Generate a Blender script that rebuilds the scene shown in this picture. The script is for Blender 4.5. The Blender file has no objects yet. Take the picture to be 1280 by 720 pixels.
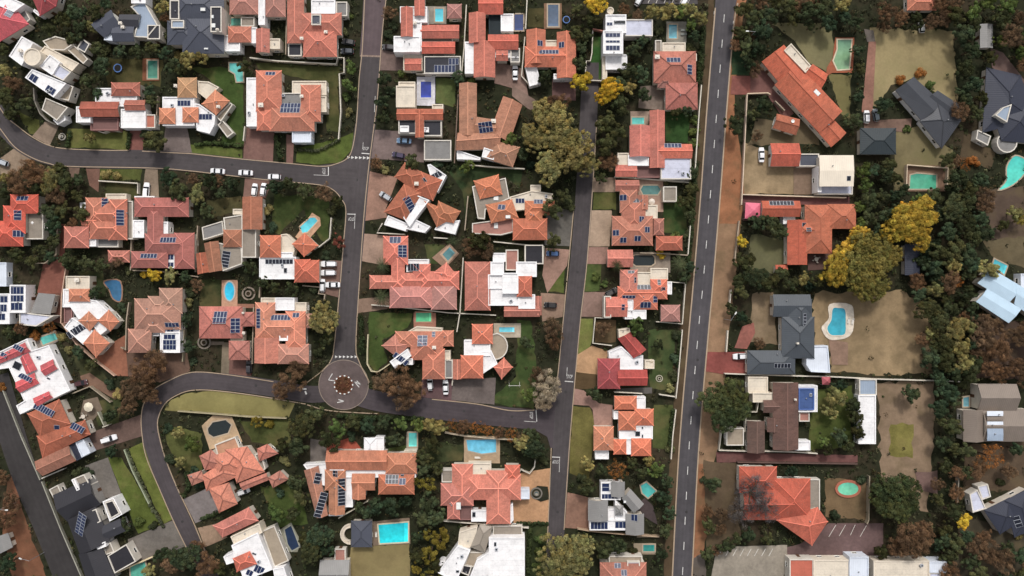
import bpy, bmesh, math, random
import numpy as np
from mathutils import Vector, Matrix
from mathutils.bvhtree import BVHTree
random.seed(7)
R = math.radians
scene = bpy.context.scene
col = scene.collection
CAMZ = 240.0
SC = 0.25            # metres per photograph pixel at ground level

def P(x, y, z=0.0):  # where a point seen in the survey photograph stands, for a known height
    k = (CAMZ - z) / CAMZ * SC
    return Vector(((x - 640) * k, (360 - y) * k, z))

def lin(c, g=1.0):
    out = []
    for v in c[:3]:
        v = v / 255.0
        out.append((v / 12.92 if v <= 0.04045 else ((v + 0.055) / 1.055) ** 2.4) * g)
    return (out[0], out[1], out[2], 1.0)

# ------------------------------------------------------------------ materials
def new_mat(name):
    m = bpy.data.materials.new(name); m.use_nodes = True
    nt = m.node_tree; nt.nodes.clear()
    return m, nt
def N(nt, t, **kw):
    n = nt.nodes.new(t)
    for k, v in kw.items():
        if k in n.inputs: n.inputs[k].default_value = v
        else: setattr(n, k, v)
    return n
def L(nt, a, b): nt.links.new(a, b)
def mixrgb(nt, mode, fac, a, b):
    n = nt.nodes.new('ShaderNodeMix'); n.data_type = 'RGBA'; n.blend_type = mode
    for s, v in ((0, fac), (6, a), (7, b)):
        if hasattr(v, 'is_output'): L(nt, v, n.inputs[s])
        else: n.inputs[s].default_value = v
    return n.outputs[2]
def ramp(nt, src, stops):
    r = nt.nodes.new('ShaderNodeValToRGB'); e = r.color_ramp.elements
    while len(e) < len(stops): e.new(0.5)
    for i, (p, c) in enumerate(stops):
        e[i].position = p; e[i].color = c if len(c) == 4 else (c[0], c[1], c[2], 1)
    L(nt, src, r.inputs[0]); return r.outputs[0]
def noise(nt, vec, scale, detail=4, rough=0.6):
    n = N(nt, 'ShaderNodeTexNoise'); n.inputs['Scale'].default_value = scale
    n.inputs['Detail'].default_value = detail; n.inputs['Roughness'].default_value = rough
    if vec is not None: L(nt, vec, n.inputs['Vector'])
    return n.outputs[0]
def finish(nt, colr, rough=0.85, spec=0.2, bump=None, bstr=0.3, bdist=0.05):
    b = N(nt, 'ShaderNodeBsdfPrincipled'); b.inputs['Roughness'].default_value = rough
    b.inputs['Specular IOR Level'].default_value = spec
    if hasattr(colr, 'is_output'): L(nt, colr, b.inputs['Base Color'])
    else: b.inputs['Base Color'].default_value = colr
    if bump is not None:
        bn = N(nt, 'ShaderNodeBump'); bn.inputs['Strength'].default_value = bstr; bn.inputs['Distance'].default_value = bdist
        L(nt, bump, bn.inputs['Height']); L(nt, bn.outputs[0], b.inputs['Normal'])
    o = N(nt, 'ShaderNodeOutputMaterial'); L(nt, b.outputs[0], o.inputs[0]); return b
def wpos(nt): return N(nt, 'ShaderNodeNewGeometry').outputs['Position']
def ocol(nt): return N(nt, 'ShaderNodeObjectInfo').outputs['Color']
def grey(v): return (v, v, v, 1)

def m_varied(name, scales=((0.15, .75, 1.2), (1.2, .8, 1.15)), rough=0.9, spec=0.15, speck=None, bump=True, tint=None):
    """object colour broken up by noise at several sizes"""
    m, nt = new_mat(name); p = wpos(nt); c = ocol(nt); last = None
    for (s, lo, hi) in scales:
        last = noise(nt, p, s)
        c = mixrgb(nt, 'MULTIPLY', 1.0, c, ramp(nt, last, [(0.3, grey(lo)), (0.7, grey(hi))]))
    if tint:
        t = noise(nt, p, tint[0], 3)
        c = mixrgb(nt, 'MIX', ramp(nt, t, [(tint[2], grey(0)), (tint[3], grey(tint[4]))]), c, tint[1])
    finish(nt, c, rough, spec, last if bump else None)
    return m

def m_roof():
    m, nt = new_mat('roof_tiles'); c = ocol(nt)
    uv = N(nt, 'ShaderNodeTexCoord').outputs['UV']
    mp = N(nt, 'ShaderNodeMapping'); mp.inputs['Scale'].default_value = (0.9, 0.22, 1); L(nt, uv, mp.inputs[0])
    st = noise(nt, mp.outputs[0], 1.0, 5, .65)
    c = mixrgb(nt, 'MULTIPLY', 1.0, c, ramp(nt, st, [(0.26, grey(.66)), (0.5, grey(1.0)), (0.74, grey(1.22))]))
    big = noise(nt, wpos(nt), 0.16, 3)
    c = mixrgb(nt, 'MIX', ramp(nt, big, [(0.42, grey(0)), (0.68, grey(.75))]), c, mixrgb(nt, 'MULTIPLY', 1.0, c, (.70, .78, .82, 1)))
    lich = noise(nt, wpos(nt), 1.9, 6, .7)
    c = mixrgb(nt, 'MIX', ramp(nt, lich, [(0.54, grey(0)), (0.7, grey(.5))]), c, (.13, .105, .085, 1))
    br = N(nt, 'ShaderNodeTexBrick'); L(nt, uv, br.inputs['Vector'])
    br.inputs['Scale'].default_value = 1.0; br.inputs['Brick Width'].default_value = .3; br.inputs['Row Height'].default_value = .36
    br.inputs['Mortar Size'].default_value = .03; br.inputs['Color1'].default_value = grey(1.18); br.inputs['Color2'].default_value = grey(.92); br.inputs['Mortar'].default_value = grey(.74)
    c = mixrgb(nt, 'MULTIPLY', 1.0, c, br.outputs[0])
    finish(nt, c, .85, .2, br.outputs[0], .5, .03); return m

def m_flat():
    m, nt = new_mat('flat_roof_screed'); c = ocol(nt); p = wpos(nt)
    a = noise(nt, p, 0.35, 5, .65)
    c = mixrgb(nt, 'MULTIPLY', 1.0, c, ramp(nt, a, [(0.32, grey(.82)), (0.55, grey(1.0))]))
    br = N(nt, 'ShaderNodeTexBrick'); L(nt, p, br.inputs['Vector']); br.inputs['Scale'].default_value = 1; br.inputs['Brick Width'].default_value = 6; br.inputs['Row Height'].default_value = 1.6; br.inputs['Mortar Size'].default_value = .05; br.inputs['Color1'].default_value = grey(1); br.inputs['Color2'].default_value = grey(.955); br.inputs['Mortar'].default_value = grey(.86)
    c = mixrgb(nt, 'MULTIPLY', 1.0, c, br.outputs[0])
    b = noise(nt, p, 1.7, 6, .7)
    c = mixrgb(nt, 'MULTIPLY', 1.0, c, ramp(nt, b, [(0.3, grey(.84)), (0.5, grey(1.0))]))
    finish(nt, c, .8, .25, b, .15); return m

def m_sheet_roof():
    m, nt = new_mat('sheet_metal'); c = ocol(nt)
    uv = N(nt, 'ShaderNodeTexCoord').outputs['UV']
    w = N(nt, 'ShaderNodeTexWave'); w.inputs['Scale'].default_value = 0.55; w.inputs['Distortion'].default_value = 0; L(nt, uv, w.inputs[0])
    c = mixrgb(nt, 'MULTIPLY', 1.0, c, ramp(nt, w.outputs[0], [(0.0, grey(.95)), (.35, grey(1.0)), (1, grey(1.01))]))
    a = noise(nt, wpos(nt), .3, 5, .65)
    c = mixrgb(nt, 'MULTIPLY', 1.0, c, ramp(nt, a, [(0.3, grey(.9)), (0.62, grey(1.04))]))
    finish(nt, c, .5, .35, w.outputs[0], .4, .04); return m

def m_leaf():
    m, nt = new_mat('foliage'); c = ocol(nt)
    at = N(nt, 'ShaderNodeAttribute'); at.attribute_name = 'shade'
    c = mixrgb(nt, 'MULTIPLY', 1.0, c, at.outputs['Color'])
    a = noise(nt, wpos(nt), .45, 3)
    c = mixrgb(nt, 'MULTIPLY', 1.0, c, ramp(nt, a, [(0.3, (.7, .74, .75, 1)), (0.7, (1.28, 1.22, 1.05, 1))]))
    d = N(nt, 'ShaderNodeBsdfDiffuse'); L(nt, c, d.inputs[0])
    t = N(nt, 'ShaderNodeBsdfTranslucent'); L(nt, c, t.inputs[0])
    mx = N(nt, 'ShaderNodeMixShader'); mx.inputs[0].default_value = .18
    L(nt, d.outputs[0], mx.inputs[1]); L(nt, t.outputs[0], mx.inputs[2])
    o = N(nt, 'ShaderNodeOutputMaterial'); L(nt, mx.outputs[0], o.inputs[0]); return m

def m_water():
    m, nt = new_mat('pool_water'); c = ocol(nt); p = wpos(nt)
    a = noise(nt, p, .25, 2); b = noise(nt, p, 1.6, 3)
    c = mixrgb(nt, 'MULTIPLY', 1.0, c, ramp(nt, a, [(0.3, grey(.8)), (0.7, grey(1.12))]))
    c = mixrgb(nt, 'MULTIPLY', 1.0, c, ramp(nt, b, [(0.3, grey(.92)), (0.7, grey(1.06))]))
    sp = N(nt, 'ShaderNodeSeparateXYZ'); L(nt, N(nt, 'ShaderNodeTexCoord').outputs['Generated'], sp.inputs[0])
    c = mixrgb(nt, 'MULTIPLY', 1.0, c, ramp(nt, sp.outputs[1], [(0.0, grey(1.12)), (.45, grey(1.0)), (1.0, (.62, .80, .88, 1))]))
    vo = N(nt, 'ShaderNodeTexVoronoi'); vo.feature = 'SMOOTH_F1'; vo.inputs['Scale'].default_value = .9; L(nt, p, vo.inputs['Vector'])
    c = mixrgb(nt, 'MULTIPLY', 1.0, c, ramp(nt, vo.outputs[0], [(0.1, grey(.93)), (.6, grey(1.09))]))
    finish(nt, c, .1, .5, b, .25, .08); return m

def m_ground():
    m, nt = new_mat('garden_soil'); p = wpos(nt)
    a = noise(nt, p, .05, 5, .65)
    c = ramp(nt, a, [(0.3, lin((34, 40, 26))), (0.5, lin((46, 47, 33))), (0.66, lin((66, 56, 44))), (0.82, lin((84, 70, 54)))])
    b = noise(nt, p, .7, 6, .7)
    c = mixrgb(nt, 'MULTIPLY', 1.0, c, ramp(nt, b, [(0.3, grey(.62)), (0.7, grey(1.3))]))
    finish(nt, c, .95, .1, b, .5, .2); return m

def m_plain(name, c, rough=.6, spec=.3, metal=0):
    m, nt = new_mat(name)
    v = noise(nt, wpos(nt), 1.5, 4)
    cc = mixrgb(nt, 'MULTIPLY', 1.0, c, ramp(nt, v, [(0.3, grey(.88)), (0.7, grey(1.08))]))
    b = finish(nt, cc, rough, spec); b.inputs['Metallic'].default_value = metal; return m
def m_ocplain(name, rough=.6, spec=.3, lo=.88, hi=1.08, sc=1.5, coat=0):
    m, nt = new_mat(name); v = noise(nt, wpos(nt), sc, 4)
    cc = mixrgb(nt, 'MULTIPLY', 1.0, ocol(nt), ramp(nt, v, [(0.3, grey(lo)), (0.7, grey(hi))]))
    b = finish(nt, cc, rough, spec); b.inputs['Coat Weight'].default_value = coat; return m

def m_asphalt():
    m, nt = new_mat('asphalt'); c = ocol(nt); p = wpos(nt); uv = N(nt, 'ShaderNodeTexCoord').outputs['UV']
    for s, lo, hi in ((.05, .82, 1.16), (.5, .88, 1.1), (5, .9, 1.1)):
        c = mixrgb(nt, 'MULTIPLY', 1.0, c, ramp(nt, noise(nt, p, s), [(.3, grey(lo)), (.7, grey(hi))]))
    sp = N(nt, 'ShaderNodeSeparateXYZ'); L(nt, uv, sp.inputs[0])
    tr = ramp(nt, sp.outputs[1], [(0, grey(1.12)), (.06, grey(.98)), (.2, grey(.9)), (.33, grey(1.03)), (.42, grey(.93)), (.5, grey(1.05)), (.58, grey(.93)), (.7, grey(1.03)), (.82, grey(.9)), (.94, grey(.98)), (1, grey(1.12))])
    c = mixrgb(nt, 'MULTIPLY', .8, c, tr)
    pt = N(nt, 'ShaderNodeTexBrick'); mp = N(nt, 'ShaderNodeMapping'); mp.inputs['Scale'].default_value = (.11, 2.0, 1); L(nt, uv, mp.inputs[0]); L(nt, mp.outputs[0], pt.inputs['Vector'])
    pt.inputs['Scale'].default_value = 1; pt.inputs['Mortar Size'].default_value = 0; pt.inputs['Color1'].default_value = grey(1.06); pt.inputs['Color2'].default_value = grey(.93); pt.inputs['Brick Width'].default_value = 1.7; pt.inputs['Row Height'].default_value = 1
    c = mixrgb(nt, 'MULTIPLY', .8, c, pt.outputs[0])
    finish(nt, c, .9, .2, noise(nt, p, 6), .2); return m
M = dict(
    roof=m_roof(), flat=m_flat(), sheet=m_sheet_roof(), leaf=m_leaf(), water=m_water(), ground=m_ground(),
    lawn=m_varied('lawn_grass', ((.06, .68, 1.3), (.35, .74, 1.25), (2.2, .86, 1.14)), .95, .1, tint=(.12, lin((112, 96, 66)), .5, .75, .5)),
    dry=m_varied('dry_grass', ((.04, .78, 1.18), (.22, .82, 1.15), (1.2, .93, 1.06)), .95, .1, tint=(.11, lin((92, 90, 58)), .5, .75, .6)),
    soil=m_varied('bare_soil', ((.045, .74, 1.18), (.25, .78, 1.16), (1.6, .92, 1.08)), .95, .1, tint=(.16, lin((96, 84, 62)), .5, .7, .6)),
    pave=m_varied('brick_paving', ((.13, .72, 1.16), (1.1, .86, 1.1), (5, .9, 1.1)), .9, .15, tint=(.2, lin((74, 64, 56)), .55, .8, .45)),
    asphalt=m_asphalt(),
    wall=m_varied('painted_plaster', ((.3, .84, 1.04), (2.2, .9, 1.05)), .85, .2, bump=False),
    paint=m_ocplain('road_paint', .7, .2, .55, 1.05, 2.5),
    bark=m_plain('bark', lin((84, 70, 58)), .9, .1),
    car=m_ocplain('car_paint', .3, .5, .97, 1.02, .8, .4),
    glass=m_plain('dark_glass', (.012, .014, .018, 1), .08, .5),
    tyre=m_plain('tyre_rubber', (.015, .015, .016, 1), .8, .2),
    metal=m_plain('grey_metal', (.35, .35, .36, 1), .4, .5, .5),
    lampw=m_plain('lamp_white', (.75, .75, .72, 1), .4, .4),
    lampr=m_plain('lamp_red', (.35, .02, .02, 1), .3, .5),
    cell=m_plain('solar_cells', (.012, .022, .07, 1), .15, .5),
    cell2=m_plain('solar_cells_dark', (.012, .014, .024, 1), .2, .5),
    frame=m_plain('aluminium_frame', (.42, .44, .48, 1), .4, .4),
    oc=m_ocplain('painted', .6, .3),
)

# ------------------------------------------------------------------ mesh building
class MB:
    def __init__(s): s.v = []; s.f = []; s.mi = []; s.uv = []
    def add(s, pts, mi=0, uv=None):
        i = len(s.v); s.v += [tuple(p) for p in pts]; s.f.append(tuple(range(i, i + len(pts)))); s.mi.append(mi); s.uv.append(uv)
    def box(s, c, sx, sy, sz, rz=0, mi=0):           # c = centre of the base
        ca, sa = math.cos(rz), math.sin(rz); q = []
        for dx, dy in ((-1, -1), (1, -1), (1, 1), (-1, 1)):
            x, y = dx * sx / 2, dy * sy / 2; q.append((c[0] + x * ca - y * sa, c[1] + x * sa + y * ca))
        s.prism(q, c[2], c[2] + sz, mi)
    def prism(s, q, z0, z1, mi=0, bottom=True):
        if area(q) < 0: q = q[::-1]
        n = len(q)
        for i in range(n):
            a, b = q[i], q[(i + 1) % n]
            s.add([(a[0], a[1], z0), (b[0], b[1], z0), (b[0], b[1], z1), (a[0], a[1], z1)], mi)
        s.add([(p[0], p[1], z1) for p in q], mi)
        if bottom: s.add([(p[0], p[1], z0) for p in q[::-1]], mi)
    def tube(s, a, b, ra, rb, n=6, mi=0, cap=True):
        a, b = Vector(a), Vector(b); d = (b - a)
        if d.length < 1e-6: return
        d.normalize(); u = d.orthogonal().normalized(); w = d.cross(u)
        A = [a + (u * math.cos(t) + w * math.sin(t)) * ra for t in [2 * math.pi * i / n for i in range(n)]]
        B = [b + (u * math.cos(t) + w * math.sin(t)) * rb for t in [2 * math.pi * i / n for i in range(n)]]
        for i in range(n): s.add([A[i], A[(i + 1) % n], B[(i + 1) % n], B[i]], mi)
        if cap: s.add(B, mi); s.add(A[::-1], mi)
    def build(s, name, mats, parent=None, origin=None, color=None, smooth=False):
        o3 = Vector(origin) if origin is not None else (parent.matrix_world.translation if False else Vector((0, 0, 0)))
        if origin is None and parent is not None: o3 = Vector(parent['org'])
        me = bpy.data.meshes.new(name)
        me.from_pydata([(x - o3.x, y - o3.y, z - o3.z) for x, y, z in s.v], [], s.f)
        if not isinstance(mats, (list, tuple)): mats = [mats]
        for m in mats: me.materials.append(m)
        me.polygons.foreach_set('material_index', s.mi)
        if any(u is not None for u in s.uv):
            ul = me.uv_layers.new(name='UVMap'); k = 0
            for f, u in zip(s.f, s.uv):
                for j in range(len(f)):
                    if u is not None: ul.data[k].uv = u[j]
                    k += 1
        if smooth: me.polygons.foreach_set('use_smooth', [True] * len(me.polygons))
        me.update()
        o = bpy.data.objects.new(name, me); col.objects.link(o)
        if parent is not None: o.parent = parent
        elif origin is not None: o.location = o3
        if color is not None: o.color = color
        return o

def area(q):
    return .5 * sum(q[i][0] * q[(i + 1) % len(q)][1] - q[(i + 1) % len(q)][0] * q[i][1] for i in range(len(q)))
def inset(q, d):
    """offset a polygon inwards by d (metres)"""
    q = [Vector((p[0], p[1])) for p in q]
    if area(q) < 0: q = q[::-1]
    n = len(q); out = []
    for i in range(n):
        a, b, c = q[i - 1], q[i], q[(i + 1) % n]
        d1 = (b - a).normalized(); d2 = (c - b).normalized()
        n1 = Vector((-d1.y, d1.x)); n2 = Vector((-d2.y, d2.x)); m = n1 + n2
        k = 1 + n1.dot(n2)
        out.append(b + (m * (d / k) if k > .15 else n1 * d))
    return out
def inpoly(x, y, q):
    c = False; n = len(q)
    for i in range(n):
        x1, y1 = q[i][0], q[i][1]; x2, y2 = q[i - 1][0], q[i - 1][1]
        if (y1 > y) != (y2 > y) and x < (x2 - x1) * (y - y1) / (y2 - y1) + x1: c = not c
    return c

# ------------------------------------------------------------------ tagging
AUTO = []           # things whose label is written from where they stand
HOMES = []          # (short phrase, px x, px y)
USED = {}
def thing(name, label, cat, loc=(0, 0, 0), group=None, auto=None):
    o = bpy.data.objects.new(name, None); col.objects.link(o)
    o.empty_display_size = 1; o.location = loc; o['org'] = tuple(loc)
    return tag(o, label, cat, group, auto)
def tag(o, label, cat, group=None, auto=None):
    o['category'] = cat
    if group: o['group'] = group
    if auto: AUTO.append((o, auto[0], auto[1], auto[2]))
    else: o['label'] = label
    return o
def struct(o): o['kind'] = 'structure'; return o

MASK = np.zeros((720, 1280), dtype=np.uint8)    # what already covers the ground (1 built, 2 lawn)
def mark(q, val=1):
    xs = [p[0] for p in q]; ys = [p[1] for p in q]
    x0, x1 = max(0, int(min(xs)) - 1), min(1280, int(max(xs)) + 2); y0, y1 = max(0, int(min(ys)) - 1), min(720, int(max(ys)) + 2)
    if x1 <= x0 or y1 <= y0: return
    X, Y = np.meshgrid(np.arange(x0, x1) + .5, np.arange(y0, y1) + .5); c = np.zeros(X.shape, bool); n = len(q)
    for i in range(n):
        ax, ay = q[i][0], q[i][1]; bx, by = q[i - 1][0], q[i - 1][1]
        if ay == by: continue
        c ^= ((ay > Y) != (by > Y)) & (X < (bx - ax) * (Y - ay) / (by - ay) + ax)
    s = MASK[y0:y1, x0:x1]; s[c & (s != 1)] = val
def rect(g):
    if len(g) == 4 and not isinstance(g[0], (tuple, list)):
        x0, y0, x1, y1 = g; return [(x0, y0), (x1, y0), (x1, y1), (x0, y1)]
    if len(g) == 3: return [g[0], g[1], g[2], (g[0][0] + g[2][0] - g[1][0], g[0][1] + g[2][1] - g[1][1])]
    return list(g)

# ------------------------------------------------------------------ ground sheets
ZS = [0.004]
def rough_poly(q, amp, step=7):
    out = []; n = len(q)
    for i in range(n):
        a, b = q[i], q[(i + 1) % n]; d = math.hypot(b[0] - a[0], b[1] - a[1]); k = max(1, int(d / step))
        for j in range(k):
            t = j / k; out.append((a[0] + (b[0] - a[0]) * t + random.uniform(-amp, amp), a[1] + (b[1] - a[1]) * t + random.uniform(-amp, amp)))
    return out
def sheet(name, g, c, mat, amp=0, val=1):
    q = rect(g); mark(q, val)
    if amp: q = rough_poly(q, amp)
    z = ZS[0]; ZS[0] += .0012
    w = [P(x, y, z) for x, y in q]
    if area(w) < 0: w = w[::-1]
    mb = MB(); mb.add([(p.x, p.y, z) for p in w])
    return struct(mb.build(name, M[mat], color=lin(c)))
def spline(pts, k=8):
    pts = [Vector((p[0], p[1])) for p in pts]; out = []
    ext = [pts[0] * 2 - pts[1]] + pts + [pts[-1] * 2 - pts[-2]]
    for i in range(1, len(ext) - 2):
        p0, p1, p2, p3 = ext[i - 1:i + 3]
        for j in range(k):
            t = j / k
            out.append(.5 * ((2 * p1) + (p2 - p0) * t + (2 * p0 - 5 * p1 + 4 * p2 - p3) * t * t + (3 * p1 - p0 - 3 * p2 + p3) * t ** 3))
    out.append(pts[-1]); return out
def offset_line(pts, d):
    out = []; n = len(pts)
    for i in range(n):
        a = pts[max(0, i - 1)]; b = pts[min(n - 1, i + 1)]; t = (Vector(b) - Vector(a)); t = Vector((t[0], t[1])).normalized()
        p = Vector((pts[i][0], pts[i][1])); out.append(p + Vector((-t.y, t.x)) * d)
    return out
def ribbon_px(pts, w):
    l = offset_line(pts, w / 2); r = offset_line(pts, -w / 2); return l, r
def line_wall(mb, pts, w, z0, z1, mi=0):
    """a wall / kerb along world points"""
    l = offset_line(pts, w / 2); r = offset_line(pts, -w / 2); n = len(pts)
    T = lambda p, z: (p[0], p[1], z)
    for i in range(n - 1):
        mb.add([T(r[i], z0), T(r[i + 1], z0), T(r[i + 1], z1), T(r[i], z1)], mi)
        mb.add([T(l[i + 1], z0), T(l[i], z0), T(l[i], z1), T(l[i + 1], z1)], mi)
        mb.add([T(r[i], z1), T(r[i + 1], z1), T(l[i + 1], z1), T(l[i], z1)], mi)
    mb.add([T(l[0], z0), T(r[0], z0), T(r[0], z1), T(l[0], z1)], mi)
    mb.add([T(r[-1], z0), T(l[-1], z0), T(l[-1], z1), T(r[-1], z1)], mi)
# ------------------------------------------------------------------ houses
C = dict(terra=(190, 120, 101), orange=(200, 120, 96), salmon=(198, 126, 108), pink=(182, 118, 105), rose=(186, 90, 94), red=(194, 90, 86),
         ranch=(186, 96, 78), brick=(194, 109, 90), brown=(178, 130, 106), dusk=(174, 126, 114), mauve=(124, 92, 88), hot=(200, 98, 82),
         slate=(74, 77, 88), steel=(73, 78, 84), graph=(66, 68, 74), char=(60, 60, 66), navy=(50, 53, 66), peach=(192, 146, 118), white=(243, 241, 241), cream=(224, 212, 194),
         grey=(136, 134, 132), tan=(164, 150, 132), stone=(150, 140, 128), iron=(150, 164, 182), blue=(182, 205, 222), pale=(216, 222, 232),
         teal=(46, 54, 58), black=(48, 47, 52), lavender=(206, 208, 224), awning=(70, 92, 140), weather=(128, 116, 106))
def shade(c, k): return tuple(max(0, min(255, v * k)) for v in c)
SHEETY = ('slate', 'steel', 'iron', 'blue', 'pale', 'char', 'navy', 'teal', 'black', 'grey', 'graph', 'cream', 'white', 'weather', 'stone')

def roof_faces(mb, q, z, hip, pitch, mono=False):
    """hip or gable roof over a quad; returns the ridge and hip lines"""
    if area(q) < 0: q = q[::-1]
    A, B, Cc, D = [Vector((p[0], p[1], z)) for p in q]
    if ((B - A).length + (Cc - D).length) < ((Cc - B).length + (D - A).length): A, B, Cc, D = B, Cc, D, A
    m1 = (A + D) / 2; m2 = (B + Cc) / 2                  # middle of the short ends
    ws = ((D - A).length + (Cc - B).length) / 4; rise = ws * math.tan(R(pitch))
    ax = (m2 - m1); ln = ax.length; ax.normalize()
    ins = min(ws, ln / 2 - .02) if hip else 0
    r1 = m1 + ax * ins + Vector((0, 0, rise)); r2 = m2 - ax * ins + Vector((0, 0, rise))
    def face(pts):
        a, b = pts[0], pts[1]; u = (b - a).normalized(); nn = (b - a).cross(pts[-1] - a).normalized(); v = nn.cross(u)
        mb.add(pts, 0, [((p - a).dot(u), (p - a).dot(v)) for p in pts])
    face([A, B, r2, r1]); face([Cc, D, r1, r2])
    if hip: face([B, Cc, r2]); face([D, A, r1])
    th = Vector((0, 0, -.2))
    for a, b in ((A, B), (Cc, D), (B, Cc), (D, A)):
        if hip or (a, b) in ((A, B), (Cc, D)): mb.add([a + th, b + th, b, a], 1)
    if not hip:
        for a, b, r in ((B, Cc, r2), (D, A, r1)):
            mb.add([a + th, r + th, r, a], 1); mb.add([r + th, b + th, b, r], 1)
    mb.add([D + th, Cc + th, B + th, A + th] if hip else [A + th, r1 + th, r2 + th, B + th], 1)
    if not hip: mb.add([r1 + th, D + th, Cc + th, r2 + th], 1)
    lines = [(r1, r2)] + ([(A, r1), (D, r1), (B, r2), (Cc, r2)] if hip else [])
    return lines, (A, B, Cc, D, r1, r2)

WIN = None
def window_mesh():
    mb = MB()
    for x, z, w, h in ((0, 0, 1.5, .08), (0, 1.12, 1.5, .08), (-.71, .08, .08, 1.04), (.71, .08, .08, 1.04), (0, .08, .05, 1.04)):
        mb.box((x, 0, z), w, .12, h, 0, 0)
    mb.box((0, -.01, .05), 1.4, .04, 1.1, 0, 1); mb.box((0, .06, -.06), 1.7, .25, .06, 0, 0)
    return mb
def house(short, label, wings, solar=(), chim=(), rot=0, cat='house', name='house', wallc=(214, 204, 190), pitch=24, rc=None, sky=()):
    global WIN
    rh = random.Random(short); hv = rh.uniform(.86, 1.08); hg = rh.uniform(-.55, .95); pts = [p for w in wings for p in rect(w[2])]
    cx = sum(p[0] for p in pts) / len(pts); cy = sum(p[1] for p in pts) / len(pts)
    base = P(cx, cy, 0); root = thing(name, label, cat, base); HOMES.append((short, cx, cy))
    ca, sa = math.cos(R(rot)), math.sin(R(rot)); tv = []; tf = []; walls = []
    for k, w in enumerate(wings):
        kind, cn, g = w[0], w[1], w[2]; cc = C[cn]
        low = 3.9 if kind == 'flat' else 4.2
        z = (w[3] if len(w) > 3 else low) + .014 * k
        q = rect(g)
        if rot: q = [(cx + (x - cx) * ca - (y - cy) * sa, cy + (x - cx) * sa + (y - cy) * ca) for x, y in q]
        mark(q); mark([(640 + (x - 640) * .985, 360 + (y - 360) * .985) for x, y in q])
        W = [P(x, y, z) for x, y in q]; W = [(p.x, p.y) for p in W]
        if area(W) < 0: W = W[::-1]
        if kind == 'round':
            pass
        if kind in ('hip', 'gable', 'shed'):
            if cn not in SHEETY: cc = (cc[0] * hv * (1 - .02 * hg) * rh.uniform(.96, 1.04), cc[1] * hv * (1 + .05 * hg), cc[2] * hv * (1 - .03 * hg))
            mb = MB(); lines, cr = roof_faces(mb, W, z, kind == 'hip', w[4] if len(w) > 4 else pitch)
            sheet_metal = cn in SHEETY
            ro = mb.build('roof', [M['sheet' if sheet_metal else 'roof'], M['oc']], root, color=lin(cc))
            i0 = len(tv); tv += mb.v; tf += [tuple(i0 + i for i in f) for f in mb.f]
            if not sheet_metal or kind == 'hip':
                rb = MB()
                for a, b in lines:
                    d = (b - a); d.normalize(); s = d.cross(Vector((0, 0, 1)))
                    if s.length < 1e-4 or (b - a).length < .2: continue
                    s.normalize(); s *= .17; up = Vector((0, 0, .13)); a2, b2 = a - d * .05, b + d * .05
                    lo = Vector((0, 0, .01))
                    rb.add([a2 - s + lo, b2 - s + lo, b2 + up, a2 + up]); rb.add([a2 + up, b2 + up, b2 + s + lo, a2 + s + lo])
                if rb.v:
                    f = rc if rc else (1.17 if not sheet_metal else .9)
                    rb.build('ridge_tiles', M['oc'], ro, Vector(root['org']), lin(shade(cc, f)))
            wi = inset(W, .38); wb = MB(); wb.prism([(p.x, p.y) for p in wi], 0, z - .2, 0, False)
            if kind == 'gable':
                A, B, Cc, D, r1, r2 = cr
                for a, b, r in ((B, Cc, r2), (D, A, r1)):
                    cen = (A + B + Cc + D) / 4; e = (cen - (a + b) / 2); e.z = 0; e.normalize(); e *= .38
                    t = (b - a).normalized() * .38; dz = Vector((0, 0, -.21))
                    wb.add([a + e + t + dz, b + e - t + dz, r + e + dz * 1.6])
            wb.build('wall', M['wall'], root, color=lin(wallc))
            walls.append((wi, z))
        else:
            wi = inset(W, .32); wb = MB(); n = len(W); dk = z - .32
            Wv = [(p[0], p[1]) for p in W]
            for i in range(n):
                a, b = Wv[i], Wv[(i + 1) % n]; c2, d2 = wi[(i + 1) % n], wi[i]
                wb.add([(a[0], a[1], 0), (b[0], b[1], 0), (b[0], b[1], z), (a[0], a[1], z)])
                wb.add([(a[0], a[1], z), (b[0], b[1], z), (c2.x, c2.y, z), (d2.x, d2.y, z)])
                wb.add([(c2.x, c2.y, dk), (d2.x, d2.y, dk), (d2.x, d2.y, z), (c2.x, c2.y, z)])
            wb.build('wall', M['wall'], root, color=lin(cc if cn in ('white', 'cream', 'pale', 'blue') else (216, 209, 198) if cn not in ('navy', 'awning', 'teal', 'mauve') else shade(cc, 1.2)))
            mb = MB(); mb.add([(p.x, p.y, dk) for p in wi], 0, [(p.x, p.y) for p in wi])
            mb.build('roof', M['sheet' if cn in ('slate', 'steel', 'iron', 'blue', 'pale', 'navy') else 'flat'], root, color=lin(shade(cc, .97)))
            i0 = len(tv); tv += mb.v; tf += [tuple(i0 + i for i in f) for f in mb.f]
            i0 = len(tv); tv += wb.v; tf += [tuple(i0 + i for i in f) for f in wb.f]
            walls.append((Wv, z))
            ar = abs(area(Wv))
            if cn in ('white', 'cream', 'lavender', 'grey') and ar > 45 and z > 3.5:
                for _ in range(1 + int(ar > 110)):
                    t = random.uniform(.25, .75); ii = random.randrange(n); px_, py_ = Wv[ii][0] * t * .5 + Wv[(ii + 2) % n][0] * (1 - t * .5), Wv[ii][1] * t * .5 + Wv[(ii + 2) % n][1] * (1 - t * .5)
                    if not inpoly(px_, py_, wi): continue
                    ub = MB(); a_ = random.choice((0, .5, 1.57)); ub.box((px_, py_, dk), .95, .7, .75, a_); ub.tube((px_, py_, dk + .75), (px_, py_, dk + .8), .26, .26, 10, 1)
                    ub.build('air_unit', [M['frame'], M['tyre']], root)
    # windows on the walls that are not buried in another wing and look towards the middle of the place
    first = True
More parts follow.
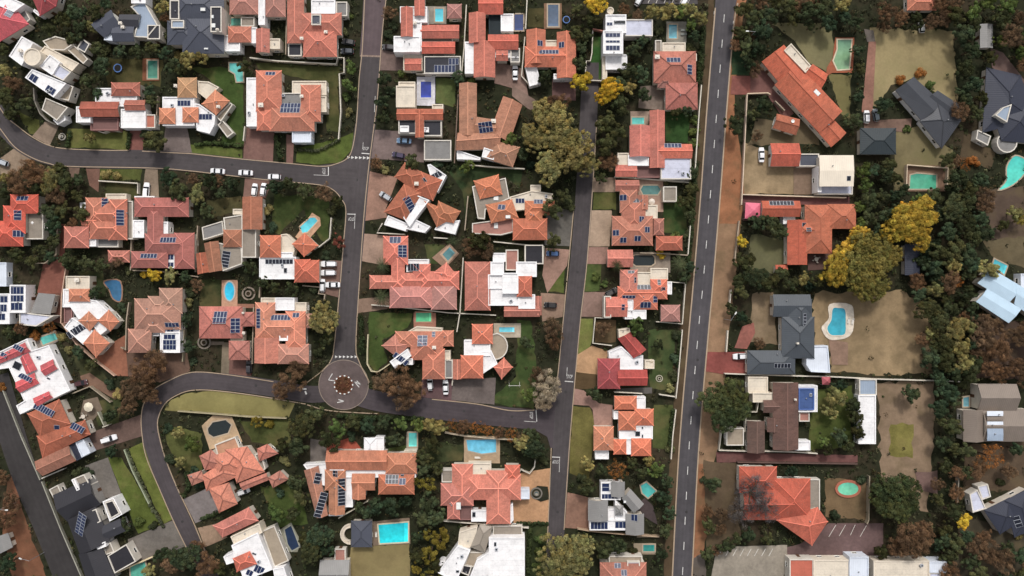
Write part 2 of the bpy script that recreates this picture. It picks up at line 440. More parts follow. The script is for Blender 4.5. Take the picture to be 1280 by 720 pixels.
    for k, (q, z) in enumerate(walls):
        n = len(q)
        for i in range(n):
            a, b = Vector((q[i][0], q[i][1])), Vector((q[(i + 1) % n][0], q[(i + 1) % n][1])); d = b - a; ln = d.length
            if ln < 3.4: continue
            d.normalize(); nn = Vector((d.y, -d.x)); mid = (a + b) / 2
            if mid.length < 60 or nn.dot(-mid.normalized()) < .55: continue
            cnt = max(1, int(ln / 4.5))
            for j in range(cnt):
                p = a + d * ln * (j + .5) / cnt; t = p + nn * .7
                if any(inpoly(t.x, t.y, qq) for kk, (qq, zz) in enumerate(walls) if kk != k): continue
                if first:
                    first = False; db = MB(); t0 = Vector((p.x, p.y))
                    db.box((p.x + nn.x * .03, p.y + nn.y * .03, .02), 1.0, .1, 2.1, math.atan2(d.y, d.x), 0)
                    db.build('door', M['oc'], root, color=lin((98, 70, 52))); continue
                if WIN is None:
                    WIN = window_mesh().build('window', [M['oc'], M['glass']], root, Vector((0, 0, 0)), lin((225, 222, 215))); o = WIN
                else: o = WIN.copy(); col.objects.link(o); o.parent = root
                o.location = Vector((p.x + nn.x * .03, p.y + nn.y * .03, 1.0)) - base; o.rotation_euler = (0, 0, math.atan2(d.y, d.x) + math.pi)
    bvh = BVHTree.FromPolygons(tv, tf)
    def hit(x, y):
        o = Vector((0, 0, CAMZ)); d = (P(x, y, 0) - o).normalized(); h = bvh.ray_cast(o, d)
        if h[0] is None: g = P(x, y, 3.2); return g, Vector((0, 0, 1))
        nrm = h[1]; return h[0], (nrm if nrm.z > 0 else -nrm)
    for sdat in solar:
        x, y, w, h = sdat[:4]; ang = sdat[4] if len(sdat) > 4 else rot
        dark = len(sdat) > 5 and sdat[5]
        p, nr = hit(x, y)
        u = Vector((math.cos(R(-ang)), math.sin(R(-ang)), 0)); u = (u - nr * u.dot(nr)).normalized(); v = nr.cross(u)
        w *= SC; h *= SC
        if w >= h: nx, ny = max(1, round(w / 1.05)), max(1, round(h / 1.75))
        else: nx, ny = max(1, round(w / 1.75)), max(1, round(h / 1.05))
        mb = MB(); c0 = p + nr * .07
        def slab(cu, cv, su, sv, lift, t, mi):
            q = [c0 + u * (cu + a * su / 2) + v * (cv + b * sv / 2) + nr * lift for a, b in ((-1, -1), (1, -1), (1, 1), (-1, 1))]
            qb = [k_ - nr * t for k_ in q]; mb.add(q, mi)
            for i in range(4): mb.add([qb[i], qb[(i + 1) % 4], q[(i + 1) % 4], q[i]], mi)
        slab(0, 0, w, h, .02, .06, 0)
        pw, ph = w / nx, h / ny
        for i in range(nx):
            for j in range(ny): slab(-w / 2 + pw * (i + .5), -h / 2 + ph * (j + .5), pw - .14, ph - .14, .035, .014, 1)
        mb.build('solar_array', [M['frame'], M['cell2' if dark else 'cell']], root)
    for c_ in chim:
        p, nr = hit(c_[0], c_[1]); cb = MB(); s = c_[2] if len(c_) > 2 else .9
        cb.box((p.x, p.y, p.z - .6), s, s * .8, 1.5, R(-rot)); cb.box((p.x, p.y, p.z + .9), s * 1.2, s, .12, R(-rot)); cb.box((p.x, p.y, p.z + 1.02), s * .45, s * .4, .25, R(-rot), 1)
        cb.build('chimney', [M['wall'], M['oc']], root, color=lin((226, 218, 206)))
    for c_ in sky:
        p, nr = hit(c_[0], c_[1]); cb = MB(); cb.box((p.x, p.y, p.z - .1), c_[2] * SC, c_[3] * SC, .35, R(-(c_[4] if len(c_) > 4 else rot)))
        cb.box((p.x, p.y, p.z + .25), c_[2] * SC - .15, c_[3] * SC - .15, .04, R(-(c_[4] if len(c_) > 4 else rot)), 1)
        cb.build('skylight', [M['frame'], M['glass' if len(c_) < 6 else 'lampw']], root)
    # small roof fittings: vent pipes
    for k in range(min(4, len(wings) // 2)):
        w = wings[random.randrange(len(wings))]; q = rect(w[2]); t = random.uniform(.3, .7)
        x = q[0][0] + (q[2][0] - q[0][0]) * t + random.uniform(-2, 2); y = q[0][1] + (q[2][1] - q[0][1]) * t + random.uniform(-2, 2)
        p, nr = hit(x, y)
        if p.z < 3.3: continue
        vb = MB(); vb.tube((p.x, p.y, p.z - .2), (p.x, p.y, p.z + .45), .12, .12, 8); vb.tube((p.x, p.y, p.z + .45), (p.x, p.y, p.z + .62), .22, .05, 8)
        vb.build('vent_pipe', M['metal'], root)
    return root
# ------------------------------------------------------------------ ground, yards, paving
g = MB(); g.add([(-3000, -3000, 0), (3000, -3000, 0), (3000, 3000, 0), (-3000, 3000, 0)])
struct(g.build('ground', M['ground']))
DRY, LAWN, BR = (140, 122, 92), (58, 68, 40), (74, 84, 44)
for nm, q, c, mt, amp in [
    ('dry_lawn', [(1088, 36), (1192, 38), (1198, 140), (1176, 118), (1140, 98), (1115, 108), (1090, 142)], (144, 130, 96), 'dry', 2.2),
    ('dry_lawn', [(966, 30), (1040, 30), (1044, 70), (1035, 90), (1012, 78), (992, 50)], (120, 114, 84), 'dry', 2),
    ('dry_lawn', [(1036, 92), (1064, 94), (1062, 150), (1050, 140)], (118, 110, 74), 'dry', 1.2),
    ('dry_lawn', [(1016, 366), (1120, 362), (1160, 378), (1166, 468), (1040, 466), (1036, 432), (1018, 432)], (142, 122, 94), 'soil', 3),
    ('dry_lawn', [(1098, 477), (1168, 478), (1166, 600), (1158, 640), (1100, 600)], (134, 114, 94), 'soil', 3),
    ('lawn', [(1113, 530), (1142, 530), (1140, 571), (1112, 571)], (100, 96, 58), 'lawn', 2),
    ('yard_soil', [(930, 178), (1000, 206), (1024, 208), (1024, 243), (929, 242)], (150, 130, 102), 'soil', 1),
    ('yard_soil', [(945, 150), (1024, 150), (1024, 180), (935, 182)], (104, 92, 72), 'soil', 2),
    ('dry_lawn', [(938, 292), (985, 300), (980, 345), (935, 340)], (100, 98, 72), 'dry', 2),
    ('dry_lawn', [(940, 366), (966, 366), (972, 430), (938, 428)], (132, 114, 92), 'soil', 1.5),
    ('yard_soil', [(1032, 598), (1085, 602), (1084, 650), (1030, 645)], (116, 96, 72), 'soil', 2),
    ('dry_lawn', [(1118, 164), (1150, 158), (1190, 186), (1198, 236), (1116, 240)], (116, 106, 78), 'dry', 1.6),
    ('verge', [(917, -6), (934, -6), (922, 60), (918, 140), (926, 190), (930, 243), (926, 280), (896, 280), (900, 240), (907, 140)], (148, 102, 74), 'soil', .7),
    ('verge', [(926, 280), (921, 330), (910, 430), (906, 475), (897, 560), (892, 580), (870, 580), (872, 560), (884, 430), (892, 330), (896, 280)], (140, 112, 88), 'soil', .7),
    ('verge', [(893, 580), (888, 640), (878, 700), (862, 700), (870, 580)], (140, 98, 72), 'soil', 1),
    ('verge', [(880, 690), (884, 726), (860, 726), (862, 700)], (92, 84, 78), 'soil', 1),
    ('verge', [(893, -6), (886, -6), (876, 135), (866, 240), (856, 360), (848, 430), (838, 560), (829, 726), (842, 726), (850, 560), (862, 430), (868, 360), (877, 240), (886, 135)], (82, 68, 52), 'soil', .7),
    ('verge', [(14, 590), (36, 660), (60, 726), (16, 726), (0, 640)], (122, 84, 64), 'soil', 2),
    ('verge', [(51, 612), (62, 640), (88, 726), (80, 726), (58, 660)], (80, 76, 58), 'soil', 1),
    ('dry_lawn', [(438, 683), (512, 680), (514, 726), (436, 726)], (134, 120, 84), 'dry', 1.6),
    ('verge', [(232, 492), (267, 488), (320, 495), (368, 504), (360, 522), (300, 519), (226, 514), (205, 513), (214, 500)], (132, 124, 80), 'dry', .8),
    ('lawn', [(135, 572), (152, 572), (201, 655), (172, 668)], BR, 'lawn', 1),
    ('lawn', [(160, 562), (178, 552), (216, 648), (204, 655)], (88, 96, 52), 'lawn', 1),
    ('lawn', [(128, 72), (205, 76), (200, 108), (135, 106)], (64, 62, 42), 'lawn', 2),
    ('lawn', [(240, 84), (304, 84), (306, 180), (276, 178), (288, 140), (262, 100)], (56, 72, 40), 'lawn', 1.5),
    ('lawn', [(320, 78), (424, 84), (424, 165), (408, 165), (408, 104), (322, 86)], (62, 66, 42), 'lawn', 1.5),
    ('verge', [(372, 186), (426, 172), (442, 165), (443, 184), (425, 203), (400, 206), (370, 203)], (74, 86, 46), 'lawn', .8),
    ('verge', [(84, 160), (160, 164), (160, 187), (84, 184)], (86, 90, 54), 'lawn', 1),
    ('verge', [(236, 181), (303, 186), (303, 198), (238, 191)], (82, 92, 52), 'lawn', .8),
    ('verge', [(22, 140), (48, 150), (50, 168), (38, 168)], (74, 78, 46), 'lawn', 1.2),
    ('lawn', [(125, 210), (178, 211), (176, 226), (123, 224)], (72, 78, 46), 'lawn', 1),
    ('lawn', [(132, 228), (172, 228), (172, 248), (130, 248)], (58, 60, 40), 'lawn', 1),
    ('lawn', [(342, 242), (412, 248), (410, 304), (400, 300), (380, 262), (350, 292), (340, 290)], (52, 62, 36), 'lawn', 1.5),
    ('lawn', [(258, 250), (302, 244), (302, 264), (262, 272)], (66, 64, 46), 'lawn', 1.5),
    ('lawn', [(250, 350), (276, 350), (276, 384), (250, 382)], (54, 60, 40), 'lawn', 1.2),
    ('lawn', [(96, 340), (128, 338), (132, 372), (118, 372)], (46, 54, 36), 'lawn', 1.5),
    ('lawn', [(88, 440), (110, 452), (140, 478), (128, 492), (100, 470)], (56, 58, 42), 'lawn', 1.5),
    ('lawn', [(118, 500), (150, 498), (150, 530), (122, 532)], (52, 58, 38), 'lawn', 1.5),
    ('lawn', [(462, 390), (516, 391), (510, 410), (478, 424), (484, 452), (470, 464), (457, 452)], (60, 74, 42), 'lawn', 1.2),
    ('lawn', [(648, 398), (664, 402), (672, 470), (668, 511), (610, 504), (644, 470)], (56, 70, 42), 'lawn', 1.5),
    ('lawn', [(556, 206), (654, 212), (650, 236), (630, 220), (592, 226), (582, 280), (578, 240)], (44, 56, 38), 'lawn', 1.2),
    ('lawn', [(530, 306), (556, 306), (552, 330), (536, 330)], (56, 66, 42), 'lawn', 1),
    ('lawn', [(545, 98), (570, 98), (568, 134), (545, 128)], (74, 84, 54), 'lawn', 1),
    ('artificial_lawn', [(740, 46), (754, 46), (753, 99), (732, 98), (733, 77), (740, 75)], (48, 78, 42), 'lawn', .2),
    ('lawn', [(832, 139), (862, 141), (860, 179), (832, 176)], (44, 66, 38), 'lawn', .8),
    ('lawn', [(828, 246), (860, 246), (858, 294), (830, 290)], (48, 64, 38), 'lawn', .8),
    ('lawn', [(810, 412), (844, 412), (840, 488), (812, 486)], (56, 68, 44), 'lawn', 1),
    ('lawn', [(817, 506), (842, 506), (838, 562), (816, 560)], (66, 74, 46), 'lawn', 1),
    ('lawn', [(742, 240), (770, 241), (770, 262), (741, 262)], (72, 76, 46), 'lawn', .5),
    ('lawn', [(733, 330), (752, 331), (750, 364), (730, 364)], (62, 74, 44), 'lawn', .6),
    ('verge', [(725, 398), (742, 398), (740, 424), (732, 446), (722, 444)], (92, 98, 58), 'lawn', .8),
    ('lawn', [(686, 331), (706, 331), (704, 366), (684, 364)], (70, 82, 44), 'lawn', .8),
    ('verge', [(716, 508), (738, 510), (743, 522), (742, 560), (736, 600), (711, 592)], (88, 84, 52), 'lawn', 1),
    ('lawn', [(915, 62), (938, 62), (938, 94), (914, 94)], (44, 62, 46), 'lawn', .8),
    ('lawn', [(480, 562), (508, 556), (508, 566), (482, 578)], (60, 70, 42), 'lawn', 1),
    ('lawn', [(532, 552), (580, 556), (578, 576), (530, 580)], (52, 58, 40), 'lawn', 1.5),
    ('lawn', [(324, 608), (378, 606), (384, 655), (350, 658)], (60, 72, 40), 'lawn', 2),
    ('lawn', [(205, 530), (252, 540), (254, 588), (232, 592), (212, 560)], (76, 80, 50), 'lawn', 2),
    ('lawn', [(300, 526), (362, 524), (362, 560), (350, 562), (316, 552)], (66, 72, 44), 'lawn', 2),
    ('lawn', [(1012, 486), (1066, 482), (1064, 560), (1012, 562)], (66, 76, 42), 'lawn', 2),
    ('lawn', [(658, 656), (686, 656), (682, 726), (656, 726)], (46, 54, 36), 'lawn', 1),
    ('lawn', [(660, 10), (684, 10), (682, 34), (660, 34)], (60, 58, 40), 'lawn', 1),
    ('yard_soil', [(90, 420), (60, 400), (4, 420), (0, 412), (40, 404), (80, 405)], (66, 58, 44), 'soil', 1.5),
    ('yard_soil', [(718, 465), (747, 466), (748, 486), (718, 486)], (86, 70, 50), 'soil', .8),
    ('yard_soil', [(744, 400), (770, 400), (770, 428), (744, 428)], (92, 76, 56), 'soil', .8),
    ('yard_soil', [(742, 264), (757, 264), (756, 280), (741, 280)], (58, 52, 36), 'soil', .4),
    ('yard_soil', [(880, 576), (925, 580), (925, 680), (884, 690)], (92, 78, 62), 'soil', 2),
    ('yard_soil', [(1204, 556), (1290, 552), (1290, 612), (1206, 618)], (88, 74, 60), 'soil', 2.5),
    ('yard_soil', [(1200, 640), (1290, 670), (1290, 726), (1190, 726)], (72, 66, 54), 'soil', 2.5),
    ('yard_soil', [(1228, 240), (1290, 230), (1290, 300), (1240, 300)], (88, 74, 64), 'soil', 2.5),
    ('yard_soil', [(1228, 300), (1290, 296), (1290, 340), (1262, 330), (1240, 320)], (96, 86, 66), 'soil', 2.5),
    ('yard_soil', [(1215, 400), (1290, 402), (1290, 476), (1215, 472)], (80, 66, 58), 'soil', 2.5),
    ('yard_soil', [(1206, 166), (1244, 190), (1240, 210), (1200, 200)], (84, 72, 56), 'soil', 2),
]: sheet(nm, q, (c[0] * 1.1, c[1] * 1.08, c[2] * 1.0) if mt == 'lawn' else c, mt, amp, 2)

PINK, TAN, GRY = (130, 98, 88), (152, 126, 106), (112, 106, 100)
for q, c in [
    ([(306, 159), (343, 164), (341, 204), (304, 198)], (124, 94, 86)), ([(358, 168), (368, 170), (366, 205), (358, 204)], (124, 94, 86)),
    ([(207, 158), (234, 160), (240, 191), (204, 189)], (116, 104, 100)), ([(163, 160), (182, 160), (178, 189), (161, 188)], (128, 86, 78)),
    ([(56, 152), (76, 152), (62, 182), (40, 170)], (142, 124, 108)), ([(0, 218), (0, 198), (20, 184), (40, 198), (12, 222)], (142, 124, 106)),
    ([(107, 211), (125, 211), (123, 240), (112, 232)], (120, 90, 78)), ([(86, 208), (100, 208), (98, 224), (88, 222)], (112, 92, 80)),
    ([(182, 211), (197, 211), (199, 250), (177, 246)], (132, 116, 100)), ([(306, 222), (340, 226), (332, 248), (304, 246)], (126, 98, 88)),
    ([(400, 325), (427, 326), (424, 372), (398, 365)], (124, 98, 88)), ([(468, 162), (530, 166), (530, 203), (464, 198)], (122, 106, 102)),
    ([(462, 214), (497, 222), (482, 262), (484, 272), (456, 276)], (156, 122, 106)), ([(453, 292), (484, 294), (480, 332), (450, 326)], (160, 134, 118)),
    ([(446, 374), (486, 370), (486, 386), (445, 392)], (140, 116, 100)), ([(528, 470), (573, 474), (570, 502), (526, 496)], (106, 82, 84)),
    ([(566, 474), (620, 472), (618, 506), (564, 500)], (108, 98, 94)), ([(474, 62), (503, 66), (505, 88), (473, 88)], (118, 100, 94)),
    ([(618, 76), (654, 86), (662, 126), (640, 110), (618, 104)], (136, 112, 102)), ([(640, 106), (668, 124), (690, 150), (660, 136), (640, 120)], (126, 106, 96)),
    ([(690, 98), (719, 100), (720, 126), (690, 124)], (110, 84, 80)), ([(800, 108), (832, 106), (832, 138), (798, 135)], (126, 112, 102)),
    ([(741, 222), (770, 222), (769, 240), (740, 240)], (156, 134, 116)), ([(738, 263), (765, 263), (762, 308), (734, 308)], (166, 144, 124)),
    ([(733, 309), (760, 309), (758, 330), (732, 330)], (150, 118, 106)), ([(728, 365), (757, 365), (757, 396), (725, 396)], (132, 108, 98)),
    ([(721, 444), (740, 432), (762, 440), (748, 468), (719, 465)], (178, 142, 108)),
    ([(716, 485), (730, 488), (748, 504), (766, 506), (766, 535), (743, 535), (741, 512), (736, 507), (715, 506)], (156, 124, 112)),
    ([(646, 592), (688, 585), (687, 654), (642, 654), (636, 612)], (180, 140, 106)), ([(709, 615), (736, 622), (736, 662), (706, 660)], (140, 108, 92)),
    ([(683, 256), (716, 264), (713, 308), (680, 306)], (104, 100, 94)), ([(682, 310), (712, 312), (709, 332), (684, 366), (678, 344)], (150, 120, 106)),
    ([(676, 366), (707, 368), (703, 396), (678, 402)], (140, 116, 100)),
    ([(72, 280), (82, 280), (80, 345), (78, 366), (46, 368), (54, 330), (70, 318)], (132, 86, 74)), ([(44, 368), (80, 366), (78, 405), (60, 400)], (106, 74, 64)),
    ([(120, 448), (138, 430), (158, 418), (160, 470), (146, 470)], (146, 98, 78)), ([(158, 441), (234, 441), (238, 464), (200, 478), (160, 470)], (104, 82, 70)),
    ([(110, 542), (177, 518), (178, 545), (116, 564)], (106, 86, 78)), ([(106, 582), (135, 572), (152, 618), (122, 626)], (112, 106, 100)),
    ([(160, 674), (217, 650), (234, 682), (166, 708)], (112, 106, 100)), ([(229, 624), (264, 608), (276, 640), (244, 654)], (126, 118, 116)),
    ([(247, 660), (272, 654), (284, 672), (256, 684)], (150, 126, 106)), ([(407, 574), (408, 556), (440, 546), (456, 566), (440, 575)], (158, 84, 68)),
    ([(388, 548), (408, 552), (408, 578), (388, 578)], (112, 104, 98)), ([(915, 95), (938, 95), (938, 118), (913, 118)], (136, 86, 78)),
    ([(938, 90), (954, 84), (974, 112), (992, 142), (980, 150), (960, 120), (938, 116)], (118, 84, 78)),
    ([(928, 244), (1062, 246), (1062, 256), (926, 256)], (104, 70, 68)), ([(929, 256), (951, 256), (950, 276), (928, 276)], (92, 66, 62)),
    ([(883, 440), (906, 440), (936, 440), (936, 468), (905, 468), (881, 464)], (134, 76, 70)), ([(918, 435), (928, 408), (942, 403), (944, 416), (934, 436)], (146, 94, 84)),
    ([(895, 565), (1072, 569), (1072, 578), (896, 578)], (110, 76, 72)), ([(896, 684), (984, 681), (984, 726), (888, 726)], (150, 141, 128)),
    ([(984, 684), (1000, 680), (1036, 654), (1104, 654), (1104, 700), (984, 700)], (104, 84, 82)), ([(992, 208), (1023, 208), (1023, 243), (992, 243)], (124, 104, 88)),
    ([(1086, 52), (1095, 52), (1091, 140), (1077, 140)], (142, 104, 90)), ([(1078, 140), (1092, 140), (1094, 150), (1140, 148), (1138, 166), (1080, 160)], (124, 100, 88)),
    ([(795, -8), (872, -8), (872, 5), (795, 5)], (88, 84, 84)), ([(278, 428), (290, 428), (287, 470), (276, 468)], (120, 108, 92)),
    ([(263, 427), (280, 427), (280, 431), (263, 431)], (120, 108, 96)), ([(287, 446), (316, 446), (314, 470), (286, 470)], (114, 84, 76)),
    ([(100, 470), (112, 466), (150, 492), (144, 500), (118, 484), (104, 484)], (128, 100, 84)),
    ([(297, 380), (318, 380), (318, 385), (297, 385)], (138, 100, 84)),
    ([(104, 500), (122, 496), (128, 512), (112, 530), (100, 522)], (120, 106, 92)), ([(1162, 590), (1172, 588), (1172, 618), (1148, 612), (1144, 590)], (112, 90, 84)),
    ([(1238, 60), (1254, 66), (1290, 112), (1290, 130), (1256, 96), (1240, 84)], (112, 92, 86)), ([(1080, 36), (1092, 38), (1094, 52), (1084, 52)], (106, 98, 92)),
    ([(113, 146), (150, 148), (150, 164), (113, 158)], (92, 80, 74)), ([(1010, 318), (1040, 316), (1040, 336), (1010, 338)], (96, 74, 68)),
    ([(770, 486), (815, 484), (815, 492), (770, 492)], (96, 92, 88)), ([(1036, 424), (1060, 428), (1060, 456), (1040, 456)], (140, 114, 98)),
    ([(796, 668), (826, 668), (824, 672), (796, 672)], (130, 118, 100)), ([(1110, 474), (1114, 474), (1112, 474.5), (1110, 474.5)], (130, 118, 100)),
    ([(796, 632), (806, 622), (816, 632), (822, 656), (796, 640)], (74, 64, 64)),
]: sheet('driveway', q, c, 'pave', .25)

# ------------------------------------------------------------------ roads
def road(name, pts, w, c=(76, 71, 72), extra=(), marks=(), k=8):
    s = spline(pts, k); l, r = ribbon_px(s, w); z = ZS[0]; ZS[0] += .006
    mb = MB(); T = lambda p: tuple(P(p[0], p[1], z))
    u = 0
    for i in range(len(s) - 1):
        du = (s[i + 1] - s[i]).length * SC
        mb.add([T(l[i]), T(l[i + 1]), T(r[i + 1]), T(r[i])], 0, [(u, 0), (u + du, 0), (u + du, 1), (u, 1)]); u += du; mark([l[i], l[i + 1], r[i + 1], r[i]])
    for e in extra:
        ww = [P(x, y, z - .002) for x, y in e]
        if area(ww) < 0: ww = ww[::-1]
        mb.add([(p.x, p.y, z - .002) for p in ww], 0, [(3, .31)] * len(ww)); mark(e)
    o = mb.build(name, M['asphalt'], color=lin(c)); return struct(o), s, z
ARC = lambda cx, cy, r, a0, a1, n=10: [(cx + r * math.cos(R(a0 + (a1 - a0) * i / n)), cy + r * math.sin(R(a0 + (a1 - a0) * i / n))) for i in range(n + 1)]
ROADW, sB, zB = road('road', [(469, -12), (466, 30), (459, 135), (452, 190), (446, 250), (441, 310), (436, 365), (431, 430), (430, 470)], 25.5,
                     extra=[[(400, 206.5), (420, 204.5), (434, 198), (441, 184), (448, 184), (448, 236), (440, 268), (433, 262), (427, 247), (416, 236), (398, 231)],
                            [(419, 440), (444, 440), (450, 454), (454, 462), (404, 462), (412, 452)]])
ROADT, sT, zT = road('road', [(468.4, -12), (466, 30), (463, 69)], 27, (92, 80, 82))
ROADC, sC, zC = road('road', [(-30, 96), (-14, 128), (8, 160), (30, 180.5), (56, 192.5), (85, 197), (135, 199), (190, 199.5), (240, 203), (300, 209.5), (350, 214.5), (400, 219), (446, 222)], 23.5)
ROADD, sD, zD = road('road', [(430, 487), (392, 493), (345, 486), (300, 479.5), (262, 476), (236, 477), (215, 484), (199, 496), (190, 510), (187, 527), (189, 548), (196, 572), (206, 600), (223, 641), (246, 688), (270, 735)], 21, (74, 68, 70))
ROADE, sE, zE = road('road', [(430, 487), (470, 501), (540, 511), (600, 518), (650, 523), (704, 527)], 25, (74, 67, 70),
                     extra=[[(668, 512), (680, 508), (688, 500), (706, 500), (700, 560), (688, 560), (684, 546), (670, 538)]])
ROADF, sF, zF = road('road', [(738, 78), (736, 140), (731, 230), (726, 300), (719, 370), (711, 435), (704, 520), (700, 590), (695, 660), (692, 735)], 21.5)
ROADA, sA, zA = road('road', [(908, -12), (905, 20), (896, 135), (888, 240), (878, 360), (873, 410), (861, 560), (852, 735)], 24.5, (77, 74, 77),
                     extra=[[(893, -10), (923, -10), (918, 16), (914, 30), (895, 30), (896, 10)]])
ROADG, sG, zG = road('road', [(-6, 470), (4, 505), (20, 560), (38, 610), (58, 655), (90, 735)], 34, (58, 55, 55))

# roundabout
RCX, RCY = 429.5, 481
z = ZS[0]; ZS[0] += .004
mb = MB(); c0 = P(RCX, RCY, z); ring = [(c0.x + 7.7 * math.cos(2 * math.pi * i / 48), c0.y + 7.7 * math.sin(2 * math.pi * i / 48), z) for i in range(48)]
mb.add(ring); RB = struct(mb.build('roundabout_paving', M['pave'], color=lin((100, 88, 86)))); zR = z
mark(ARC(RCX, RCY, 31, 0, 360, 24))
mb = MB()
for rr, w_ in ((7.75, .22),):
    p_ = [(c0.x + rr * math.cos(2 * math.pi * i / 48), c0.y + rr * math.sin(2 * math.pi * i / 48)) for i in range(49)]
    line_wall(mb, p_, w_, 0, z + .02)
struct(mb.build('kerb', M['oc'], color=lin((138, 124, 112))))
# planted island in the middle: stone ring, soil, low brown plants
isl = thing('roundabout_island', 'round brown planted island ringed with white stones in the roundabout', 'planter', (c0.x, c0.y, z))
mb = MB()
for i in range(26):
    a = 2 * math.pi * i / 26
    mb.box((c0.x + 2.85 * math.cos(a), c0.y + 2.85 * math.sin(a), z - .01), .5, .34, .3 if i % 2 else .26, a + math.pi / 2, i % 2)
mb.build('stone_edging', [M['lampw'], M['wall']], isl, color=lin((120, 84, 70)))
mb = MB(); n_ = 24
tp = [(c0.x + 2.7 * math.cos(2 * math.pi * i / n_), c0.y + 2.7 * math.sin(2 * math.pi * i / n_), z + .12) for i in range(n_)]
for i in range(n_): mb.add([tp[i], tp[(i + 1) % n_], (c0.x, c0.y, z + .45)])
mb.build('soil_bed', M['soil'], isl, color=lin((92, 58, 44)))

# kerbs: long pale lines along the roadsides
kb = MB()
def kerb(pts, curve=True, w=.26):
    s = spline(pts, 6) if curve else pts
    line_wall(kb, [tuple(P(p[0], p[1], .1))[:2] for p in s], w, 0, .24 if ZS[0] < .2 else ZS[0] + .06)
kerb([(-4, 128), (8, 146), (22, 157.5), (40, 171), (62, 182), (84, 186), (131, 188), (161, 188)]); kerb([(178, 189), (204, 190.5), (238, 192)])
kerb([(238, 192), (303, 199), (363, 204.5), (402, 208), (420, 205), (434, 198), (441, 184), (446, 150), (449, 100), (453, 60), (456, -4)])
kerb([(-6, 152), (2, 163), (19, 184), (40, 197), (60, 204), (86, 208), (187, 210), (236, 213.5), (300, 221), (340, 225.5), (398, 231), (416, 237), (427, 249), (432.5, 264), (429, 310), (424.5, 365), (418, 430), (414, 450), (402, 464), (384, 478)])
kerb([(483, -4), (478, 40), (472, 120), (466, 170), (461, 209), (455, 270), (449.5, 350), (445, 430), (449, 452), (462, 478)])
kerb([(342, 477), (290, 469), (252, 465), (232, 467), (213, 475), (192, 487), (181, 502), (177, 519), (177.5, 540), (183, 571), (200, 612), (217, 651), (236, 690)])
kerb([(382, 505), (320, 494.5), (267, 488), (239, 488), (221, 494), (207, 504), (199, 519), (197.5, 536), (206, 570), (220, 606), (242, 653), (257, 690)])
kerb([(540, 499), (596, 505), (637, 513), (668, 512.5)]); kerb([(384, 506), (410, 513), (450, 516), (472, 517)])
kerb([(746, 150), (741, 230), (733.5, 330), (725, 405), (713.5, 535), (709.5, 590), (705, 662)]); kerb([(717, 262), (712, 315), (701, 432), (694, 500)])
kerb([(689, 560), (688, 588), (684, 680)])
kerb([(922, 4), (917, 34), (908, 140), (900.5, 240), (890.5, 360), (885, 420), (873, 565), (864.5, 726)], w=.4); kerb([(894, 10), (884, 130), (876, 240), (866, 360), (861, 415), (848.5, 565), (840, 726)], w=.4)
kk = struct(kb.build('kerb', M['oc'], color=lin((166, 146, 124))))

# ------------------------------------------------------------------ paint on the roads
def paint(parent, polys, z, name='lane_marking', c=(226, 224, 220)):
    mb = MB()
    for q in polys:
        w = [P(x, y, z + .005) for x, y in q]
        if area(w) < 0: w = w[::-1]
        mb.add([(p.x, p.y, z + .005) for p in w])
    return mb.build(name, M['paint'], parent, Vector((0, 0, 0)), lin(c))
def bar(x0, y0, x1, y1, w):
    d = Vector((x1 - x0, y1 - y0)).normalized() * (w / 2); return [(x0 - d.y, y0 + d.x), (x1 - d.y, y1 + d.x), (x1 + d.y, y1 - d.x), (x0 + d.y, y0 - d.x)]
def along(s, y):
    for a, b in zip(s, s[1:]):
        if a[1] <= y <= b[1]: t = (y - a[1]) / (b[1] - a[1]); return a[0] + (b[0] - a[0]) * t
    return s[-1][0]
y = 18
while y < 716:
    paint(ROADA, [bar(along(sA, y) + .3, y, along(sA, y + 10) + .3, y + 10, .85)], zA); y += 31.4
paint(ROADA, [bar(893, 14, 893, 18, 1.3), bar(893, 20, 893, 24, 1.3), bar(917, 26, 917, 30, 1.3), bar(916.6, 33, 916.4, 37, 1.3)], zA, 'edge_marking')
paint(ROADT, [bar(450, 69.5, 475, 70.5, 2.2)], zT, 'band_marking', (150, 130, 118))
paint(ROADB if False else ROADW, [bar(452, 191.5, 462, 192.3, 1.0), bar(454, 178, 453.4, 186, .5), bar(469, 120, 468, 140, .6)], zB, 'stop_line')
tri = lambda x, y, s, dx=1: [(x - s, y - s), (x + s, y), (x - s, y + s)]
paint(ROADW, [tri(436 + i * 4.9, 196.7 + i * .15, 1.9) for i in range(6)], zB, 'yield_triangles')
paint(ROADW, [tri(420.5 + i * 4.9, 446, 1.7) for i in range(6)], zB, 'yield_triangles')
paint(ROADC, [bar(410.5, 208.5, 410.5, 219.5, 1.0), bar(392, 218.6, 410, 219.3, .5)], zC + .006, 'stop_line')
paint(ROADW, [bar(434, 267.5, 444.5, 267.8, .9), bar(443.8, 268, 443, 286, .5)], zB, 'stop_line')
paint(ROADF, [bar(706, 476.5, 716.5, 477.3, 1.0), bar(709, 459, 708.4, 470, .5)], zF, 'stop_line')
paint(ROADE, [bar(670, 512.5, 671, 527, 1.0), bar(655, 526.4, 670, 527.4, .5)], zE, 'stop_line')
paint(ROADF, [bar(690, 571.2, 700, 571.6, .9), bar(699.6, 572, 699, 590, .5)], zF, 'stop_line')
paint(ROADD, [bar(378, 486, 383, 486.4, 2), bar(381.6, 489, 383, 493, 2)], zD, 'yield_marks')
paint(RB, [bar(415.5, 467, 410.6, 475, .9), bar(410.6, 475, 419, 476, .9), bar(443, 477, 451, 480.8, 1), bar(443, 477, 449, 484, 1), bar(446, 476, 451, 480.8, .8), bar(421.5, 503.2, 430, 501.5, 1), bar(423, 499.5, 430, 501.5, 1)], zR, 'direction_arrows')
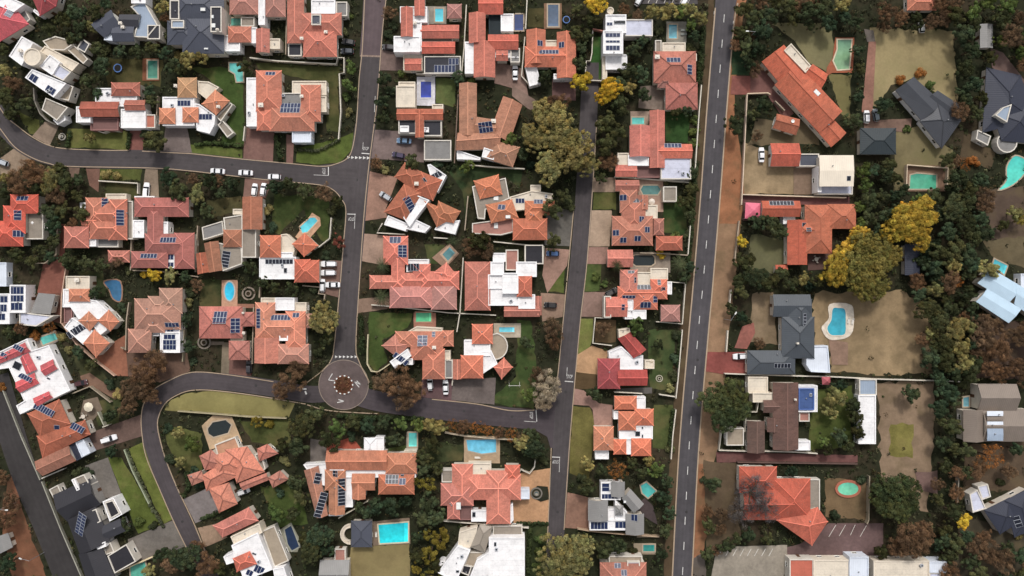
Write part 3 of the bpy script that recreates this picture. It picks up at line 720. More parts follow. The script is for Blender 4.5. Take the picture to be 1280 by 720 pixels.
def roadtext(parent, txt, x, y, z, w, h, rot):
    cu = bpy.data.curves.new('stop_lettering', 'FONT'); cu.body = txt; cu.align_x = 'CENTER'; cu.align_y = 'CENTER'; cu.size = 1
    o = bpy.data.objects.new('stop_lettering', cu); col.objects.link(o)
    me = bpy.data.meshes.new_from_object(o); bpy.data.objects.remove(o)
    xs = [v.co.x for v in me.vertices]; ys = [v.co.y for v in me.vertices]
    for v in me.vertices:
        v.co.x *= w * SC / (max(xs) - min(xs)); v.co.y *= h * SC / (max(ys) - min(ys))
    me.materials.clear(); me.materials.append(M['paint'])
    o = bpy.data.objects.new('stop_lettering', me); col.objects.link(o); o.parent = parent; o.color = lin((220, 218, 214))
    o.location = P(x, y, z + .007); o.rotation_euler = (0, 0, R(rot))
for pr, x, y, z, w, h, rot in [(ROADW, 457, 186, zB, 7.5, 4, 0), (ROADC, 404.5, 214, zC + .006, 7.5, 4, -90), (ROADW, 439, 273.5, zB, 7.5, 4, 180), (ROADF, 712, 471, zF, 7.5, 4.5, 0), (ROADE, 664, 519, zE, 8.5, 4, -90), (ROADF, 694.5, 577, zF, 7.5, 4, 180)]:
    roadtext(pr, 'STOP', x, y, z, w, h, rot)
LOT = [o for o in bpy.data.objects if o.name.startswith('driveway')]
def lot_lines(q, name): 
    mb = MB()
    zz = ZS[0] + .01
    for b in q:
        w = [P(x, y, zz) for x, y in bar(*b)]
        if area(w) < 0: w = w[::-1]
        mb.add([(p.x, p.y, zz) for p in w])
    struct(mb.build(name, M['paint'], color=lin((222, 216, 206))))
lot_lines([(1036, 671, 1045, 656, .6), (1049, 670, 1057, 656, .6), (1063, 669, 1069, 656, .6), (1075, 671, 1083, 657, .6)] + [(898 + 9 * i, 695, 903 + 9 * i, 686, .85) for i in range(8)], 'parking_bay_lines')
lot_lines([(800 + 10 * i, 4, 805 + 10 * i, -8, .7) for i in range(7)], 'parking_bay_lines')

def manhole(parent, x, y, z, c=(52, 50, 50)):
    p = P(x, y, z); mb = MB(); n = 16; mb.add([(p.x + .42 * math.cos(2 * math.pi * i / n), p.y + .42 * math.sin(2 * math.pi * i / n), z + .008) for i in range(n)])
    mb.build('manhole_cover', M['oc'], parent, Vector((0, 0, 0)), lin(c))
for pr, z_, l_ in ((ROADW, zB, [(455, 120), (446, 225), (436, 340), (432, 410)]), (ROADC, zC, [(60, 195), (170, 197), (290, 206)]), (ROADD, zD, [(320, 482), (192, 540), (228, 652)]), (ROADE, zE, [(580, 514), (640, 521)]), (ROADF, zF, [(733, 200), (722, 340), (707, 490), (697, 640)]), (ROADA, zA, [(899, 60), (885, 250), (872, 450), (858, 640)])):
    for x, y in l_: manhole(pr, x, y, z_)
# ------------------------------------------------------------------ the houses, read from the survey photograph
h = house
h('the pink roofed corner house', 'dusty pink tiled house with blue solar panels, cut by the top-left corner', [('hip', 'rose', [(-28, 22), (10, 0), (36, 30), (0, 52)]), ('flat', 'white', [(-5, -12), (31, 5), (17, 15), (-4, 6)], 5.2), ('flat', 'grey', [(18, 14), (30, 10), (38, 24), (31, 30)], 3)], [(12, 16, 8, 12, 20)])
h('the small rose roof house', 'small rose roofed house with white lean-to beside the top-left corner house', [('hip', 'rose', [(38, -8), (76, -14), (70, 8), (50, 20)]), ('flat', 'white', [(41, 14), (43, 11), (51, 17), (48, 20)], 3.4)])
h('the turreted white house', 'sprawling white flat-roofed house with round turret and tan terraces at far left', [
    ('flat', 'white', [(27, 45), (41, 54), (27, 82), (11, 70)], 6.5), ('flat', 'cream', ARC(40, 71, 11, 0, 340, 17), 7.4), ('flat', 'white', [(62, 68), (75, 78), (65, 94), (49, 83)], 5.8), ('flat', 'lavender', [(72, 79), (89, 90), (79, 101), (65, 94)], 5.4),
    ('flat', 'white', [(40, 86), (83, 104), (67, 122), (31, 97)], 6.2), ('flat', 'tan', [(53, 51), (69, 45), (84, 49), (92, 55), (80, 63), (62, 62)], 3.6), ('flat', 'cream', [(56, 57), (99, 79), (90, 89), (50, 64)], 4.2), ('flat', 'stone', [(57, 122), (85, 134), (71, 151), (52, 137)], 4.6),
    ('flat', 'tan', [(76, 102), (92, 108), (86, 126), (68, 122)], 3.8), ('flat', 'white', [(66, 150), (80, 142), (82, 150), (72, 156)], 3.4), ('flat', 'slate', [(103, 48), (112, 55), (106, 66), (96, 60)], 4), ('flat', 'tan', [(92, 56), (103, 66), (110, 74), (104, 80), (84, 62)], 3.0)],
  [(42, 98, 10, 9, 32), (63, 113, 12, 9, 32)], sky=[(63, 95, 10, 7, 32)], chim=[(27, 64, 1.0)])
h('the slate roofed gabled house', 'grey slate house with stepped gables and pale metal roof below the treetops', [
    ('gable', 'slate', [(113, 30), (139, 12), (151, 32), (130, 47)]), ('gable', 'char', [(149, 18), (176, 18), (173, 34), (150, 33)]), ('gable', 'slate', (141, 33, 168, 52)), ('flat', 'pale', [(130, 38), (142, 35), (142, 51), (130, 50)], 3.8),
    ('flat', 'iron', [(163, 8), (180, 1), (197, 31), (184, 47), (167, 46), (174, 20)], 3.9), ('flat', 'char', (184, 31, 200, 49), 4.0), ('flat', 'white', (164, -8, 182, 4), 4.5)], chim=[(152, 30), (155, 35)], wallc=(220, 218, 212))
h('the large dark slate house', 'large blue-grey slate roof with skylights and courtyard beams at the top edge', [
    ('hip', 'slate', (213, -14, 280, 30), 5.2, 18), ('hip', 'slate', (228, 18, 280, 67), 5.2, 18), ('hip', 'slate', (209, 26, 246, 56), 5.0, 16), ('flat', 'char', (263, 8, 277, 40), 8), ('flat', 'char', (212, 0, 224, 24), 6.4), ('flat', 'iron', (214, 25, 230, 35), 6.4)], sky=[(254, 12, 6, 4, 0, 1), (267, 32, 5, 5, 0, 1), (266, 21, 3, 4, 0, 1), (258, 61, 5, 2, 0, 1)], chim=[(273, 38, .7)])
h('the split salmon house', 'salmon tiled house split by a white flat spine, two roofs cut by the top edge', [
    ('hip', 'dusk', (287, -10, 323, 18)), ('hip', 'dusk', (331, -10, 357, 21)), ('flat', 'white', (323, -6, 331, 31), 5.2), ('flat', 'stone', (301, 21, 318, 33), 3), ('hip', 'terra', (285, 33, 314, 53)), ('gable', 'pink', (320, 36, 337, 66)), ('flat', 'white', (280, 44, 300, 64)), ('flat', 'white', (313, 34, 321, 54)), ('flat', 'cream', (336, 48, 350, 61))])
h('the white annexe house', 'broad terracotta house with one bright white annexe roof near the top edge', [
    ('hip', 'terra', (359, -10, 380, 54)), ('hip', 'terra', (376, 16, 427, 44)), ('hip', 'terra', (379, 36, 421, 71)), ('flat', 'white', (389, 0, 419, 17), 4.6), ('flat', 'slate', (389, 18, 401, 31), 6.2), ('flat', 'grey', (420, 2, 434, 20), 3.6), ('flat', 'char', (360, 54, 377, 70), 3.2)], chim=[(378, 49), (408, 41)])
h('the long red ridge house', 'white flat house with one long red tiled ridge and walled front pergola', [
    ('hip', 'terra', (139, 103, 175, 120)), ('flat', 'white', (119, 110, 171, 133)), ('gable', 'brick', (101, 127, 149, 146)), ('flat', 'white', (95, 133, 113, 153)), ('gable', 'terra', (156, 125, 182, 138)), ('flat', 'white', (151, 136, 182, 160)), ('flat', 'terra', (180, 143, 194, 160), 3.2), ('flat', 'mauve', (113, 147, 148, 163), 2.7)])
h('the white house with curved terrace', 'white house with angled terracotta wing and a curved cream terrace', [
    ('hip', 'brown', (222, 97, 246, 122)), ('flat', 'white', (203, 121, 243, 157)), ('hip', 'terra', (199, 135, 219, 155)), ('hip', 'terra', (228, 134, 248, 153)), ('flat', 'white', [(243, 129), (249, 130), (269, 144), (268, 156), (262, 167), (246, 163)]),
    ('hip', 'terra', [(269, 112), (287, 126), (270, 144), (252, 130)]), ('flat', 'cream', [(247, 101), (261, 102), (274, 109), (258, 124), (248, 116)], 3.2), ('flat', 'tan', [(270, 146), (288, 128), (291, 131), (276, 152)], 3.0), ('flat', 'stone', [(272, 156), (278, 150), (292, 166), (284, 172)], 2.4)], [(230, 129, 16, 7), (257, 146, 16, 7)], chim=[(221, 108), (274, 134)])
h('the big terracotta corner house', 'big terracotta hipped house with white side strip on the corner lawn', [
    ('hip', 'terra', (320, 88, 352, 139)), ('hip', 'terra', (376, 106, 401, 152)), ('hip', 'terra', (337, 132, 393, 164)), ('hip', 'terra', (321, 136, 340, 163)), ('flat', 'white', (308, 97, 321, 158)), ('flat', 'grey', (351, 116, 377, 146), 3.6), ('flat', 'cream', (365, 101, 408, 119), 3.1), ('flat', 'pale', (365, 160, 389, 178), 3.6), ('flat', 'cream', (398, 120, 408, 140), 3.4)],
  [(363, 135, 24, 14), (338, 92, 12, 5)], chim=[(378, 121), (327, 132, 1.3)])
h('the terracotta strip house', 'white-walled house with narrow terracotta roof strips and a small pool', [
    ('flat', 'white', (500, 8, 534, 28), 5.2), ('gable', 'terra', (501, 9, 516, 46), 5.6), ('gable', 'terra', (518, -10, 531, 20), 5.6), ('flat', 'white', (515, 18, 527, 64), 5.0), ('flat', 'white', (492, 45, 525, 65), 5.4), ('gable', 'terra', (526, 31, 574, 48)), ('gable', 'brick', (527, 52, 569, 67)), ('flat', 'stone', (527, 47, 566, 53), 3.2),
    ('hip', 'dusk', (559, 5, 577, 23)), ('flat', 'char', (530, 70, 576, 92), 3.4), ('gable', 'terra', (506, 73, 527, 88), 3.4), ('flat', 'cream', (504, 64, 528, 88), 2.9)], [(556, 86, 26, 9), (567, 77, 12, 8)], chim=[(519, 30)])
h('the long terracotta cluster house', 'long terracotta house in overlapping ridges beside a white car on pale drive', [
    ('gable', 'brick', (598, -6, 629, 18)), ('gable', 'terra', (586, 16, 607, 54)), ('gable', 'terra', (592, 52, 619, 97)), ('gable', 'brick', (610, 43, 648, 62)), ('flat', 'white', (581, 52, 593, 92)), ('flat', 'white', (626, 17, 642, 39)), ('gable', 'terra', (620, 63, 635, 76)), ('flat', 'white', (618, 60, 650, 72), 3.4), ('flat', 'grey', (638, 60, 650, 78), 3.6), ('flat', 'teal', (611, 18, 626, 44), 2.6)])
h('the u-shaped terracotta house', 'u-shaped terracotta house with three panel groups behind a white carport', [
    ('hip', 'orange', (656, 58, 719, 84)), ('gable', 'orange', (658, 37, 682, 80)), ('gable', 'orange', (696, 40, 720, 98)), ('flat', 'white', [(656, 82), (671, 83), (676, 104), (662, 108)], 3.2), ('flat', 'cream', (682, 50, 697, 60), 3.0), ('flat', 'white', (692, 92, 715, 99), 3.4)], [(675, 54, 7, 7), (702, 56, 7, 7), (686, 65, 24, 6)])
h('the skylit white townhouse', 'narrow white modern house with rows of panels on its flat roof', [
    ('flat', 'white', (757, 18, 783, 41), 6), ('flat', 'white', (754, 38, 779, 67), 6.2), ('flat', 'lavender', (781, 24, 816, 45), 4.2), ('flat', 'white', (757, 68, 784, 87), 3.6), ('flat', 'cream', (753, 67, 759, 99), 3.2), ('flat', 'cream', ARC(763, 13, 4.5, 0, 330, 11), 5.2), ('flat', 'mauve', (759, 63, 778, 69), 4.4)], [(766, 44, 18, 5), (766, 52, 17, 3), (766, 60, 17, 6), (762, 30, 7, 4)], sky=[(775, 28, 15, 4), (782, 90, 10, 3)])
h('the stacked pink hip house', 'salmon hipped house above a smaller pinker hipped roof by the avenue', [
    ('hip', 'salmon', (817, 64, 870, 104)), ('hip', 'pink', (832, 103, 872, 137)), ('flat', 'cream', (828, 53, 857, 65), 3.6), ('flat', 'stone', (819, 50, 827, 66), 2.4), ('flat', 'cream', (866, 67, 871, 76), 4), ('hip', 'dusk', (822, 96, 840, 110), 3.8)], [(842, 75, 17, 7), (862, 87, 7, 12)], rc=.72, chim=[(821, 72, 1.2)])
h('the cream house with navy pool', 'cream flat and terracotta T-roof house behind a navy rectangular pool', [
    ('flat', 'cream', (495, 107, 519, 134)), ('gable', 'brick', (496, 136, 554, 150)), ('gable', 'brick', (519, 138, 530, 172), 4.6), ('flat', 'char', (498, 149, 520, 167), 3.6), ('flat', 'char', (529, 150, 552, 170), 3.6), ('flat', 'grey', (530, 175, 564, 200), 3.0), ('flat', 'white', (500, 157, 511, 165), 4.3), ('flat', 'cream', (540, 130, 554, 138), 3.6), ('flat', 'cream', (498, 102, 519, 108), 3.2), ('flat', 'white', (529, 159, 536, 165), 4.3)])
h('the brown courtyard house', 'brown tiled house folded around a green court with ten blue panels', [
    ('gable', 'brown', (574, 104, 596, 170)), ('gable', 'brown', [(629, 120), (653, 131), (637, 178), (612, 166)]), ('gable', 'brown', [(572, 166), (628, 160), (624, 186), (570, 188)]), ('gable', 'brown', [(596, 146), (622, 150), (618, 172), (592, 168)], 4.4), ('hip', 'brown', [(620, 176), (650, 184), (641, 209), (606, 198)]), ('flat', 'white', [(571, 187), (601, 197), (600, 200), (571, 199)], 3.4), ('flat', 'white', [(605, 184), (620, 189), (617, 200), (602, 196)], 4.6)], [(607, 159, 17, 13, -10)], rot=0, chim=[(617, 152, 1.2)])
h('the cross-roofed terracotta house', 'terracotta house of three crossing gables with pale screed decks by a wall', [
    ('gable', 'terra', (812, 138, 831, 210)), ('gable', 'salmon', (787, 157, 813, 196)), ('gable', 'orange', (822, 180, 865, 198)), ('flat', 'white', (785, 194, 811, 207)), ('flat', 'cream', (772, 191, 786, 207), 3.4), ('gable', 'terra', (769, 206, 796, 221), 3.6), ('flat', 'lavender', (826, 197, 864, 224)), ('flat', 'mauve', (796, 208, 828, 222), 2.7)], [(841, 182, 21, 6)])
h('the rambling salmon pool house', 'rambling salmon house with scattered panel pairs and an oval teal pool', [
    ('gable', 'pink', (769, 225, 799, 239)), ('hip', 'salmon', (775, 236, 797, 266)), ('hip', 'salmon', (765, 270, 816, 307)), ('hip', 'salmon', (777, 248, 807, 290)), ('flat', 'cream', (806, 256, 822, 273)), ('hip', 'pink', (817, 273, 830, 294)), ('hip', 'brick', (820, 295, 853, 313)), ('gable', 'salmon', (796, 244, 810, 262)), ('flat', 'stone', (829, 233, 846, 252), 2.8)],
  [(779, 247, 9, 7), (795, 250, 8, 7, 0, 1), (770, 291, 8, 7), (779, 300, 8, 7), (797, 298, 8, 7), (809, 287, 7, 7), (802, 274, 7, 7)])
h('the patchwork orange house', 'patchwork of orange roofs and white decks with many small panels by the avenue', [
    ('gable', 'salmon', (759, 312, 791, 334)), ('hip', 'salmon', (775, 337, 797, 372)), ('hip', 'orange', (772, 358, 834, 374)), ('gable', 'salmon', (757, 371, 784, 396)), ('flat', 'tan', (755, 370, 764, 397), 4.5), ('hip', 'orange', (792, 362, 822, 387)), ('hip', 'orange', (813, 349, 834, 368)), ('flat', 'white', (781, 374, 792, 397)), ('flat', 'white', (781, 387, 808, 399), 4.0),
    ('hip', 'dusk', (826, 381, 850, 402), 3.4), ('flat', 'cream', (795, 340, 814, 356), 3.4), ('flat', 'cream', (813, 335, 835, 350), 3.6), ('flat', 'white', (834, 352, 840, 368), 3.4)], [(789, 340, 8, 4, 0, 1), (794, 350, 3, 7, 0, 1), (805, 359, 17, 6, 0, 1), (824, 353, 4, 7, 0, 1), (829, 361, 6, 4, 0, 1), (786, 371, 16, 4), (819, 374, 6, 8), (779, 384, 4, 8), (807, 381, 13, 8)])
h('the crimson roofed white house', 'white house with three crimson gable roofs in a star shape', [
    ('gable', 'red', [(788, 415), (808, 437), (792, 448), (772, 423)]), ('flat', 'white', [(761, 440), (777, 433), (792, 447), (804, 444), (804, 463), (774, 462), (774, 453), (762, 451)]), ('hip', 'rose', (747, 448, 775, 486)), ('gable', 'red', (772, 462, 809, 482)), ('flat', 'cream', [(773, 412), (787, 410), (788, 416), (774, 424)], 3.6), ('flat', 'cream', (806, 450, 818, 461), 2.6)], wallc=(226, 222, 216))
h('the terracotta and white block house', 'terracotta and white stepped block house with separate brown garage roof', [
    ('hip', 'brick', (768, 495, 796, 512)), ('flat', 'white', (794, 496, 807, 513)), ('hip', 'brick', (773, 514, 795, 538)), ('hip', 'brick', (793, 511, 817, 532)), ('flat', 'white', (774, 532, 816, 549)), ('hip', 'brick', (767, 549, 783, 568)), ('hip', 'brick', (789, 548, 814, 570)), ('flat', 'white', (781, 548, 790, 568)), ('hip', 'terra', (742, 533, 767, 563)), ('flat', 'white', (744, 562, 761, 574), 2.8), ('flat', 'white', (767, 514, 774, 524), 3.2)], sky=[(803, 534, 2, 4), (803, 545, 2, 4), (797, 542, 6, 6)])
h('the grey solar house', 'cluster of pale grey gables bordered by blue solar strips', [
    ('gable', 'grey', (764, 602, 781, 621)), ('gable', 'grey', (735, 625, 760, 651)), ('gable', 'grey', [(788, 611), (805, 630), (792, 641), (777, 623)]), ('gable', 'grey', (782, 642, 805, 668)), ('flat', 'white', [(769, 625), (784, 640), (784, 651), (769, 651)]), ('flat', 'white', (751, 603, 776, 625), 3.7), ('flat', 'white', (737, 650, 784, 663), 3.6), ('flat', 'white', (760, 636, 769, 658), 2.8), ('hip', 'grey', (769, 632, 779, 644), 4.6)], [(757, 609, 9, 10), (762, 621, 20, 7), (749, 657, 21, 9), (776, 656, 14, 8), (793, 647, 8, 8)], sky=[(781, 627, 3, 3, 0, 1)])
h('the clipped salmon house', 'salmon roof with tan terrace cut by the bottom edge beside the avenue', [('hip', 'salmon', (750, 703, 808, 740)), ('flat', 'tan', (761, 695, 803, 705), 3.6), ('flat', 'lavender', (784, 702, 800, 716), 4.6)], [(772, 707, 8, 6), (780, 716, 7, 7)])
h('the bright red-orange house', 'bright red-orange roofed house with grey deck at the left edge', [('hip', 'hot', (13, 243, 48, 267)), ('hip', 'hot', (4, 257, 32, 292)), ('hip', 'hot', (-8, 276, 29, 308)), ('flat', 'stone', (29, 265, 54, 299), 2.8)], [(28, 248, 14, 6, 0), (22, 269, 8, 12), (23, 292, 12, 8)])
h('the yellow-ridged terracotta house', 'terracotta house with pale yellow ridges and a detached pyramid garage', [('hip', 'terra', (107, 247, 133, 282)), ('hip', 'terra', (110, 254, 158, 282)), ('hip', 'terra', (136, 249, 159, 300)), ('hip', 'terra', (112, 272, 158, 299)), ('gable', 'terra', (102, 270, 122, 282)), ('hip', 'pink', (80, 283, 111, 310)), ('flat', 'white', (108, 290, 120, 308)), ('flat', 'stone', (157, 251, 166, 299), 3.4), ('flat', 'cream', (132, 242, 158, 252), 2.8), ('hip', 'pink', (135, 313, 162, 328), 3.2), ('flat', 'grey', (120, 298, 148, 309), 2.6), ('flat', 'white', (100, 253, 107, 260), 3)], [(150, 272, 9, 19), (131, 254, 7, 12)], rc=1.3)
h('the pink h-plan house', 'pink tiled house with h-shaped ridges, white slots and three panel groups', [('hip', 'pink', (168, 247, 236, 271)), ('hip', 'pink', (184, 258, 204, 316)), ('hip', 'pink', (181, 292, 240, 318)), ('hip', 'pink', (218, 291, 243, 336)), ('hip', 'pink', (164, 314, 210, 335)), ('flat', 'white', (166, 275, 180, 297)), ('flat', 'white', (203, 277, 210, 296)), ('flat', 'white', (206, 316, 220, 335)), ('flat', 'white', (168, 245, 193, 250), 3.4)], [(210, 300, 19, 7), (186, 320, 20, 6), (213, 321, 8, 7), (213, 331, 8, 6)])
h('the fanned grey and terracotta house', 'fan of terracotta gables and grey decks edged with white parapets', [('gable', 'terra', (303, 246, 328, 287)), ('flat', 'stone', [(279, 272), (303, 268), (303, 288), (281, 288)]), ('hip', 'terra', (279, 287, 302, 309)), ('flat', 'stone', (302, 286, 320, 322)), ('flat', 'stone', [(271, 303), (302, 309), (303, 330), (278, 339)]), ('gable', 'terra', [(255, 304), (273, 301), (278, 338), (261, 341)]), ('gable', 'brick', [(245, 317), (257, 315), (262, 340), (247, 343)]), ('flat', 'grey', [(252, 284), (278, 276), (280, 292), (254, 300)], 2.7), ('flat', 'cream', (291, 261, 304, 268), 3)], [(282, 324, 10, 20, 10, 1)])
h('the octagon roof house', 'white house with an octagonal terracotta roof beside a tilted turquoise pool', [('hip', 'orange', (325, 294, 351, 322)), ('hip', 'orange', [(365, 305), (381, 291), (398, 307), (380, 321)]), ('hip', 'brick', (368, 325, 399, 353)), ('flat', 'white', (324, 321, 370, 349)), ('flat', 'cream', [(351, 293), (358, 292), (368, 301), (368, 314), (366, 322), (351, 322)], 3.2), ('hip', 'brick', (368, 324, 388, 346), 4.4), ('flat', 'white', (348, 315, 366, 323), 3.7)], [(349, 327, 34, 6, 0, 1)], sky=[(357, 338, 4, 6)])
h('the panelled white house', 'white flat house carpeted with blue panels at the left edge', [('flat', 'white', (12, 356, 32, 391), 5), ('flat', 'white', (-8, 367, 12, 405), 4.8), ('shed', 'grey', [(48, 366), (69, 368), (63, 393), (38, 391)], 3.6, 8), ('flat', 'lavender', [(24, 390), (67, 395), (45, 408), (24, 406)], 4.2), ('flat', 'pale', (-8, 328, 8, 358), 3)], [(21, 363, 17, 9), (21, 373, 17, 8), (21, 383, 14, 9), (3, 374, 13, 8), (3, 385, 11, 9), (2, 396, 9, 8)])
h('the white house with diamond roofs', 'white house with three diamond-set terracotta pyramids and a dark panel strip', [('flat', 'cream', (82, 345, 112, 363)), ('hip', 'terra', (86, 361, 112, 377)), ('flat', 'white', [(79, 361), (87, 361), (88, 376), (112, 374), (121, 376), (136, 390), (125, 399), (98, 399), (88, 384), (78, 384)]), ('hip', 'terra', [(111, 389), (123, 401), (112, 414), (98, 401)]), ('hip', 'terra', [(136, 387), (149, 402), (138, 414), (122, 401)]), ('hip', 'terra', [(118, 412), (137, 429), (120, 447), (104, 429)]), ('flat', 'white', [(90, 397), (116, 414), (104, 431), (80, 409)]), ('flat', 'white', [(116, 406), (126, 400), (134, 412), (124, 420)], 3.6), ('flat', 'mauve', (80, 384, 90, 404), 3)], [(96, 413, 25, 9, -33, 1)], chim=[(98, 350, 1.2)])
h('the faded pink villa', 'faded pink many-hipped villa with white solar block on its right', [('hip', 'dusk', (199, 360, 228, 392)), ('hip', 'dusk', (185, 370, 213, 392)), ('hip', 'dusk', (168, 373, 226, 412)), ('hip', 'dusk', [(160, 411), (190, 411), (188, 441), (160, 441)]), ('hip', 'dusk', (180, 398, 206, 416)), ('flat', 'lavender', (204, 400, 225, 416)), ('flat', 'white', (200, 415, 225, 441), 4.1), ('flat', 'white', (185, 414, 199, 420), 3)], [(215, 406, 17, 6), (213, 413, 8, 4), (212, 431, 16, 12), (212, 421, 14, 6)], rc=1.2)
h('the ring garden house', 'pink hipped house with two blue panel groups near a circular garden', [('hip', 'pink', (249, 383, 303, 423)), ('hip', 'pink', (301, 390, 318, 408)), ('hip', 'pink', (286, 426, 312, 450)), ('flat', 'cream', (288, 418, 304, 426), 3)], [(275, 397, 16, 16), (294, 407, 11, 18)], rc=.75, chim=[(305, 416), (305, 391, .6)])
h('the roundabout salmon house', 'salmon house with white terrace canopy and panels along three edges', [('hip', 'salmon', (319, 378, 344, 424)), ('hip', 'salmon', (320, 392, 382, 424)), ('hip', 'salmon', (357, 389, 382, 438)), ('gable', 'pink', (318, 422, 349, 454)), ('hip', 'dusk', (347, 430, 386, 455)), ('flat', 'white', (344, 372, 368, 388)), ('flat', 'cream', (326, 372, 344, 382), 3.2), ('flat', 'cream', (368, 378, 383, 392), 3.2), ('flat', 'white', (349, 414, 360, 426), 4.6), ('hip', 'dusk', (381, 392, 393, 410), 3)], [(323, 398, 6, 24), (351, 397, 24, 7), (370, 394, 8, 6)])
h('the orange and white angled house', 'angled orange house with sawtooth white roof edge and panel strips', [('hip', 'brick', [(493, 221), (506, 203), (531, 217), (518, 238)]), ('hip', 'brick', [(526, 214), (553, 225), (541, 251), (517, 240)]), ('hip', 'brick', [(505, 230), (530, 240), (508, 276), (480, 265)]), ('hip', 'orange', [(530, 251), (548, 258), (560, 276), (546, 284), (521, 266)][:4]), ('hip', 'orange', [(548, 251), (576, 264), (567, 279), (543, 275)]), ('flat', 'white', [(519, 243), (537, 250), (523, 268), (512, 284), (504, 272)], 4.6), ('flat', 'white', [(485, 269), (511, 280), (507, 289), (480, 281)], 3.6), ('flat', 'white', [(513, 271), (538, 283), (531, 291), (507, 286)], 3.8), ('flat', 'white', [(548, 279), (575, 275), (569, 293), (543, 287)], 3.8), ('flat', 'white', [(534, 206), (538, 205), (558, 219), (547, 240), (543, 238)], 3.9)], [(544, 220, 17, 7, -28, 1), (513, 257, 24, 9, 58)], sky=[(531, 225, 3, 6, -35)], chim=[(521, 230, 1.1)])
h('the orange pavilions house', 'orange pavilion roofs scattered on tan terraces above a grey garage court', [('flat', 'stone', [(590, 233), (632, 222), (637, 248), (607, 262), (606, 274), (597, 273)], 3.9), ('hip', 'orange', [(592, 226), (623, 218), (628, 243), (600, 249)]), ('hip', 'orange', [(607, 256), (640, 249), (648, 272), (614, 279)]), ('flat', 'cream', [(637, 246), (665, 238), (691, 242), (691, 258), (638, 264)], 3.6), ('hip', 'orange', (656, 251, 693, 269)), ('hip', 'orange', (657, 260, 678, 279)), ('hip', 'brick', (641, 273, 684, 300)), ('flat', 'dusk', [(590, 279), (641, 272), (642, 290), (626, 294), (590, 292)], 3.0), ('flat', 'cream', (663, 231, 676, 241), 3)], [(627, 259, 9, 7, 10), (650, 251, 11, 6), (673, 252, 11, 6)], sky=[(635, 271, 6, 4, 0, 1), (620, 282, 5, 7, 0, 1), (620, 248, 6, 5, 0, 1)])
h('the sprawling salmon tiled house', 'sprawling salmon house with pale ridges in a chain and a white pergola', [('hip', 'terra', (479, 295, 510, 331)), ('hip', 'terra', (462, 344, 506, 361)), ('hip', 'terra', (489, 316, 506, 362)), ('hip', 'terra', (498, 341, 537, 360)), ('hip', 'terra', (524, 339, 574, 362)), ('hip', 'terra', [(541, 341), (558, 328), (573, 346), (560, 359)]), ('hip', 'dusk', (487, 356, 541, 385)), ('hip', 'dusk', (539, 354, 571, 387)), ('flat', 'white', (508, 324, 536, 340), 3.4), ('hip', 'terra', (516, 330, 538, 352))], [(494, 300, 14, 9), (503, 314, 11, 15), (517, 334, 16, 9, 0, 1)], rc=1.22)
h('the white-topped pink house', 'pink roofed house with a patchwork of bright white flat roofs', [('hip', 'pink', (581, 327, 613, 388)), ('flat', 'white', (616, 316, 632, 327), 3.6), ('flat', 'white', (613, 327, 630, 344), 5.0), ('flat', 'white', (610, 343, 629, 361), 4.6), ('flat', 'white', (628, 341, 648, 367), 5.6), ('flat', 'white', (610, 360, 649, 382), 4.4), ('flat', 'white', (645, 327, 671, 346), 4.8), ('flat', 'white', (648, 368, 669, 386), 4.5), ('hip', 'brick', (646, 345, 665, 371), 5.0), ('gable', 'pink', (630, 381, 675, 396), 3.6), ('gable', 'pink', (668, 370, 677, 394), 3.5), ('flat', 'black', (656, 306, 679, 330), 2.6), ('flat', 'dusk', (632, 312, 648, 338), 2.6)])
h('the curved-wall salmon villa', 'salmon villa with a white angled solar bay beside the curved garden wall', [('hip', 'terra', (513, 414, 554, 450)), ('hip', 'terra', (528, 436, 556, 474)), ('hip', 'terra', (553, 413, 567, 433)), ('hip', 'pink', [(477, 432), (494, 418), (513, 430), (497, 447)]), ('hip', 'terra', (494, 414, 516, 434)), ('flat', 'white', [(487, 452), (509, 436), (514, 445), (494, 461)], 5.6), ('flat', 'white', (504, 448, 516, 456), 4.6), ('flat', 'cream', [(510, 414), (520, 408), (553, 410), (553, 416), (513, 417)], 3.2), ('flat', 'cream', (553, 438, 563, 450), 2.8)], [(501, 448.5, 20, 7, 36), (528, 426, 12, 14), (542, 418, 4, 7)], chim=[(543, 434, 1.0)], rc=1.2)
h('the twin pyramid orange house', 'twin orange pyramids joined by a white roof, with a round tan terrace', [('flat', 'tan', ARC(618, 433, 17, -80, 80, 10) + [(604, 448), (604, 422)], 2.9), ('hip', 'orange', (590, 405, 616, 430)), ('flat', 'white', (580, 425, 613, 445)), ('flat', 'white', [(600, 440), (614, 438), (622, 455), (604, 467)], 3.7), ('hip', 'orange', (576, 444, 604, 473)), ('gable', 'terra', (566, 449, 578, 474), 3.4), ('hip', 'terra', [(617, 459), (630, 447), (641, 459), (627, 474)], 3.6), ('flat', 'grey', (556, 450, 566, 473), 2.6)], rc=1.2)
h('the crimson strip block', 'tilted white block house with five crimson gable strips and blue panels', [('flat', 'white', [(-4, 441), (34, 423), (40, 438), (61, 431), (88, 488), (25, 518), (20, 507), (30, 501), (11, 460), (-4, 462)], 3.6), ('gable', 'rose', [(-5, 446), (31, 428), (38, 439), (-4, 456)], 3.9), ('gable', 'rose', [(25, 448), (35, 441), (46, 462), (33, 468)], 3.9), ('gable', 'rose', [(50, 457), (66, 449), (72, 461), (56, 470)], 3.9), ('gable', 'rose', [(19, 478), (43, 466), (49, 479), (25, 491)], 3.9), ('gable', 'rose', [(41, 498), (61, 489), (66, 497), (47, 508)], 3.9)], [(23, 435, 16, 6, 26), (32, 472, 22, 6, 25), (5, 444, 10, 5, 26)], sky=[(61, 473, 4, 2, 25), (22, 457, 10, 9, 25)])
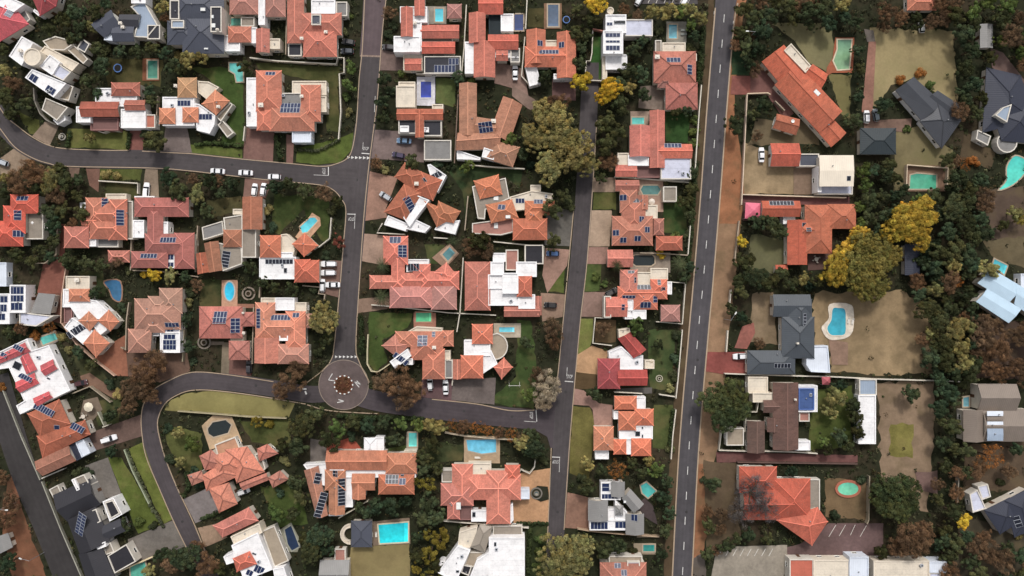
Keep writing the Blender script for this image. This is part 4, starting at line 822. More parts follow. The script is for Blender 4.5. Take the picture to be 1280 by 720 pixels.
h('the three-panel-row orange house', 'orange low-pitched house with panel rows and a navy and white lean-to', [('hip', 'brick', [(34, 517), (74, 499), (88, 530), (50, 547)]), ('hip', 'brick', [(46, 545), (106, 525), (113, 543), (53, 573)]), ('gable', 'pink', [(43, 577), (86, 557), (95, 576), (53, 595)]), ('flat', 'pale', [(94, 553), (104, 549), (113, 566), (102, 572)], 3.4), ('flat', 'navy', [(87, 557), (94, 553), (102, 572), (96, 576)], 3.4)], [(55, 512, 32, 8, 25), (97, 535, 20, 8, 25), (71, 534, 6, 6, 10)])
h('the black roofed modern house', 'black flat-roofed modern house with white frames and one blue panel grid', [('shed', 'black', [(66, 619), (112, 598), (126, 631), (84, 652)]), ('gable', 'black', [(84, 650), (120, 633), (138, 676), (100, 694)]), ('gable', 'black', [(98, 693), (128, 684), (145, 724), (112, 738)]), ('flat', 'black', [(134, 695), (158, 680), (170, 702), (143, 717)], 4), ('gable', 'char', [(127, 658), (150, 648), (157, 664), (132, 675)]), ('flat', 'white', [(128, 627), (142, 622), (153, 643), (137, 652)], 5), ('flat', 'black', [(130.5, 628.5), (141, 625), (150, 642), (138, 648.5)], 5.3), ('flat', 'stone', [(90, 599), (105, 593), (113, 607), (97, 615)], 4.6), ('flat', 'white', [(89, 600), (93, 598), (100, 612), (96, 614)], 4.9), ('flat', 'stone', [(61, 612), (72, 606), (79, 620), (68, 625)], 3.0), ('flat', 'white', [(119, 682), (131, 677), (133, 683), (122, 687)], 5), ('flat', 'stone', [(126, 682), (138, 678), (143, 690), (132, 694)], 3.6), ('flat', 'grey', [(105, 642), (120, 636), (126, 652), (114, 658)], 4.6)], [(101, 655, 13, 30, 20)], wallc=(150, 146, 142))
h('the salmon star-plan villa', 'salmon villa of many angled hips with an eight-sided pool terrace', [('hip', 'salmon', [(253, 594), (284, 574), (298, 595), (258, 614)]), ('hip', 'salmon', [(281, 562), (309, 558), (331, 590), (296, 604)]), ('hip', 'pink', [(249, 570), (264, 562), (284, 582), (256, 588)]), ('hip', 'salmon', [(261, 611), (286, 603), (297, 630), (274, 641)]), ('hip', 'pink', [(234, 594), (252, 588), (255, 601), (240, 607)]), ('hip', 'salmon', [(264, 570), (300, 560), (306, 590), (270, 598)]), ('hip', 'pink', [(321, 561), (334, 555), (348, 567), (324, 577)], 3.4), ('hip', 'pink', [(335, 597), (350, 588), (361, 599), (341, 610)], 3.4), ('gable', 'pink', [(299, 604), (333, 591), (336, 600), (304, 613)], 3.5), ('flat', 'stone', [(318, 568), (326, 566), (332, 586), (326, 590)], 2.8), ('flat', 'peach', [(268, 556), (294, 546), (300, 560), (272, 570)], 2.6)], rc=.74)
h('the white house with cream deck', 'tilted white house with pink garage roof and a long cream deck', [('hip', 'pink', [(266, 657), (311, 634), (323, 651), (278, 672)]), ('flat', 'cream', [(288, 671), (324, 654), (328, 666), (292, 680)], 4.4), ('flat', 'white', [(289, 682), (322, 666), (341, 712), (305, 726)], 5), ('flat', 'white', [(279, 696), (292, 690), (296, 702), (283, 706)], 4.2), ('hip', 'brick', [(291, 698), (312, 689), (321, 705), (296, 715)], 5.2), ('flat', 'tan', [(327, 664), (343, 657), (361, 701), (343, 709)], 3.0), ('flat', 'white', [(341, 711), (355, 709), (364, 738), (346, 738)], 5)], [(324, 712, 12, 9, 25), (312, 716, 8, 7, 25)], sky=[(318, 692, 5, 2, 20)])
h('the red-brown u-plan house', 'red-brown house with slanting left wing, white strip and dark panel columns', [('gable', 'pink', [(380, 588), (398, 582), (410, 644), (396, 648)]), ('flat', 'white', [(379, 581), (411, 579), (406, 607), (396, 605)]), ('hip', 'terra', (406, 587, 432, 613)), ('gable', 'terra', (411, 588, 431, 643)), ('gable', 'terra', (408, 563, 484, 588)), ('hip', 'terra', (482, 566, 521, 592)), ('flat', 'white', (412, 574, 430, 588), 4.3), ('flat', 'white', (430, 587, 520, 597), 3.8), ('gable', 'terra', (440, 592, 469, 613)), ('gable', 'terra', (440, 600, 457, 624)), ('hip', 'brick', (473, 593, 518, 618)), ('flat', 'white', (429, 596, 441, 634), 3.5), ('flat', 'white', (411, 638, 428, 645), 3.2), ('flat', 'cream', (505, 563, 521, 570), 3)], [(490, 599, 16, 11, 0, 1), (503, 602, 8, 8), (427, 615, 9, 33, 0, 1), (419, 592, 7, 8, 0, 1), (397, 598, 8, 13, 12, 1), (401, 631, 9, 30, 15, 1)], sky=[(503, 594, 4, 2)])
h('the grand salmon villa', 'grand salmon villa with pale pink ridges above a white flat neighbour', [('hip', 'salmon', (565, 580, 591, 632)), ('hip', 'salmon', (582, 593, 651, 625)), ('hip', 'salmon', (608, 588, 638, 655)), ('hip', 'brick', (631, 581, 650, 602)), ('hip', 'pink', (551, 604, 592, 632)), ('hip', 'pink', (559, 622, 575, 649)), ('flat', 'cream', (585, 579, 614, 594), 3.8), ('flat', 'stone', (552, 587, 566, 603), 3), ('flat', 'pale', (634, 612, 662, 624), 3.4), ('flat', 'white', (589, 638, 610, 652), 3.4), ('flat', 'mauve', (572, 632, 590, 650), 2.6), ('flat', 'white', [(637, 632), (641, 629), (642, 650), (638, 655)], 3)], sky=[(573, 632, 6, 9, 0, 1), (592, 643, 5, 6)], rc=1.2)
h('the large white flat house', 'large white flat-roofed house with grey sloping gable at the bottom edge', [('flat', 'cream', [(574, 665), (597, 658), (592, 685), (572, 684)], 4.2), ('hip', 'stone', [(599, 657), (616, 658), (606, 691), (588, 684)], 4.6), ('flat', 'white', (611, 672, 656, 740), 5.6), ('flat', 'white', [(572, 682), (588, 688), (570, 728), (547, 716)], 5.2), ('flat', 'white', [(596, 700), (612, 690), (612, 740), (580, 740)], 5.4), ('flat', 'tan', [(586, 690), (606, 690), (604, 710), (580, 708)], 3.4), ('flat', 'white', ARC(553, 706, 5, 0, 330, 11), 4), ('flat', 'stone', (616, 657, 653, 671), 2.6), ('flat', 'black', [(579, 706), (590, 708), (586, 720), (576, 716)], 4)], sky=[(619, 680, 3, 5), (572, 714, 4, 3)])
h('the long ranch house', 'long rust-red ranch house on a diagonal with one cream annexe roof', [('gable', 'ranch', [(952, 77), (980, 56), (1014, 94), (986, 118)], 3.6), ('gable', 'ranch', [(968, 106), (997, 79), (1053, 139), (1024, 166)], 3.8), ('gable', 'ranch', [(1009, 150), (1027, 133), (1058, 166), (1039, 184)], 3.5), ('gable', 'ranch', [(1000, 92), (1016, 80), (1035, 93), (1026, 112)], 3.6), ('flat', 'cream', [(989, 54), (1014, 82), (1007, 91), (980, 63)], 4.6)], sky=[(1021, 116, 5, 8, -45, 1)], pitch=20, rc=.9)
h('the small red outbuilding', 'small rust-red outbuilding with a satellite dish below the ranch house', [('gable', 'brick', [(971, 142), (1000, 149), (995, 169), (966, 160)], 3)], cat='outbuilding', name='outbuilding', rc=.9)
h('the red garage', 'red tiled double garage with a slate lean-to beside a parked white car', [('gable', 'ranch', (963, 179, 999, 208), 3), ('flat', 'slate', (999, 192, 1024, 208), 3)], cat='garage', name='garage', wallc=(230, 226, 220))
h('the white metal building', 'white two-storey metal-roofed building beside the slate lean-to', [('gable', 'cream', (1024, 194, 1067, 233), 6, 6), ('flat', 'lavender', (1022, 228, 1066, 243), 3.2), ('flat', 'white', (1022, 208, 1027, 240), 4.6)], [(1061, 223, 5, 6, 0, 1)], cat='house')
h('the hot orange house', 'hot orange tiled house in a stepped plan below the gravel yard', [('gable', 'hot', (952, 251, 1000, 271)), ('gable', 'hot', (984, 275, 1009, 331)), ('hip', 'brick', (1006, 256, 1040, 317)), ('hip', 'brick', (1034, 255, 1070, 286)), ('hip', 'brick', (992, 275, 1036, 300), 4.0), ('flat', 'white', (979, 268, 994, 280), 3), ('gable', 'hot', (969, 331, 984, 342), 2.8)], [(977, 254, 30, 6, 0, 1), (1005, 281, 6, 5, 0, 1), (1011, 287, 6, 5, 0, 1)], rc=.95)
h('the zigzag slate house', 'zigzag dark slate house with white gutters on the dry lawn', [('gable', 'graph', [(1119, 113), (1142, 96), (1178, 128), (1152, 151)], 3.1, 18), ('hip', 'graph', [(1150, 152), (1170, 121), (1202, 150), (1177, 186)], 3.1, 18), ('gable', 'graph', [(1155, 125), (1172, 113), (1201, 132), (1192, 151)], 3.1, 18)], wallc=(232, 230, 228))
h('the low teal shed roof', 'low teal-grey roof half lost in shade beside a white car', [('hip', 'teal', (1075, 160, 1120, 193), 3, 12)], cat='outbuilding', name='outbuilding')
h('the dark navy roofed house', 'dark navy roofed house with pale curved patio at the right edge', [('hip', 'navy', [(1233, 84), (1276, 94), (1294, 150), (1228, 166)], 2.9, 14), ('hip', 'navy', [(1240, 140), (1296, 118), (1296, 180), (1252, 176)], 3.0, 14), ('flat', 'iron', [(1244, 144), (1254, 134), (1265, 130), (1259, 153)], 5.2), ('flat', 'grey', [(1222, 162), (1239, 170), (1235, 182), (1220, 174)], 2.8), ('flat', 'grey', ARC(1259, 178, 13, 0, 340, 15), 2.8)])
h('the pale blue roofed house', 'pale blue metal-roofed house on a diagonal at the right edge', [('gable', 'blue', [(1238, 335), (1277, 358), (1262, 378), (1222, 354)], 4, 10), ('gable', 'blue', [(1234, 361), (1277, 386), (1261, 404), (1220, 377)], 4, 10), ('gable', 'blue', [(1270, 354), (1300, 372), (1292, 398), (1268, 380)], 4, 10), ('flat', 'pale', (1276, 342, 1296, 360), 3.4)])
h('the steel grey house', 'steel-grey hipped house with pale blue extension next to the kidney pool', [('gable', 'steel', (966, 368, 1013, 396), 3.8, 18), ('hip', 'steel', (985, 374, 1015, 420), 3.9, 18), ('hip', 'steel', (977, 396, 1018, 448), 4, 18), ('hip', 'steel', (934, 438, 994, 468), 3.6, 16), ('flat', 'pale', [(1009, 433), (1035, 432), (1038, 466), (1014, 465), (1008, 456)], 3.8), ('flat', 'stone', (963, 440, 980, 448), 2.6)], [(1006, 402, 4, 20, 0, 1), (978, 457, 20, 6, 0, 1)], chim=[(996, 429, .6)])
h('the mauve-brown house', 'mauve-brown gabled house with white framed blue awning court', [('gable', 'mauve', (966, 478, 998, 562)), ('gable', 'mauve', (954, 500, 974, 516)), ('gable', 'mauve', (959, 522, 975, 540)), ('gable', 'mauve', (934, 526, 956, 566), 3.4), ('flat', 'cream', (941, 491, 972, 503), 3.8), ('flat', 'cream', (935, 471, 960, 492), 3.0), ('flat', 'white', (996, 482, 1022, 515), 3.6), ('flat', 'awning', (998.5, 485.5, 1018, 512.5), 3.9), ('flat', 'white', (994, 551, 1013, 563), 3.4), ('flat', 'tan', (908, 535, 930, 557), 2.8), ('flat', 'dusk', (999, 515, 1012, 527), 2.6)], chim=[(993, 499, .6)])
h('the long white metal shed', 'long narrow white metal shed roof with a grey end bay', [('flat', 'white', (1073, 494, 1095, 555), 3.2), ('flat', 'iron', (1074, 474, 1096, 494), 3.0)], cat='shed', name='shed')
h('the burnt orange house', 'burnt orange house part hidden by a dark bare tree, with slatted pergola', [('hip', 'ranch', (924, 583, 971, 616)), ('hip', 'ranch', (966, 598, 1013, 648)), ('hip', 'brick', [(970, 650), (1022, 634), (1035, 652), (1015, 682)]), ('gable', 'ranch', (928, 606, 990, 650), 4.0), ('flat', 'stone', (1008, 599, 1025, 640), 2.9)], pitch=22)
h('the row of shops', 'row of flat shop roofs in terracotta, cream and white at bottom edge', [('flat', 'brick', (987, 699, 1017, 740), 4.2), ('flat', 'cream', (1017, 700, 1063, 740), 4.5), ('flat', 'pale', (1062, 696, 1086, 740), 5.0), ('flat', 'cream', (1092, 701, 1162, 740), 4.5), ('flat', 'pale', (1162, 702, 1184, 716), 4.6), ('flat', 'lavender', (1162, 716, 1176, 740), 4.2)], cat='shops', name='shop_row')
h('the grey-brown gabled house', 'grey-brown double gabled house with a striped roof patch at the right edge', [('gable', 'weather', (1222, 480, 1271, 513), 4.4, 26), ('gable', 'weather', (1204, 512, 1230, 552), 4.2, 26), ('gable', 'weather', (1228, 511, 1290, 552), 4.1, 20), ('shed', 'pale', (1234, 514, 1254, 520), 5.9, 4), ('shed', 'weather', (1234, 521, 1254, 526), 5.8, 4), ('shed', 'pale', (1234, 527, 1254, 534), 5.7, 4), ('shed', 'iron', (1234, 535, 1254, 551), 5.6, 4)])
h('the navy roofed corner house', 'navy roofed house with pale gutter and grey garage near bottom right', [('hip', 'navy', [(1230, 638), (1262, 622), (1280, 650), (1250, 668)], 4, 16), ('hip', 'navy', [(1256, 626), (1286, 610), (1296, 660), (1268, 672)], 4.2, 16), ('flat', 'lavender', [(1212, 618), (1222, 612), (1233, 636), (1216, 641)], 3.4), ('flat', 'lavender', [(1222, 608), (1235, 605), (1239, 621), (1228, 625)], 3.2)], [(1272, 652, 8, 14, -20, 1)])
h('the white garden shed', 'small whitish shed roof among trees near the top-right corner', [('shed', 'grey', (1225, 30, 1241, 60), 3, 12)], cat='shed', name='shed')
h('the navy shed', 'narrow navy shed roof behind the yellow tree', [('gable', 'navy', (1131, 305, 1150, 344), 3, 14)], cat='shed', name='shed')
h('the hidden red roof', 'low reddish roof half hidden by trees at the top right', [('hip', 'terra', (1134, -6, 1170, 13), 3.2)], cat='house')
h('the slate pool pavilion', 'square slate pavilion with a curved cream seat beside the cyan pool', [('hip', 'slate', (439, 651, 465, 684), 3.2, 12), ('flat', 'cream', ARC(438, 668, 13, 90, 270, 10) + ARC(438, 668, 8, 270, 90, 10), 1.0)], cat='pavilion', name='pavilion')
h('the white barrel-roof pavilion', 'white curved-top pavilion beside the red brick patio', [('hip', 'white', (455, 547, 471, 568), 3.2, 16), ('flat', 'white', (469, 546, 480, 568), 3.0)], cat='pavilion', name='pavilion')
h('the grey cottage', 'grey gabled cottage cut by the bottom edge beside dry lawn', [('gable', 'grey', (400, 700, 437, 732), 3.4), ('flat', 'dusk', (418, 686, 432, 704), 2.4)], cat='cottage', name='cottage')
h('the pale verge hut', 'pale roofed hut at the edge of the road in bottom-left corner', [('shed', 'grey', [(-8, 672), (10, 666), (16, 684), (-4, 694)], 2.6, 10)], cat='hut', name='hut')
# ------------------------------------------------------------------ swimming pools
ELL = lambda cx, cy, rx, ry, n=20, a0=0: [(cx + rx * math.cos(2 * math.pi * i / n) * math.cos(a0) - ry * math.sin(2 * math.pi * i / n) * math.sin(a0), cy + rx * math.cos(2 * math.pi * i / n) * math.sin(a0) + ry * math.sin(2 * math.pi * i / n) * math.cos(a0)) for i in range(n)]
CY, TQ, NV, GN, DKC = (84, 190, 206), (78, 168, 160), (44, 56, 128), (96, 150, 112), (34, 42, 44)
def closed(q, k=4):
    n = len(q); return [tuple(p) for i in range(n) for p in spline([q[i - 1], q[i], q[(i + 1) % n], q[(i + 2) % n]], k)[k:2 * k]]
def pool(label, g, c, coping=(176, 160, 140), deck=None, dc=(158, 136, 116), cat='swimming pool', rim=.4):
    if 'kidney' in label or 'lagoon' in label or 'blue curved' in label:
        g = closed(g); deck = closed(deck) if deck else None
    if deck: sheet('pool_deck', deck, dc, 'pave', .2)
    q = rect(g); mark(q); z = ZS[0] + .01
    W = [P(x, y, z) for x, y in q]; W = [(p.x, p.y) for p in W]
    if area(W) < 0: W = W[::-1]
    cx = sum(p[0] for p in W) / len(W); cy = sum(p[1] for p in W) / len(W)
    root = thing('swimming_pool', label, cat, (cx, cy, 0))
    out = inset(W, -rim); n = len(W); mb = MB()
    for i in range(n):
        a, b, c2, d = W[i], W[(i + 1) % n], out[(i + 1) % n], out[i]
        mb.add([(a[0], a[1], z + .12), (d.x, d.y, z + .12), (c2.x, c2.y, z + .12), (b[0], b[1], z + .12)][::-1])
        mb.add([(d.x, d.y, 0), (c2.x, c2.y, 0), (c2.x, c2.y, z + .12), (d.x, d.y, z + .12)])
        mb.add([(b[0], b[1], 0), (a[0], a[1], 0), (a[0], a[1], z + .12), (b[0], b[1], z + .12)])
    mb.build('coping', M['wall'], root, color=lin(coping))
    mb = MB(); mb.add([(p[0], p[1], z + .04) for p in W])
    mb.build('water' if c != DKC else 'cover', M['water'] if c != DKC else M['oc'], root, color=lin(c))
    # a broad entry step seen through the water at one end
    if c not in (DKC,) and n == 4:
        a, b, c3, d = [Vector(p) for p in W]
        if (b - a).length > (c3 - b).length: a, b, c3, d = b, c3, d, a
        t = .13; mb = MB(); q2 = [a * .97 + b * .03, b * .97 + a * .03, b * .97 + a * .03 + (c3 - b) * t, a * .97 + b * .03 + (d - a) * t]
        mb.add([(p.x, p.y, z + .05) for p in q2]); mb.build('step', M['water'], root, color=lin(tuple(min(255, v * 1.13 + 8) for v in c)))
    return root
pool('murky green pool with a rusty deck edge below the slate gabled house', (185, 76, 197, 98), (70, 122, 104), deck=(178, 73, 199, 101), dc=(128, 84, 62))
pool('turquoise l-shaped pool on lawn left of the corner house', [(287, 79), (303, 79), (304, 102), (296, 102), (294, 92), (287, 88)], (104, 186, 176))
pool('tiny sea-green plunge pool inside the split salmon house court', (289, 23, 301, 32), (100, 162, 146))
pool('small bright cyan pool between the terracotta strips near the top', (544, 11, 554, 27), CY, deck=(534, 8, 558, 30), dc=(142, 136, 126))
pool('deep navy rectangular pool in a white surround', (526, 102, 539, 122), (48, 62, 150), (206, 204, 206), deck=(521, 96, 544, 132), dc=(206, 204, 210))
pool('navy pool in the corner of the long terracotta cluster', (643, 18, 654, 38), (40, 56, 104))
pool('narrow slate-blue lap pool with brown sides above the u-shaped house', (685, 6, 698, 33), (70, 86, 108), deck=(680, 4, 702, 36), dc=(128, 100, 80))
pool('pale blue lap pool above the stacked hip house', (836, 31, 846, 48), (98, 158, 172), deck=(833, 27, 858, 53), dc=(142, 138, 128))
pool('green leaf-shaped pool with red brick surround by the ranch house', [(1047, 50), (1064, 50), (1061, 86), (1047, 87), (1042, 76), (1047, 62)], (124, 158, 122), (210, 196, 170), deck=[(1044, 47), (1068, 47), (1066, 91), (1040, 91), (1032, 96), (1034, 84), (1041, 72)], dc=(160, 96, 72))
pool('turquoise square pool above the cross-roofed house', (790, 147, 805, 155), (90, 180, 172), deck=(788, 139, 812, 157), dc=(150, 130, 116))
pool('oval dull teal pool on a salmon terrace', [(801, 237), (804, 232), (822, 232), (826, 237), (822, 243), (804, 243)], (84, 122, 118), deck=(798, 225, 829, 265), dc=(168, 140, 124))
pool('covered charcoal pool between the patchwork orange roofs', [(791, 321), (794, 319), (815, 319), (818, 322), (818, 329), (814, 332), (795, 332), (791, 329)], DKC, deck=(788, 315, 838, 341), dc=(142, 130, 118))
pool('green-turquoise pool in a sunken walled terrace on dry lawn', [(1138, 219), (1146, 217), (1170, 219), (1170, 236), (1137, 236)], (84, 164, 134), deck=(1134, 207, 1184, 239), dc=(132, 106, 88))
pool('curved aquamarine lagoon pool at the right edge', [(1269, 195), (1284, 203), (1279, 218), (1265, 231), (1249, 237), (1258, 226), (1259, 208)], (88, 204, 186))
pool('small cyan pool tucked by the pale blue roofed house', [(1243, 324), (1259, 332), (1255, 343), (1241, 331)], (84, 180, 190))
pool('blue kidney pool with wide white deck on sandy lawn', [(1041, 386), (1048, 385), (1056, 387), (1057, 402), (1056, 417), (1047, 419), (1038, 418), (1034, 410), (1039, 400)], (62, 160, 180), (216, 204, 186), deck=[(1037, 380), (1062, 380), (1067, 390), (1066, 414), (1056, 423), (1036, 424), (1027, 411), (1031, 404), (1036, 397)], dc=(214, 202, 186))
pool('oval mint pool with worn red surround by burnt orange house', ELL(1060, 611, 13, 8), (116, 196, 162), (168, 104, 84), rim=.8)
pool('tilted cyan pool with peach deck beside octagon roof', [(375, 284), (388, 272), (394, 272), (397, 276), (384, 290), (378, 291)], (96, 196, 210), (206, 176, 148), deck=[(369, 296), (390, 266), (400, 272), (401, 282), (387, 298), (374, 300)], dc=(190, 152, 124))
pool('bright blue oval pool beside the ring garden', ELL(287, 364, 6, 11.5), (56, 186, 222), (186, 178, 170), deck=(277, 350, 297, 386), dc=(172, 134, 112))
pool('blue curved pool among trees above the diamond roofs house', [(131, 352), (150, 352), (151, 375), (142, 373), (137, 362)], (60, 104, 138), (150, 118, 98))
pool('small turquoise pool above the crimson strip block', [(50, 422), (69, 416), (72, 424), (54, 431)], (96, 182, 172), deck=[(38, 424), (69, 413), (75, 425), (46, 442)], dc=(142, 134, 126))
pool('eight-sided black covered pool on the cream terrace of the star villa', [(260, 536), (266, 528), (282, 525), (289, 531), (285, 541), (267, 546), (261, 542)], DKC, deck=[(252, 532), (266, 519), (290, 521), (303, 552), (262, 562)], dc=(186, 160, 130))
pool('narrow turquoise pool at the end of the red-brown house garden', (511, 541, 521, 558), (104, 196, 188), deck=(508, 540, 522, 564), dc=(150, 142, 130))
pool('wide sky-blue pool on tan deck above the grand villa', [(583, 550), (620, 549), (620, 565), (602, 567), (585, 563)], (112, 190, 218), deck=(580, 545, 625, 579), dc=(168, 146, 120))
pool('vivid cyan rectangular pool beside slate pavilion', [(473, 656), (510, 653), (510, 677), (475, 679)], (40, 206, 216), (208, 198, 170), deck=[(464, 652), (512, 647), (513, 680), (466, 682)], dc=(130, 112, 96))
pool('navy capsule pool by the cream deck of the tilted white house', [(356, 662), (364, 657), (374, 683), (365, 688), (360, 680)], (32, 48, 74), (156, 156, 144), deck=[(350, 662), (364, 653), (376, 676), (372, 690), (360, 690)], dc=(138, 136, 120))
pool('teal garden pool behind the grey solar house', [(801, 607), (808, 603), (820, 614), (810, 622), (803, 616)], (80, 172, 166))
pool('teal pool under trees above the clipped salmon house', (804, 681, 818, 689), (52, 134, 126), deck=(792, 679, 820, 693), dc=(150, 136, 116))
pool('cyan lap pool on a stone slab right of twin pyramids', (624, 409, 643, 415), (108, 190, 206), deck=(617, 404, 651, 422), dc=(176, 164, 146))
pool('mint green pool below the boundary wall of the curved lawn house', (520, 391, 539, 402), (92, 186, 136), (170, 130, 110), deck=(517, 391, 545, 409), dc=(156, 112, 96))
pool('tilted teal plunge pool under the brown tree', [(553, 318), (562, 309), (569, 316), (560, 326)], (96, 142, 146), (186, 160, 138), rim=.6, deck=[(540, 322), (562, 304), (574, 317), (556, 336)], dc=(150, 122, 104))
pool('teal pool corner beyond the wall of the black roofed house', [(163, 708), (181, 702), (186, 722), (164, 724)], (84, 158, 138))
pool('little pale blue pool among trees left of the grey-brown gables', [(1204, 497), (1211, 496), (1211, 508), (1204, 508)], (104, 150, 160))

